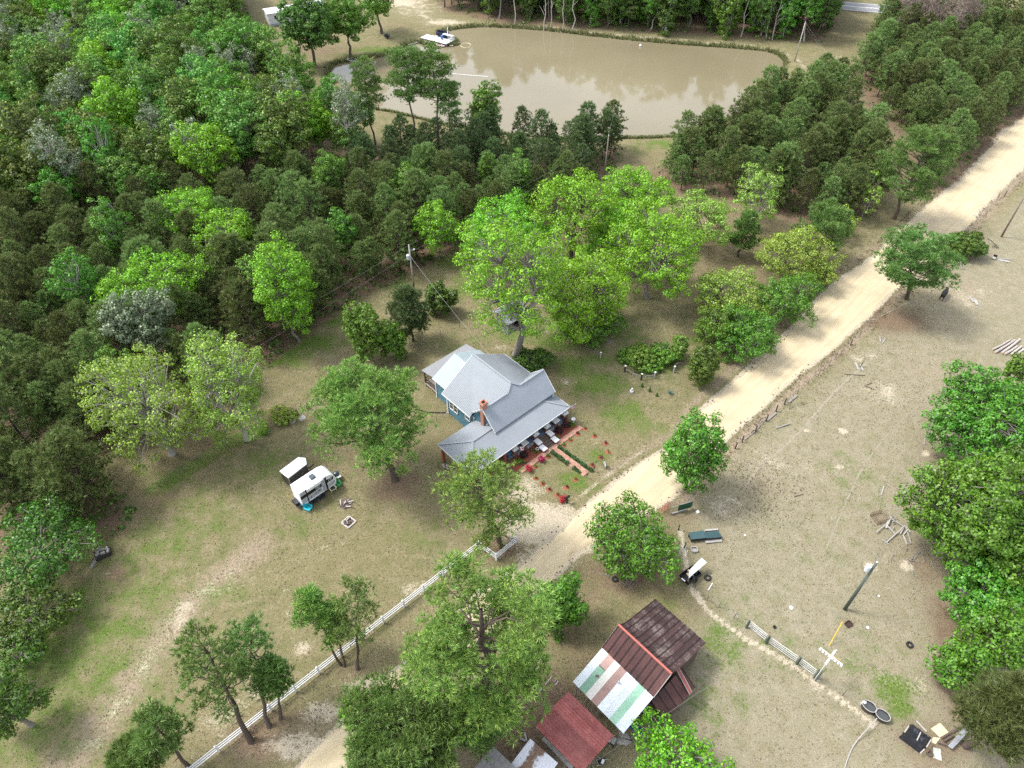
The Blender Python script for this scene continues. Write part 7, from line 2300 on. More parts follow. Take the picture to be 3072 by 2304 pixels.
side(CL * 0.70, CL * 0.75, 0.6, 2.6, CBLACK, 'black_band', 0.016)
side(CL * 0.76, CL * 0.955, 0.75, 1.35, CGREY, 'grey_panel', 0.018)
for x0, x1, z0, z1 in [(CL * 0.44, CL * 0.48, 1.7, 2.0), (CL * 0.50, CL * 0.54, 1.7, 2.0), (CL * 0.80, CL * 0.84, 1.75, 2.05), (CL * 0.86, CL * 0.89, 1.75, 2.0)]:
    w = side(x0 - 0.03, x1 + 0.03, z0 - 0.03, z1 + 0.03, CWHITE, 'window', 0.025)
    side(x0, x1, z0, z1, GLASS, 'pane', 0.03, w)
for x0, x1, z0, z1 in [(CL * 0.47, CL * 0.54, 1.2, 1.36), (CL * 0.40, CL * 0.43, 1.1, 1.25), (CL * 0.25, CL * 0.28, 0.95, 1.1)]:
    side(x0, x1, z0, z1, CBLACK, 'hatch', 0.02)
MB().tube([(CL * 0.2, -0.06, 2.62), (CL * 0.66, -0.06, 2.62)], 0.05, 8).build('awning_roll', CWHITE, rv)
MB().bx(CL * 0.44, CL * 0.57, CWD * 0.35, CWD * 0.68, 2.75, 3.0).build('air_conditioner', mat_plain('ac_grey', (0.06, 0.075, 0.09), 0.4, 0, 0.15), rv)
for y in (0.12, CWD - 0.12):
    w = MB().tube([(CL * 0.46, y - 0.09, 0.33), (CL * 0.46, y + 0.09, 0.33)], 0.33, 14).build('wheel', BLACK, rv)
    MB().tube([(CL * 0.46, y - 0.1, 0.33), (CL * 0.46, y + 0.1, 0.33)], 0.17, 10).build('rim', GREYM, w)
MB().bx(0.1, CL * 0.93, 0.15, CWD - 0.15, 0.42, 0.55).build('chassis', BLACK, rv)
for x in (0.3, CL * 0.85):
    MB().bx(x - 0.05, x + 0.05, CWD / 2 - 0.05, CWD / 2 + 0.05, 0, 0.45).build('jack', BLACK, rv)
MB().bar((CL * 0.95, CWD * 0.3, 0.48), (CL * 1.12, CWD * 0.5, 0.5), 0.08, 0.1).build('tow_bar', BLACK, rv)
MB().bar((CL * 0.95, CWD * 0.7, 0.48), (CL * 1.12, CWD * 0.5, 0.5), 0.08, 0.1).build('tow_bar', BLACK, rv)
MB().bx(-0.08, 0.0, 0.15, CWD - 0.15, 0.45, 0.6).build('bumper', BLACK, rv)
rk = MB()
rk.bx(-0.55, -0.05, 0.2, CWD - 0.2, 0.5, 0.55)
rko = rk.build('rear_rack', BLACK, rv)
MB().bx(-0.5, -0.12, 0.5, 1.3, 0.55, 0.85).build('rack_load', TARPB, rko)
# enclosed cargo trailer
a2, b2, d2 = zr(370, 695, 2.2), zr(825, 345, 2.2), zr(180, 520, 2.2)
ta = math.atan2((b2 - a2).y, (b2 - a2).x)
ct = thing('cargo_trailer', 'dark grey enclosed cargo trailer with white roof behind the travel trailer', 'trailer', (a2.x, a2.y, 0), ta)
TW = abs((d2 - a2).dot(Vector((-math.sin(ta), math.cos(ta), 0))))
TL = (b2 - a2).length
TDARK = mat_plain('trailer_charcoal', (0.045, 0.04, 0.038), 0.4, 0.2, 0.12, 2)
plan = [(0, 0), (TL, 0), (TL + TW * 0.32, TW * 0.5), (TL, TW), (0, TW)]
m = MB()
m.add([(x, y, 0.4) for x, y in plan] + [(x, y, 2.18) for x, y in plan], [(4, 3, 2, 1, 0), (5, 6, 7, 8, 9)] + [(i, (i + 1) % 5, 5 + (i + 1) % 5, 5 + i) for i in range(5)])
m.build('body', TDARK, ct)
m = MB()
pl2 = [(-0.04, -0.04), (TL + 0.03, -0.04), (TL + TW * 0.34, TW * 0.5), (TL + 0.03, TW + 0.04), (-0.04, TW + 0.04)]
m.add([(x, y, 2.18) for x, y in pl2] + [(x * 0.985, TW * 0.5 + (y - TW * 0.5) * 0.96, 2.26) for x, y in pl2], [(4, 3, 2, 1, 0), (5, 6, 7, 8, 9)] + [(i, (i + 1) % 5, 5 + (i + 1) % 5, 5 + i) for i in range(5)])
m.build('roof', CWHITE, ct)
MB().bx(TL * 0.42, TL * 0.58, TW * 0.36, TW * 0.64, 2.26, 2.36).build('roof_vent', CWHITE, ct)
dr = MB().bx(TL * 0.62, TL * 0.86, -0.02, 0.01, 0.5, 2.05).build('side_door', TDARK, ct)
MB().bx(TL * 0.64, TL * 0.67, -0.045, -0.02, 1.15, 1.3).build('handle', GREYM, dr)
m = MB()
for x in (-0.02, TL):
    m.bx(x, x + 0.03, -0.03, 0.02, 0.4, 2.18)
m.bx(0.0, TL, -0.03, 0.0, 2.1, 2.18)
tag(m.build('corner_trim', GREYM, ct), kind='stuff')
for y in (0.06, TW - 0.06):
    w = MB().tube([(TL * 0.4, y - 0.1, 0.32), (TL * 0.4, y + 0.1, 0.32)], 0.32, 14).build('wheel', BLACK, ct)
    MB().tube([(TL * 0.4, y - 0.11, 0.32), (TL * 0.4, y + 0.11, 0.32)], 0.16, 10).build('rim', CWHITE, w)
MB().bar((TL, TW * 0.5, 0.42), (TL + TW * 0.8, TW * 0.5, 0.42), 0.12, 0.1).build('tow_bar', BLACK, ct)
# lawn chairs
def lawn_chair(label, p, rz, mat, frame=None, cushion=None, name='lawn_chair', group=None):
    o = thing(name, label, 'chair', on(p), rz, group)
    fr = frame or mat
    for s_ in (-1, 1):
        MB().bar((0.30, s_ * 0.30, 0.0), (0.28, s_ * 0.30, 0.50), 0.06, 0.05).build('leg', fr, o)
        MB().bar((-0.42, s_ * 0.28, 0.0), (-0.2, s_ * 0.28, 0.34), 0.06, 0.05).build('leg', fr, o)
        MB().bar((-0.34, s_ * 0.33, 0.55), (0.36, s_ * 0.33, 0.53), 0.13, 0.03).build('arm_rest', fr, o)
    for i in range(5):
        x = 0.33 - i * 0.13
        MB().bar((x, -0.27, 0.38 - i * 0.035), (x, 0.27, 0.38 - i * 0.035), 0.11, 0.025).build('seat_slat', mat, o)
    for i in range(5):
        y = -0.22 + i * 0.11
        MB().bar((-0.22, y, 0.25), (-0.50, y * 1.15, 1.0 - abs(i - 2) * 0.05), 0.095, 0.025, (1, 0, 0.3)).build('back_slat', mat, o)
    if cushion:
        MB().box((0.06, 0, 0.36), (0.5, 0.46, 0.07), M=Matrix.Rotation(-0.25, 3, 'Y')).build('cushion', cushion, o)
    return o
TEAL = mat_plain('teal_paint', (0.015, 0.36, 0.46), 0.45, 0, 0.1, 3)
GRNC = mat_plain('green_plastic', (0.012, 0.22, 0.05), 0.4, 0, 0.12, 3)
NAVY = mat_plain('navy_fabric', (0.010, 0.016, 0.026), 0.7, 0, 0.25, 3)
YELW = mat_plain('pale_yellow_paint', (0.60, 0.53, 0.30), 0.5, 0, 0.12, 3)
SLATE = mat_plain('slate_cushion', (0.06, 0.075, 0.11), 0.8, 0, 0.15, 3)
lawn_chair('teal adirondack chair at the rear corner of the travel trailer', zr(880, 1480), math.radians(-25), TEAL, name='adirondack_chair')
lawn_chair('green plastic lawn chair nearest the round grill', zr(1610, 890), math.radians(-55), GRNC)
lawn_chair('pale yellow wooden lawn chair with a slate cushion', zr(1480, 990), math.radians(-50), YELW, cushion=SLATE)
lawn_chair('dark navy camp chair closest to the teal chair', zr(1010, 1310), math.radians(-45), NAVY, name='camp_chair')
lawn_chair('dark navy camp chair under the awning beside the trailer wheel', zr(1195, 1180), math.radians(-40), NAVY, name='camp_chair')
o = thing('kettle_grill', 'round dark blue kettle grill in front of the travel trailer', 'grill', on(zr(1590, 690)), 0.6)
for a_ in (0.3, 2.4, 4.5):
    MB().tube([(math.cos(a_) * 0.3, math.sin(a_) * 0.3, 0), (math.cos(a_) * 0.2, math.sin(a_) * 0.2, 0.6)], 0.02, 5).build('leg', GREYM, o)
KB = mat_plain('grill_blue', (0.05, 0.075, 0.10), 0.3, 0.2, 0.2, 3)
MB().lathe([(0.02, 0.45), (0.22, 0.52), (0.33, 0.7), (0.34, 0.75)], 16).build('bowl', KB, o)
MB().lathe([(0.345, 0.75), (0.33, 0.85), (0.22, 1.0), (0.05, 1.06)], 16).build('lid', KB, o)
MB().bx(-0.35, 0.35, -0.62, -0.36, 0.62, 0.66).build('side_table', GREYM, o)
# fire rings with ash and logs
CHAR = mat_plain('charred_wood', (0.10, 0.08, 0.07), 0.95, 0, 0.6, 4)
ASHW = mat_plain('ash_wood', (0.42, 0.38, 0.35), 0.95, 0, 0.35, 4)
def firepit(label, p, R, nlog, framed=False):
    o = thing('fire_pit', label, 'fire pit', on(p), R_.uniform(0, 3))
    rg = seedof(p.x * 91 + 700, p.y * 77 + 400)
    me = MB().lathe([(0.001, 0.06), (R * 0.7, 0.05), (R, 0.01)], 14, cap=False).build('ash_bed', CHAR, o)
    if framed:
        for s_ in ((-R, -R, R, -R), (R, -R, R, R), (R, R, -R, R), (-R, R, -R, -R)):
            MB().bar((s_[0] * 0.9, s_[1] * 0.9, 0.07), (s_[2] * 0.9, s_[3] * 0.9, 0.07), 0.13, 0.14).build('border_log', ASHW, o)
    for i in range(nlog):
        a_ = rg.uniform(0, 6.28)
        q = Vector((rg.normal() * R * 0.35, rg.normal() * R * 0.35, rg.uniform(0.08, 0.25)))
        e = Vector((math.cos(a_), math.sin(a_), rg.normal() * 0.25)) * rg.uniform(0.25, 0.5)
        MB().tube([q - e, q + e], rg.uniform(0.04, 0.08), 6).build('log', [ASHW, CHAR, STEPW][i % 3], o)
firepit('heap of grey firewood and ash between travel trailer and the lime-needled pine', zr(1810, 1340), 0.75, 16)
firepit('square fire pit with log border on the lawn below the lime-needled pine', Q(1, 2, 48, 68), 0.6, 9, True)
# picnic table, cypress cones and yard ornaments at the wood edge
zq = lambda x, y, z=0.0: G(880 + x / 6.8, 1140 + y / 6.8, z)
o = thing('picnic_table', 'reddish wooden picnic table at the wood edge behind the lime-needled pine', 'table', on(zq(775, 300)), math.radians(30))
PINKW = mat_plain('cedar_table', (0.50, 0.24, 0.17), 0.8, 0, 0.2, 3)
for i in range(5):
    MB().bx(-0.95, 0.95, -0.38 + i * 0.155, -0.38 + i * 0.155 + 0.14, 0.72, 0.76).build('table_board', PINKW, o)
for s_ in (-1, 1):
    MB().bx(-0.95, 0.95, s_ * 0.72 - 0.13, s_ * 0.72 + 0.13, 0.42, 0.46).build('bench', PINKW, o)
    for t in (-0.7, 0.7):
        MB().bar((t, s_ * 0.75, 0.0), (t, s_ * 0.2, 0.72), 0.06, 0.1, (1, 0, 0)).build('leg', PINKW, o)
for t in (-0.7, 0.7):
    MB().bar((t, -0.85, 0.38), (t, 0.85, 0.38), 0.06, 0.08).build('cross_beam', PINKW, o)
def cone_tree(label, p, h, r, name='cypress', mat=LF_DEEP):
    rg = seedof(p.x * 61 + 800, p.y * 37 + 300)
    nl = 420
    t = rg.uniform(0.05, 1, nl)
    a_ = rg.uniform(0, 6.28, nl)
    rr = r * (1 - t) ** 0.7 * np.minimum(1, t * 6) * rg.uniform(0.7, 1.05, nl)
    pos = np.stack([np.cos(a_) * rr, np.sin(a_) * rr, t * h], 1)
    nrm = unit(np.stack([np.cos(a_), np.sin(a_), 0.5 + 0 * a_], 1) + rg.normal(size=(nl, 3)) * 0.4)
    LV, LF = leaf_quads(rg, pos, nrm, rg.uniform(0.08, 0.15, nl), 0.5)
    o = thing(name, label, 'plant', on(p))
    link('foliage', mesh_np('foliage', LV, LF, mat), o)
    MB().tube([(0, 0, -0.05), (0, 0, h * 0.8)], [0.03, 0.01], 5).build('stem', BARK_DARK, o)
cone_tree('little dark cypress nearest the picnic table', zq(515, 470), 1.0, 0.25)
cone_tree('little dark cypress in the middle between picnic table and yellow shrub', zq(302, 585), 1.0, 0.25)
cone_tree('little dark cypress closest to the yellow-green shrub', zq(85, 715), 1.0, 0.24)
cone_tree('tiny dark conifer, left of three below the fenced plot', zp(703, 765), 0.7, 0.22, 'dwarf_conifer')
cone_tree('tiny dark conifer, middle of three below the fenced plot', zp(798, 820), 0.7, 0.22, 'dwarf_conifer')
cone_tree('tiny dark conifer, right of three below the fenced plot', zp(891, 880), 0.6, 0.2, 'dwarf_conifer')
o = thing('scarecrow', 'small reddish wooden cross figure among the little cypresses', 'ornament', on(zq(180, 600)), 0.5)
MB().bx(-0.05, 0.05, -0.05, 0.05, 0, 1.1).build('stake', REDW, o)
MB().bx(-0.28, 0.28, -0.04, 0.04, 0.62, 0.72).build('crossbar', REDW, o)
MB().lathe([(0.02, 1.1), (0.09, 1.15), (0.09, 1.25), (0.02, 1.32)], 8).build('head', PALEW, o)
tag(MB().lathe([(0.001, 0.06), (0.42, 0.05), (0.5, 0.0)], 9, tuple(on(zq(180, 772))), cap=False).build('concrete_pad', PALEW), 'pale round concrete pad below the yellow-green shrub', 'pad')
tag(MB().lathe([(0.001, 0.06), (0.38, 0.05), (0.45, 0.0)], 9, tuple(on(Q(0, 1, 1895, 1070))), cap=False).build('concrete_pad', PALEW), 'pinkish round pad left of the pale one', 'pad')
T_broad(610, 897, 29, 17, 0.0, LF_SPRING, 'rounded yellow-flecked shrub at the lawn edge by the cypresses', rc=0.35, nper=80, leaf=0.15, fill=1.0, trunk_r=0.04, name='lawn_shrub', cat='bush', trunks=3)
T_broad(571, 931, 11, 9, 0.0, LF_WEED, 'small bright shrub on the lawn left of the yellow-flecked one', rc=0.25, nper=60, leaf=0.14, fill=1.0, trunk_r=0.03, name='lawn_shrub', cat='bush', trunks=2)
tag(MB().tube([on(zq(910, 180)), on(zq(905, 185), 1.2)], 0.03, 6).build('marker_post', CAPW), 'thin white-topped post right of the picnic table', 'post')
o = thing('yard_lamp', 'white yard lamp on a pole beside the upright bright tree behind the house', 'lamp', on(Q(1, 1, 150, 735)))
MB().tube([(0, 0, 0), (0, 0, 2.2)], 0.04, 6).build('pole', GREYM, o)
MB().box((0.05, 0, 2.28), (0.45, 0.3, 0.12)).build('lamp_head', CAPW, o)
# spiky agave and a stone mound by the plot
o = thing('agave', 'grey-green spiky agave near the fenced plot', 'plant', on(zp(1060, 850)))
AG = mat_plain('agave_leaf', (0.07, 0.14, 0.12), 0.6, 0, 0.3, 4)
for i in range(18):
    a_ = i * 2.4
    el = 0.35 + 0.9 * (i / 18)
    L = 0.62
    tip = Vector((math.cos(a_) * math.cos(el) * L, math.sin(a_) * math.cos(el) * L, math.sin(el) * L + 0.05))
    sd = Vector((-math.sin(a_), math.cos(a_), 0)) * 0.05
    md = tip * 0.5
    MB().add([Vector((0, 0, 0.03)) - sd * 0.6, Vector((0, 0, 0.03)) + sd * 0.6, md + sd, tip, md - sd, md + Vector((0, 0, -0.03))], [(0, 1, 2, 4), (4, 2, 3), (0, 5, 1), (1, 5, 2), (2, 5, 3), (3, 5, 4), (4, 5, 0)]).build('leaf', AG, o)
o = thing('stone_ornament', 'pale stone ornament on the grass left of the little conifers', 'ornament', on(zp(572, 830)))
for i, (r_, z_) in enumerate([(0.3, 0.1), (0.24, 0.3), (0.18, 0.48), (0.12, 0.64)]):
    MB().lathe([(0.02, z_ - 0.1), (r_, z_ - 0.06), (r_ * 1.05, z_), (r_ * 0.8, z_ + 0.07), (0.02, z_ + 0.09)], 10).build('stone', CAPW if i % 2 else PALEW, o)
# beehive-like stack of blocks on the left lawn
zb = lambda x, y, z=0.0: G(260 + x / 7.93, 1590 + y / 7.93, z)
o = thing('block_stack', 'stack of grey concrete blocks on a dark base at the left lawn edge', 'block stack', on(zb(420, 590)), 0.6)
MB().bx(-0.75, 0.75, -0.5, 0.5, 0, 0.55).build('base', TDARK, o)
for (x, y, z, r_) in [(-0.45, -0.1, 0.65, 0.2), (0.05, -0.25, 0.65, -0.2), (0.45, 0.1, 0.65, 0.5), (-0.2, 0.25, 0.65, 0.1), (-0.3, 0.05, 0.87, 0.4), (0.15, 0.0, 0.87, -0.3), (-0.1, 0.2, 1.08, 0.8), (0.55, -0.25, 0.65, 1.2)]:
    MB().box((x, y, z), (0.42, 0.2, 0.2), r_).build('block', GREYW if z > 0.7 else PALEW, o)
for i in range(5):
    t = i / 5
    tag(MB().box(on(zb(240 - 140 * t, 680 + 250 * t), 0.06), (0.45, 0.2, 0.14), 1.0 + t * 0.2).build('edging_block', GREYW), ['first', 'second', 'third', 'fourth', 'fifth'][i] + ' grey edging block from the stack of concrete blocks', 'block', 'edging blocks by the block stack')

# ================================================================ pasture clutter
# feed trough: two dark green tarped bins on legs with boards beside
p0 = zz(560, 730)
o = thing('feed_trough', 'dark green covered feed trough made of two slanted lids in the pasture', 'trough', on(zz(650, 760)), math.radians(4))
GTARP = mat_plain('dark_green_sheet', (0.035, 0.075, 0.08), 0.55, 0, 0.3, 2, 0.3, 0.4, 4)
q = [zz(437, 695, 0.8), zz(628, 668, 0.85), zz(662, 762, 0.62), zz(470, 782, 0.6)]
q2 = [zz(632, 690, 0.85), zz(805, 672, 0.85), zz(858, 752, 0.55), zz(660, 768, 0.6)]
base = on(zz(650, 760))
Mi = Matrix.Rotation(-math.radians(4), 3, 'Z')
for qq in (q, q2):
    qq = [Mi @ (Vector(v) - Vector((base.x, base.y, 0))) for v in qq]
    MB().slab(qq, 0.07).build('lid', GTARP, o)
    m = MB()
    lo = [Vector((v.x * 0.97, v.y * 0.97, 0.22)) for v in qq]
    hi = [Vector((v.x * 0.97, v.y * 0.97, v.z - 0.09)) for v in qq]
    m.add(lo + hi, [(3, 2, 1, 0), (4, 5, 6, 7)] + [(i, (i + 1) % 4, 4 + (i + 1) % 4, 4 + i) for i in range(4)])
    m.build('bin', BLACK, o)
    for v in qq:
        MB().bx(v.x * 0.93 - 0.04, v.x * 0.93 + 0.04, v.y * 0.9 - 0.04, v.y * 0.9 + 0.04, 0, 0.4).build('leg', BLACK, o)
for a_, b_, l_ in [((648, 808), (850, 785), 'long pale plank pair lying in front of the green feed trough'), ((640, 668), (805, 655), 'pale plank behind the green feed trough')]:
    tag(MB().bar(zz(*a_, 0.15), zz(*b_, 0.15), 0.42 if 'pair' in l_ else 0.2, 0.09).build('plank', PALEW), l_, 'plank')
def open_box(name, label, cat, p, w, d, h, mat, rz=0.0, t=0.05):
    o = thing(name, label, cat, on(p), rz)
    MB().bx(-w / 2, w / 2, -d / 2, d / 2, 0.0, 0.04).build('bottom', mat, o)
    for a_ in ((-w / 2, w / 2, -d / 2 - t, -d / 2), (-w / 2, w / 2, d / 2, d / 2 + t), (-w / 2 - t, -w / 2, -d / 2, d / 2), (w / 2, w / 2 + t, -d / 2, d / 2)):
        MB().bx(a_[0], a_[1], a_[2], a_[3], 0.0, h).build('side', mat, o)
    return o
open_box('wooden_crate', 'small pale square wooden crate between feed trough and junk trailer', 'crate', zz(507, 915), 0.55, 0.5, 0.3, PALEW, 0.1, 0.07)
tag(MB().box(on(zz(550, 445), 0.12), (0.3, 0.3, 0.24), 0.4).build('salt_block', CAPW), 'white salt block at the foot of the young maple', 'block')
def tyre(label, p, r=0.32, tilt=0.0):
    o = thing('old_tyre', label, 'tyre', on(p, 0.0), R_.uniform(0, 3), 'old tyres on the grass')
    prof = [(r * 0.55, 0.03), (r * 0.8, 0.0), (r, 0.05), (r * 1.02, 0.11), (r, 0.17), (r * 0.8, 0.22), (r * 0.55, 0.19), (r * 0.58, 0.11), (r * 0.55, 0.03)]
    MB().lathe(prof, 18, cap=False).build('tread', mat_plain('rubber', (0.018, 0.018, 0.019), 0.8, 0, 0.3, 5), o)
tyre('black tyre lying right of the junk trailer', zz(675, 1265), 0.36)
tyre('left one of two tyres on the bare ground under the broad low tree', Q(1, 2, 1772, 438), 0.32)
tyre('right one of two tyres on the bare ground under the broad low tree', Q(1, 2, 1828, 425), 0.32)
tyre('lone tyre in the lower pasture towards the oaks', Q(2, 2, 1468, 864), 0.33)
tyre('tiny tyre near the left end of the cross fence gates', Q(2, 2, 594, 748), 0.15)
# junk trailer with a long white sheet
o = thing('junk_trailer', 'black mesh cart heaped with junk at the head of the cross fence', 'cart', on(zz(450, 1260)), math.radians(35))
MB().bx(-0.9, 0.9, -0.6, 0.6, 0.3, 0.36).build('bed', BLACK, o)
for a_ in ((-0.9, 0.9, -0.62, -0.58), (-0.9, 0.9, 0.58, 0.62), (-0.92, -0.88, -0.6, 0.6), (0.88, 0.92, -0.6, 0.6)):
    MB().bx(a_[0], a_[1], a_[2], a_[3], 0.36, 0.8).build('side', BLACK, o)
for y in (-0.68, 0.68):
    MB().tube([(0.1, y - 0.06, 0.24), (0.1, y + 0.06, 0.24)], 0.24, 12).build('wheel', BLACK, o)
MB().bar((0.9, 0, 0.36), (1.6, 0, 0.3), 0.06, 0.06).build('draw_bar', GREYM, o)
for i in range(7):
    MB().box((R_.uniform(-0.7, 0.7), R_.uniform(-0.4, 0.4), 0.55 + R_.uniform(0, 0.25)), (R_.uniform(0.3, 0.7), R_.uniform(0.15, 0.4), 0.15), R_.uniform(0, 3)).build('junk', [TARPB, BLACK, NEWW, STEPW][i % 4], o)
qs = [zz(600, 1010, 1.7), zz(662, 1065, 1.55), zz(440, 1265, 0.85), zz(445, 1165, 0.95)]
o = MB().slab(qs, 0.05)
m = MB()
m.slab(qs, 0.03)
m.ribs(qs, Vector(qs[3]) - Vector(qs[0]), 0.16, 0.03, 0.025)
tag(m.build('roof_sheet', CWHITE), 'long white metal sheet propped on the black junk cart', 'metal sheet')
tag(MB().bar(zz(350, 1265, 0.85), zz(395, 1300, 0.8), 0.12, 0.06).build('white_bracket', CWHITE), 'white frame piece at the front of the junk cart', 'frame')
tag(MB().tube([on(zz(680, 1418), 0.06), on(zz(735, 1330), 0.06)], 0.045, 6).build('white_pipe', CAPW), 'white pipe lying below the tyre by the junk cart', 'pipe')
wh = thing('wire_heap', 'tangle of loose grey fence wire beside the broad low tree', 'wire heap', on(zz(340, 900)))
rgx = np.random.default_rng(77)
for i in range(14):
    c = Vector((rgx.normal() * 0.25, rgx.normal() * 0.7, 0.15))
    a0 = rgx.uniform(0, 6.28)
    r_ = rgx.uniform(0.3, 0.7)
    MB().tube([c + Vector((math.cos(a0 + t) * r_ * 0.6, math.sin(a0 + t) * r_, 0.15 * math.sin(t * 2 + i))) for t in np.linspace(0, rgx.uniform(2, 5), 9)], 0.014, 4).build('strand', GREYM, wh)
# broken timber frame heap
zt = lambda x, y, z=0.0: G(2560 + x / 8.295, 1500 + y / 8.295, z)
BO = [((860, 460), (1005, 475), .1, .7), ((540, 845), (950, 490), .09, .35), ((910, 535), (1030, 580), .16, .5), ((1030, 580), (1240, 690), .09, .4), ((1240, 690), (820, 1065), .1, .35), ((830, 690), (1025, 870), .13, .3),
      ((700, 985), (880, 1115), .08, .1), ((1240, 700), (1150, 860), .13, .25), ((1280, 680), (1420, 1110), .09, .25), ((1330, 770), (1225, 890), .09, .3), ((1225, 890), (1325, 1125), .12, .15), ((1340, 750), (1390, 830), .13, .2),
      ((850, 540), (800, 720), .2, .3), ((890, 480), (840, 640), .13, .55), ((930, 600), (1030, 575), .06, .5), ((960, 770), (1000, 680), .06, .2)]
BL = ['topmost short board', 'long slanting pole reaching lower left', 'broad board in the middle', 'board linking the middle to the right end', 'longest diagonal pole', 'thick board in the lower middle', 'lowest short pole', 'stout board hanging from the right corner',
      'long thin rail pointing down right', 'short brace in the right cluster', 'tapered board at the lower right', 'stub board at the far right', 'whitest heaped board at the left', 'board crossing under the wires', 'thin slat in the middle', 'thin curved slat in the centre']
for (a_, b_, w_, z_), l_ in zip(BO, BL):
    tag(MB().bar(on(zt(*a_), z_), on(zt(*b_), z_ * 0.4 + 0.06), w_, 0.07).build('heap_board', PALEW), l_ + ' of the broken timber heap', 'board', 'broken timber heap in the pasture')
tag(MB().bar(on(zt(1410, 630), 0.06), on(zt(1555, 560), 0.06), 0.16, 0.06).build('loose_board', PALEW), 'short pale board lying alone right of the broken timber heap', 'board')
o = thing('wire_cage', 'rusty bent wire cage left of the broken timber heap', 'cage', on(zt(640, 460)), 0.3)
RUSTW = mat_plain('rusty_wire', (0.10, 0.055, 0.035), 0.8, 0.2, 0.3, 4)
for z in (0.05, 0.35, 0.65):
    for s_ in (-0.6, 0.6):
        MB().tube([(-0.7, s_, z), (0.7, s_, z * 0.8)], 0.02, 4).build('wire', RUSTW, o)
        MB().tube([(s_ * 1.15, -0.6, z), (s_ * 1.15, 0.6, z)], 0.02, 4).build('wire', RUSTW, o)
for x in np.linspace(-0.7, 0.7, 8):
    for s_ in (-0.6, 0.6):
        MB().tube([(x, s_, 0), (x, s_, 0.65)], 0.014, 4).build('wire', RUSTW, o)
    MB().tube([(x, -0.6, 0.02), (x, 0.6, 0.02)], 0.014, 4).build('wire', RUSTW, o)
# logs at the right edge
zl = lambda x, y, z=0.0: G(2760 + x / 3.66, 820 + y / 3.66, z)
LOGW = mat_plain('peeled_log', (0.34, 0.305, 0.275), 0.9, 0, 0.25, 3, 0.1, 0.4)
LOGE = mat_plain('log_end', (0.42, 0.30, 0.20), 0.9, 0, 0.2, 6)
for (a_, b_, r_, l_) in [((790, 845), (985, 740), .14, 'uppermost crooked log of the stack at the right edge'), ((815, 880), (1035, 745), .17, 'second peeled log from the top of the stack at the right edge'),
                         ((890, 885), (1090, 735), .18, 'thickest long peeled log of the stack at the right edge'), ((925, 895), (1060, 810), .17, 'shorter log below the thickest log of the stack'),
                         ((990, 905), (1110, 810), .16, 'log half under oak leaves in the stack at the right edge'), ((1050, 900), (1135, 840), .15, 'lowest log of the stack, mostly under oak leaves')]:
    pa, pb = on(zl(*a_), r_), on(zl(*b_), r_)
    o = thing('peeled_log', l_, 'log', (pa.x, pa.y, 0), 0, 'stack of peeled logs')
    off = Vector((pa.x, pa.y, 0))
    d = (pb - pa)
    mid = pa + d * 0.5 + Vector((R_.uniform(-.06, .06), R_.uniform(-.06, .06), 0.0))
    MB().tube([pa - off, mid - off, pb - off], [r_, r_ * 0.94, r_ * 0.85], 10).build('bark', LOGW, o, smooth=False)
    MB().tube([pa - off - d.normalized() * 0.012, pa - off + d.normalized() * 0.01], r_ * 0.9, 10).build('cut_end', LOGE, o)
# boards and beams scattered in the upper pasture
zu = lambda x, y, z=0.0: G(2780 + x / 6.911, 680 + y / 6.911, z)
SCAT = [(zu(890, 1450), zu(975, 1570), .28, 'wide plank in the bundle below the solitary pine'), (zu(975, 1490), zu(1030, 1630), .2, 'middle plank in the bundle below the solitary pine'), (zu(1015, 1520), zu(1065, 1630), .18, 'right plank in the bundle below the solitary pine'),
        (zu(1475, 690), zu(1715, 740), .42, 'wide white board in the pair beside the far junk seat'), (zu(1490, 665), zu(1740, 690), .14, 'narrow white board in the pair beside the far junk seat'),
        (Q(2, 1, 1118, 692), Q(2, 1, 1138, 738), .22, 'left short board under the leafless stick in the pasture'), (Q(2, 1, 1150, 705), Q(2, 1, 1168, 745), .2, 'right short board under the leafless stick in the pasture'),
        (Q(2, 1, 1275, 525), Q(2, 1, 1280, 560), .12, 'left pale board piece below the far fence'), (Q(2, 1, 1312, 538), Q(2, 1, 1290, 570), .12, 'right pale board piece below the far fence'),
        (Q(2, 1, 1050, 768), Q(2, 1, 1180, 775), .07, 'long dark stick lying level in the pasture'), (Q(2, 1, 1175, 842), Q(2, 1, 1240, 868), .07, 'curved grey branch below the dark stick'),
        (Q(2, 1, 1192, 838), Q(2, 1, 1225, 822), .1, 'short dark branch crossing the grey one'), (Q(2, 1, 1285, 1550), Q(2, 1, 1303, 1492), .14, 'white board standing out in the middle of the pasture'),
        (Q(2, 1, 1567, 1225), Q(2, 1, 1567, 1175), .06, 'thin pale stick under the pasture wires'), (Q(2, 1, 720, 1562), Q(2, 1, 780, 1545), .06, 'dark stick on the grass below the leaf-strewn patch'),
        (Q(2, 2, 340, 650), Q(2, 2, 357, 690), .06, 'pale lath near the thin stakes of the cross fence'), (Q(2, 2, 1512, 1355), Q(2, 2, 1578, 1425), .13, 'grey batten above the black tarped bin')]
for a_, b_, w_, l_ in SCAT:
    dark = 'dark' in l_
    tag(MB().bar(on(a_, 0.07), on(b_, 0.07), w_, 0.06).build('scattered_board', BARNW if dark else PALEW), l_, 'board' if 'board' in l_ or 'plank' in l_ else 'stick')
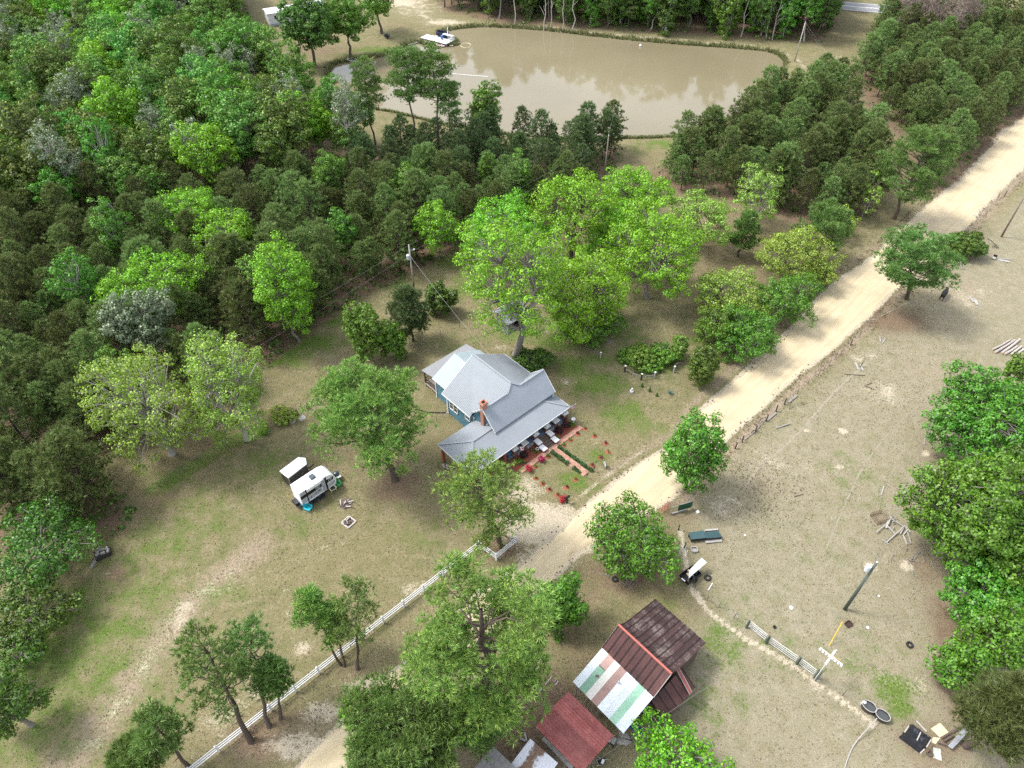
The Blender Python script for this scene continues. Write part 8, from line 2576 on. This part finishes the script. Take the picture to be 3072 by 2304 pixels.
# leafless forked stick
o = thing('bare_sapling', 'leafless dark forked stick standing in the pasture', 'sapling', on(Q(2, 1, 1150, 720)))
for (dx, dy, h_) in [(0.25, 0.4, 2.0), (0.45, 0.1, 1.7), (0.1, 0.2, 1.3), (0.6, 0.5, 1.9)]:
    MB().tube([(0, 0, 0), (dx * 0.4, dy * 0.4, h_ * 0.5), (dx, dy, h_)], [0.03, 0.02, 0.008], 5).build('stem', BARK_DARK, o)
# far junk: dark ring object, seat, black animal's pen wheel
o = thing('rake_wheel', 'dark rusty hay rake lying below the tall pole at the right edge', 'rake', on(zu(1425, 430)), 0.4)
for i in range(12):
    a_ = i * 0.52
    MB().tube([(0, 0, 0.3), (math.cos(a_) * 0.55, math.sin(a_) * 0.45, 0.25 + 0.25 * math.sin(a_ * 2))], 0.025, 4).build('tine', BLACK, o)
MB().tube([(0, 0, 0.3), (-0.05, 1.1, 0.6), (0.05, 1.9, 0.5)], 0.05, 5).build('draw_bar', BLACK, o)
o = thing('cast_off_car_seat', 'small black and white cast-off seat below the hay rake', 'seat', on(zu(1385, 670)), 0.8)
MB().box((0, 0, 0.22), (0.7, 0.5, 0.16)).build('cushion', PALEW, o)
MB().box((0.28, 0, 0.42), (0.16, 0.5, 0.42)).build('backrest', BLACK, o)
for x in (-0.28, 0.28):
    MB().bx(x - 0.04, x + 0.04, -0.22, 0.22, 0, 0.15).build('foot', BLACK, o)
# dead branches by the shrub, on the pasture and under the oaks
def brush(label, p, n, L, spread, mat=PALEW, r=0.03, flat=0.15, name='dead_branches'):
    o = thing(name, label, 'branches', on(p))
    rg = seedof(p.x * 13 + 600, p.y * 29 + 600)
    for i in range(n):
        a_ = rg.uniform(0, 6.28)
        q = Vector((rg.normal() * spread, rg.normal() * spread * 0.7, 0.06))
        l_ = L * rg.uniform(0.5, 1.1)
        e = q + Vector((math.cos(a_) * l_, math.sin(a_) * l_, rg.uniform(0, flat * 2) * l_))
        m_ = (q + e) / 2 + Vector((rg.normal() * 0.1 * l_, rg.normal() * 0.1 * l_, flat * l_ * 0.5))
        MB().tube([q, m_, e], [r, r * 0.7, r * 0.3], 4).build('branch', mat, o)
        f_ = m_ + Vector((rg.normal(), rg.normal(), rg.uniform(0, 0.5))) * l_ * 0.25
        MB().tube([m_, f_], [r * 0.6, r * 0.25], 4).build('branch', mat, o)
brush('tangle of bleached dead branches under the wind-swept shrub', zu(700, 830), 16, 1.4, 0.5, flat=0.4)
brush('fallen grey branches below the largest oak', Q(2, 2, 1470, 290), 12, 1.6, 1.0, GREYW)
brush('fallen grey branches left of the leaf litter in the pasture', Q(2, 1, 800, 1000), 9, 1.1, 1.6, BARNW, 0.02, 0.03)
brush('dead twigs scattered in the lower leaf litter of the pasture', Q(2, 1, 500, 1400), 6, 1.0, 1.5, GREYW, 0.02, 0.03)
brush('dead branches at the foot of the broad low tree', Q(1, 2, 1880, 460), 12, 0.9, 0.5, GREYW)
brush('bleached branch fork in the grass above the fenced plot', zp(310, 200), 5, 1.2, 0.2, PALEW)
brush('dead branches lying under the huge pine near the laths', Q(1, 2, 1720, 440), 4, 1.0, 0.6, GREYW, 0.03, 0.02)
brush('broken grey branches beside the white fence corner', Q(1, 2, 1100, 180), 8, 0.6, 0.25, PALEW, 0.04)
# stock tanks
zs = lambda x, y, z=0.0: G(2520 + x / 5.267, 2080 + y / 5.267, z)
def tank(label, p, rx, ry, rz):
    o = thing('stock_tank', label, 'tank', on(p), rz, 'oval stock tanks')
    n = 20
    def ring(s_, z):
        return [(rx * s_ * math.cos(i * 2 * math.pi / n), ry * s_ * math.sin(i * 2 * math.pi / n), z) for i in range(n)]
    v = ring(0.94, 0.0) + ring(1.0, 0.62) + ring(0.94, 0.62) + ring(0.92, 0.45)
    f = []
    for k_ in range(3):
        f += [(k_ * n + i, k_ * n + (i + 1) % n, (k_ + 1) * n + (i + 1) % n, (k_ + 1) * n + i) for i in range(n)]
    MB().add(v, f).build('wall', TDARK, o)
    rim = ring(1.0, 0.63)
    MB().tube(rim + rim[:1], 0.035, 6, cap=False).build('rim', PALEW, o)
    wv = ring(0.93, 0.46)
    k = NT('tank_water')
    k.principled((0.05, 0.055, 0.055), 0.08, 0, None, 0.5)
    MB().add(wv, [tuple(range(n))]).build('water', k.m, o)
tank('oval stock tank with a white block at its side, upper of two', zs(430, 245), 0.62, 0.45, math.radians(-38))
tank('oval stock tank with a pale rim and pipe, lower of two', zs(640, 385), 0.62, 0.47, math.radians(-38))
tag(MB().box(on(zs(350, 180), 0.3), (0.3, 0.25, 0.6), -0.6).build('white_block', CAPW), 'white block standing against the upper stock tank', 'block')
tag(MB().box(on(zs(515, 320), 0.15), (0.55, 0.3, 0.3), -0.7).build('black_tub', TARPB), 'low black tub wedged between the two stock tanks', 'tub')
tag(MB().tube([zs(585, 395, 0.72), zs(480, 515, 0.7), zs(370, 630, 0.5), zs(280, 730, 0.25), zs(200, 850, 0.1), zs(150, 960, 0.08), zs(105, 1080, 0.08), zs(70, 1200, 0.08)], 0.05, 7).build('filler_pipe', PALEW),
    'long pale curved pipe feeding the lower stock tank from the bottom edge', 'pipe')
# black tarped bin
cb_ = [zs(1090, 500, 0.9), zs(1440, 735, 0.9), zs(1355, 860, 0.95), zs(990, 610, 0.95)]
ctr = sum(cb_, Vector()) / 4
o = thing('tarped_bin', 'black tarp covered bin held down by pale battens at the pasture corner', 'bin', (ctr.x, ctr.y, 0))
off = Vector((ctr.x, ctr.y, 0))
g_ = 10
vs, fs = [], []
lowq = [zs(1110, 490, 0.0), zs(1450, 740, 0.0), zs(1270, 960, 0.0), zs(925, 700, 0.0)]
for i in range(g_ + 1):
    for j in range(g_ + 1):
        s_, t_ = i / g_, j / g_
        qx = (lowq[0] * (1 - s_) + lowq[1] * s_) * (1 - t_) + (lowq[3] * (1 - s_) + lowq[2] * s_) * t_
        edge_ = min(s_, 1 - s_, t_, 1 - t_)
        z = min(1.0, edge_ * 6) * (0.82 + 0.05 * math.sin(s_ * 17 + t_ * 5) + 0.04 * math.sin(t_ * 13 - s_ * 7)) + 0.02
        vs.append((qx.x - off.x + 0.02 * math.sin(i * 3.1), qx.y - off.y + 0.02 * math.sin(j * 2.3), z))
for i in range(g_):
    for j in range(g_):
        a_ = i * (g_ + 1) + j
        fs.append((a_, a_ + 1, a_ + g_ + 2, a_ + g_ + 1))
MB().add(vs, fs).build('tarp', TARPB, o)
for (a_, b_) in [((1090, 510), (1020, 615)), ((1275, 615), (1215, 745)), ((1440, 730), (1365, 850)), ((1335, 880), (1265, 950))]:
    MB().bar(zs(*a_, 0.93) - off, zs(*b_, 0.93 if a_[1] < 800 else 0.5) - off, 0.09, 0.05).build('batten', PALEW, o)
tag(MB().slab([zs(1580, 465, 0.06), zs(1720, 618, 0.06), zs(1575, 695, 0.07), zs(1435, 555, 0.07)], 0.03).build('plywood_sheet', mat_plain('plywood', (0.50, 0.42, 0.28), 0.85, 0, 0.15, 2)), 'square pale plywood sheet lying behind the black tarped bin', 'plywood')
tag(MB().slab([zs(1470, 690, 0.05), zs(1590, 705, 0.05), zs(1510, 800, 0.05), zs(1440, 770, 0.05)], 0.03).build('plywood_sheet', MATS['plywood']), 'small plywood offcut touching the black tarped bin', 'plywood')
tag(MB().slab([zs(1470, 850, 0.05), zs(1590, 880, 0.05), zs(1610, 1070, 0.05), zs(1475, 1015, 0.05)], 0.03).build('mineral_board', mat_plain('greenish_board', (0.33, 0.36, 0.32), 0.9, 0, 0.25, 3)), 'greenish grey board lying below the black tarped bin', 'board')
qs = [zs(1960, 545, 0.85), zs(2060, 580, 0.75), zs(1775, 880, 0.45), zs(1705, 830, 0.6)]
m = MB()
m.slab(qs, 0.03)
m.ribs(qs, Vector(qs[3]) - Vector(qs[0]), 0.14, 0.03, 0.02)
tag(m.build('roof_sheet', GREYM), 'bent grey metal sheet propped on scrap at the lower right corner', 'metal sheet')
o = thing('timber_scrap', 'low brown timber frame under the bent grey sheet', 'frame', on(zs(1780, 700)))
cb0 = on(zs(1780, 700))
for a_, b_ in [((1600, 700), (1940, 500)), ((1640, 750), (1800, 650)), ((1700, 800), (2000, 590)), ((1540, 770), (1700, 820)), ((1940, 500), (2060, 560))]:
    MB().bar(zs(*a_, 0.3) - cb0, zs(*b_, 0.3) - cb0, 0.12, 0.12).build('timber', BARNW, o)
open_box('brick_mould', 'small dark open box by the lower corner of the tarped bin', 'box', zs(1410, 960), 0.35, 0.3, 0.2, BARNW, 0.5)
# small things on the lower pasture
open_box('rusty_tray', 'dark rusty tray lying upside down below the green pole', 'tray', Q(2, 2, 1074, 728), 0.6, 0.45, 0.16, mat_plain('rusty_steel', (0.05, 0.028, 0.024), 0.7, 0.2, 0.3, 4), 0.5)
for x, y, r_, l_ in [(702, 622, 0.2, 'largest white bucket lid on the pasture grass'), (404, 152, 0.1, 'small white lid right of the green feed trough'), (1198, 750, 0.14, 'white scrap right of the rusty tray'), (1270, 545, 0.1, 'white scrap under the shadow end of the green pole')]:
    tag(MB().lathe([(r_ * 0.9, 0.0), (r_, 0.02), (r_, 0.05), (r_ * 0.3, 0.06)], 12, tuple(on(Q(2, 2, x, y), 0.02))).build('bucket_disc', CAPW), l_, 'lid')
# dirt clods along the road shoulder: small dark lumps too many to count
m = MB()
rgc = np.random.default_rng(3)
for i in range(260):
    s_ = rgc.uniform(0.60, 0.93)
    src = ROAD_L if rgc.uniform() < 0.5 else ROAD_R
    p = src[int(s_ * (len(src) - 1))] + rgc.normal(size=2) * np.array([0.35, 0.35])
    m.box((p[0], p[1], gz(p) + 0.06), tuple(rgc.uniform(0.05, 0.14, 3)), rgc.uniform(0, 3))
tag(m.build('dirt_clods', mat_plain('dark_clod', (0.07, 0.05, 0.035), 0.95, 0, 0.4)), 'dark dirt clods strewn along the edges of the sand road', 'clods', kind='stuff')
# ================================================================ at the pond
zd = lambda x, y, z=0.0: G(1220 + x / 11.06, 70 + y / 11.06, z)
da, db_, dc = zd(440, 470, 0.2), zd(1310, 690, 0.2), zd(590, 395, 0.2)
an = math.atan2((db_ - da).y, (db_ - da).x)
dk = thing('fishing_dock', 'pale plank fishing dock on the pond with bench, tackle and railing', 'dock', (da.x, da.y, 0), an)
ex_ = Vector((math.cos(an), math.sin(an), 0))
ey_ = Vector((-math.sin(an), math.cos(an), 0))
DL = (db_ - da).length
DW = 4.0
DOCKW = mat_plain('bleached_dock', (0.52, 0.52, 0.52), 0.85, 0, 0.2, 2)
nb_ = 30
for i in range(nb_):
    x0, x1 = DL * i / nb_, DL * (i + 1) / nb_ - 0.015
    MB().bx(x0, x1, 0, DW * (0.72 if x0 < DL * 0.3 else 1.0), 0.14, 0.2).build('deck_board', DOCKW, dk)
for i in range(6):
    for y in (0.15, DW - 0.4):
        if not (i < 2 and y > 3):
            MB().tube([(DL * (i + 0.5) / 6, y, -1.4), (DL * (i + 0.5) / 6, y, 0.14)], 0.1, 6).build('pile', POLEW, dk)
MB().bar((DL * 0.99, 0.3, 0.95), (DL * 0.99, DW - 0.3, 0.95), 0.12, 0.06).build('railing', CAPW, dk)
for y in (0.35, 2.0, DW - 0.35):
    MB().bx(DL * 0.98, DL * 0.995, y - 0.05, y + 0.05, 0.2, 0.93).build('rail_post', CAPW, dk)
o = thing('storage_bench', 'dark navy storage bench on the fishing dock', 'bench', tuple(da + ex_ * DL * 0.36 + ey_ * 2.9 + Vector((0, 0, 0.0))), an)
MB().bx(0, 3.4, 0, 0.8, 0.2, 0.95).build('body', mat_plain('dark_navy', (0.008, 0.009, 0.035), 0.5, 0, 0.2), o)
MB().bx(-0.05, 3.45, 0.7, 0.85, 0.95, 1.4).build('backrest', MATS['dark_navy'], o)
o = thing('work_table', 'white table with blue buckets on the fishing dock', 'table', tuple(da + ex_ * DL * 0.62 + ey_ * 2.6), an)
MB().bx(0, 3.0, 0, 0.9, 0.95, 1.02).build('top', CAPW, o)
for x in (0.1, 2.9):
    for y in (0.1, 0.8):
        MB().bx(x - 0.05, x + 0.05, y - 0.05, y + 0.05, 0.2, 0.95).build('leg', CAPW, o)
o = thing('blue_barrel', 'blue barrel beside the white table on the dock', 'barrel', tuple(da + ex_ * DL * 0.68 + ey_ * 1.8 + Vector((0, 0, 0))))
MB().lathe([(0.26, 0.2), (0.3, 0.4), (0.3, 0.85), (0.26, 1.05)], 12).build('drum', mat_plain('barrel_blue', (0.06, 0.16, 0.36), 0.5, 0, 0.15), o)
tag(MB().tube([tuple(da + ex_ * DL * 0.78 + ey_ * 3.2 + Vector((0, 0, 0.0))), tuple(da + ex_ * DL * 0.78 + ey_ * 3.2 + Vector((0, 0, 2.6)))], 0.12, 8).build('dock_lamp_post', CAPW), 'white lamp post standing on the fishing dock', 'post')
# heap of rocks and brush under the dock
rp = thing('rock_apron', 'brown rocks heaped around the outer end of the fishing dock', 'rocks', tuple(da + ex_ * DL * 0.6))
for i in range(60):
    t = rgs.uniform(0.2, 1.15)
    y = -rgs.uniform(-0.3, 0.7) if t < 1.0 else rgs.uniform(-0.5, DW)
    q = ex_ * (t - 0.6) * DL + ey_ * y
    s_ = rgs.uniform(0.8, 2.2)
    link('rock', ROCKS[i % 5], rp, (q.x, q.y, WATER_Z + 0.05), rgs.uniform(0, 6), (s_, s_, s_ * 0.8))
# boats
def boat(label, p, rz, L, W_, mat, name='rowing_boat', flip=False, seats=True):
    o = thing(name, label, 'boat', p, rz)
    n = 9
    sec = []
    for i in range(n):
        t = i / (n - 1)
        w = W_ / 2 * (min(1.0, (1 - t) * 2.4) ** 0.6 if t > 0.5 else 1.0) * (0.9 + 0.1 * min(1, t * 3))
        w = max(w, 0.04)
        z0 = 0.0 + 0.22 * max(0, t - 0.6)
        z1 = 0.42 + 0.2 * max(0, t - 0.5)
        sec.append([(t * L - L / 2, -w, z1), (t * L - L / 2, -w * 0.75, z0), (t * L - L / 2, w * 0.75, z0), (t * L - L / 2, w, z1), (t * L - L / 2, w * 0.9, z1), (t * L - L / 2, w * 0.68, z0 + 0.06), (t * L - L / 2, -w * 0.68, z0 + 0.06), (t * L - L / 2, -w * 0.9, z1)])
    vs = [q for s_ in sec for q in s_]
    fs = []
    for i in range(n - 1):
        for k_ in range(8):
            k2 = (k_ + 1) % 8
            fs.append((i * 8 + k_, (i + 1) * 8 + k_, (i + 1) * 8 + k2, i * 8 + k2))
    fs += [tuple(range(8)), tuple((n - 1) * 8 + k_ for k_ in range(7, -1, -1))]
    m = MB()
    if flip:
        vs = [(x, -y, 0.62 - z) for x, y, z in vs]
    m.add(vs, fs)
    m.build('hull', mat, o)
    if seats:
        for x in (-L * 0.3, 0.0, L * 0.22):
            MB().bx(x - 0.14, x + 0.14, -W_ * 0.36, W_ * 0.36, 0.28, 0.33).build('seat', GREYM, o)
    return o
pb = zd(300, 640, WATER_Z)
boat('pale motor boat moored at the shore side of the fishing dock', (pb.x, pb.y, WATER_Z - 0.08), math.radians(38), 5.4, 1.6, mat_plain('boat_beige', (0.5, 0.47, 0.42), 0.5, 0, 0.12), 'motor_boat')
zf = lambda x, y, z=0.0: G(820 + x / 5.82, y / 5.82, z)
q = zf(1370, 1045, -0.2)
bo = boat('white flat-bottomed boat pulled onto the grassy pond bank', (q.x, q.y, gz(q) + 0.05), math.radians(-35), 3.6, 1.6, CWHITE, 'flat_boat')
q = zf(1690, 1035, WATER_Z)
boat('small yellow kayak floating at the grassy pond bank', (q.x, q.y, WATER_Z - 0.05), math.radians(40), 2.6, 0.75, mat_plain('kayak_yellow', (0.62, 0.55, 0.22), 0.45, 0, 0.1), 'kayak', seats=False)
q = zf(1990, 665)
o = thing('fire_bowl', 'dark iron fire bowl on the lawn between pond and oaks', 'fire bowl', on(q))
MB().lathe([(0.3, 0.25), (0.75, 0.5), (0.8, 0.8), (0.72, 0.8), (0.3, 0.35)], 12).build('bowl', BLACK, o)
for a_ in (0.5, 2.6, 4.7):
    MB().tube([(math.cos(a_) * 0.6, math.sin(a_) * 0.6, 0), (math.cos(a_) * 0.4, math.sin(a_) * 0.4, 0.4)], 0.05, 5).build('leg', BLACK, o)
# floating hose loop and boom
FLO = mat_plain('float_hose', (0.5, 0.45, 0.3), 0.6, 0, 0.1)
c_ = zd(1965, 735, WATER_Z)
tag(MB().tube([(c_.x + 1.25 * math.cos(t), c_.y + 1.5 * math.sin(t), WATER_Z + 0.03) for t in np.linspace(0.3, 6.2, 26)], 0.08, 5).build('float_ring', FLO), 'floating hose loop on the water off the dock end', 'hose')
a_, b_ = Q(1, 0, 700, 478, WATER_Z), Q(1, 0, 950, 498, WATER_Z)
tag(MB().tube([a_ + (b_ - a_) * t + Vector((0, 0.05 * math.sin(t * 9), 0.03)) for t in np.linspace(0, 1, 12)], 0.07, 5).build('float_line', CAPW), 'thin white float line on the water above the lone green tree', 'float line')
o = thing('decoy_float', 'small white float marker near the far right bank of the pond', 'float', Q(1, 0, 1938, 300, WATER_Z))
MB().lathe([(0.05, 0.0), (0.3, 0.05), (0.35, 0.2), (0.15, 0.45), (0.05, 0.6)], 10).build('body', CAPW, o)
# rough grass fringe along the water
rgf = np.random.default_rng(21)
idxs = rgf.integers(0, len(POND), 9000)
pp = POND[idxs] + rgf.normal(size=(9000, 2)) * 0.55
d_, ins_ = seg_dist(pp, POND)
pp = pp[(~ins_) & (d_ < 1.8)]
zz_ = ground_z(pp[:, 0], pp[:, 1])
n_ = len(pp)
cc = np.stack([pp[:, 0], pp[:, 1], zz_], 1)
LV, LF = needle_tris(rgf, cc, np.tile(np.array([[0, 0, 1.0]]), (n_, 1)), 4, 0.75, 0.18, 0.6)
o = link('bank_grass', mesh_np('bank_grass', LV, LF, mat_leaf('bank_grass_leaf', (0.15, 0.17, 0.06), 0.03, 0.5, 0.3, tint=(0.24, 0.22, 0.11))))
tag(o, 'rough grass fringe along the pond edge', 'grass', kind='stuff')
# pasture cow
def cow(label, p, rz):
    o = thing('cow', label, 'cow', p, rz)
    me = bpy.data.meshes.new('body')
    V, E, Rr = [], [], []
    def add(q, r, par=None):
        V.append(q)
        Rr.append(r)
        if par is not None:
            E.append((par, len(V) - 1))
        return len(V) - 1
    hip = add((-0.62, 0, 1.05), (0.30, 0.30))
    b1 = add((-0.2, 0, 1.0), (0.42, 0.42), hip)
    b2 = add((0.25, 0, 0.98), (0.42, 0.42), b1)
    sh_ = add((0.65, 0, 1.05), (0.30, 0.32), b2)
    nk = add((0.95, 0.06, 1.15), (0.19, 0.2), sh_)
    hd = add((1.2, 0.12, 1.2), (0.14, 0.15), nk)
    mz = add((1.48, 0.16, 1.02), (0.09, 0.09), hd)
    tl = add((-0.9, 0, 1.12), (0.06, 0.06), hip)
    t2 = add((-0.98, 0.02, 0.7), (0.03, 0.03), tl)
    t3 = add((-0.97, 0.02, 0.38), (0.05, 0.05), t2)
    for s_ in (-1, 1):
        k1 = add((0.62, s_ * 0.2, 0.62), (0.10, 0.10), sh_)
        k2 = add((0.66, s_ * 0.2, 0.34), (0.06, 0.06), k1)
        add((0.64, s_ * 0.2, 0.04), (0.065, 0.065), k2)
        h1 = add((-0.55, s_ * 0.21, 0.66), (0.13, 0.13), hip)
        h2 = add((-0.74, s_ * 0.21, 0.40), (0.065, 0.065), h1)
        add((-0.70, s_ * 0.21, 0.04), (0.065, 0.065), h2)
        add((1.14, 0.12 + s_ * 0.26, 1.27), (0.05, 0.03), hd)
    me.from_pydata(V, E, [])
    me.update()
    ob = link('body', me, o)
    md = ob.modifiers.new('Skin', 'SKIN')
    for i, r_ in enumerate(Rr):
        me.skin_vertices[0].data[i].radius = r_
    me.skin_vertices[0].data[0].use_root = True
    sb = ob.modifiers.new('Sub', 'SUBSURF')
    sb.levels = sb.render_levels = 2
    me.materials.append(mat_plain('black_hide', (0.012, 0.010, 0.010), 0.6, 0, 0.3, 3))
q = Q(2, 1, 1680, 275)
cow('black cow standing in the shade at the edge of the solitary pasture pine', on(q), math.radians(48))

# ================================================================ ground texture: tufts and litter nobody could count
rgt = np.random.default_rng(55)
N = 110000
tx = rgt.uniform(-58, 62, N)
ty = rgt.uniform(17, 110, N)
ok = np.abs(tx) / (ty * _S + CAM_H * _S) < 0.76
tx, ty = tx[ok], ty[ok]
P_ = np.stack([tx, ty], 1)
d_, ins_ = seg_dist(P_, resample(ROAD_POLY, 160))
ok = ~ins_ & (d_ > 0.4)
loc = np.stack([(tx - HB.x) * math.cos(HA) + (ty - HB.y) * math.sin(HA), -(tx - HB.x) * math.sin(HA) + (ty - HB.y) * math.cos(HA)], 1)
ok &= ~((loc[:, 0] > -0.2) & (loc[:, 0] < 15.8) & (loc[:, 1] > -1.9) & (loc[:, 1] < 17.2))
tx, ty = tx[ok], ty[ok]
# clumpy: keep more where low-frequency noise is high
cl = 0.5 + 0.5 * np.sin(tx * 0.8 + 1.9 * np.sin(ty * 0.6)) * np.sin(ty * 0.9 + 1.3 * np.sin(tx * 0.5))
keep = rgt.uniform(0, 1, len(tx)) < 0.22 + 0.6 * cl ** 1.5
tx, ty = tx[keep], ty[keep]
tz = ground_z(tx, ty)
ctr_ = np.stack([tx, ty, tz], 1)
sel = rgt.uniform(0, 1, len(ctr_))
# lushness sampled from the ground grid
ix = np.clip(np.searchsorted(XS, tx), 0, nx - 1)
iy = np.clip(np.searchsorted(YS, ty), 0, ny - 1)
lush = W['lush'][iy * nx + ix]
bare = np.maximum(W['sand'][iy * nx + ix], W['straw'][iy * nx + ix])
g1 = (sel < 0.10 + 0.6 * lush) & (bare < 0.6)
g2 = (~g1) & (bare < 0.75) & (sel < 0.8)
for msk, nm, lab, col, tint in [(g1, 'grass_tufts', 'green grass tufts scattered over lawn and pasture', (0.125, 0.15, 0.045), (0.18, 0.195, 0.075)),
                                (g2, 'dry_tufts', 'straw-coloured dry grass tufts over lawn and pasture', (0.26, 0.23, 0.14), (0.32, 0.285, 0.19))]:
    c_ = ctr_[msk]
    LV, LF = needle_tris(rgt, c_, np.tile(np.array([[0, 0, 1.0]]), (len(c_), 1)), 3, 0.13, 0.08, 1.0)
    tag(link(nm, mesh_np(nm, LV, LF, mat_leaf(nm + '_leaf', col, 0.03, 0.5, 0.3, tint=tint))), lab, 'grass', kind='stuff')
# brown leaf litter in the pasture
def litter(cx, cy, rx, ry, n):
    c = D(cx, cy)
    return np.stack([c.x + rgt.normal(size=n) * rx, c.y + rgt.normal(size=n) * ry], 1)
lt = np.vstack([litter(1660, 1045, 2.4, 1.7, 320), litter(1640, 1100, 2.4, 1.6, 240), litter(1580, 1010, 2, 1.5, 200), litter(1900, 860, 5, 4, 300), litter(700, 1560, 3, 1.2, 200), litter(1130, 1560, 4, 3, 400), litter(1300, 1470, 3, 2, 250)])
lz = ground_z(lt[:, 0], lt[:, 1]) + 0.04
pos = np.stack([lt[:, 0], lt[:, 1], lz], 1)
LV, LF = leaf_quads(rgt, pos, unit(np.array([[0, 0, 1.0]]) + rgt.normal(size=pos.shape) * 0.3), rgt.uniform(0.10, 0.2, len(pos)))
tag(link('leaf_litter', mesh_np('leaf_litter', LV, LF, mat_leaf('litter_leaf', (0.085, 0.055, 0.035), 0.02, 0.6, 0.1))), 'dark fallen leaves strewn over the pasture', 'leaves', kind='stuff')
# ditch weeds on both shoulders
def verge(pl, o0, o1, n, s0, s1):
    i = (rgt.uniform(s0, s1, n) * (len(pl) - 2)).astype(int)
    a = pl[i]
    t = pl[i + 1] - pl[i]
    t /= np.linalg.norm(t, axis=1)[:, None]
    nm = np.stack([-t[:, 1], t[:, 0]], 1)
    return a + nm * (o0 + (o1 - o0) * rgt.uniform(0, 1, n) ** 1.3)[:, None] + t * rgt.uniform(-0.6, 0.6, n)[:, None] + rgt.normal(size=(n, 2)) * 0.12
vg = np.vstack([verge(ROAD_R, 0.5, 2.3, 3000, 0.0, 0.75), verge(ROAD_L, -1.6, -0.5, 2600, 0.05, 0.62)])
d_, ins_ = seg_dist(vg, resample(ROAD_POLY, 300))
vg = vg[~ins_ & (d_ > 0.35)]
vg = vg[np.sin(vg[:, 0] * 1.9 + 2 * np.sin(vg[:, 1] * 0.8)) + rgt.normal(size=len(vg)) * 0.5 > -0.1]
vz = ground_z(vg[:, 0], vg[:, 1])
c_ = np.stack([vg[:, 0], vg[:, 1], vz], 1)
LV, LF = needle_tris(rgt, c_, np.tile(np.array([[0, 0, 1.0]]), (len(c_), 1)), 3, 0.24, 0.07, 0.9)
tag(link('verge_weeds', mesh_np('verge_weeds', LV, LF, mat_leaf('verge_leaf', (0.19, 0.175, 0.08), 0.03, 0.5, 0.3, tint=(0.26, 0.23, 0.13)))), 'dull weeds along the verges of the sand road', 'weeds', kind='stuff')
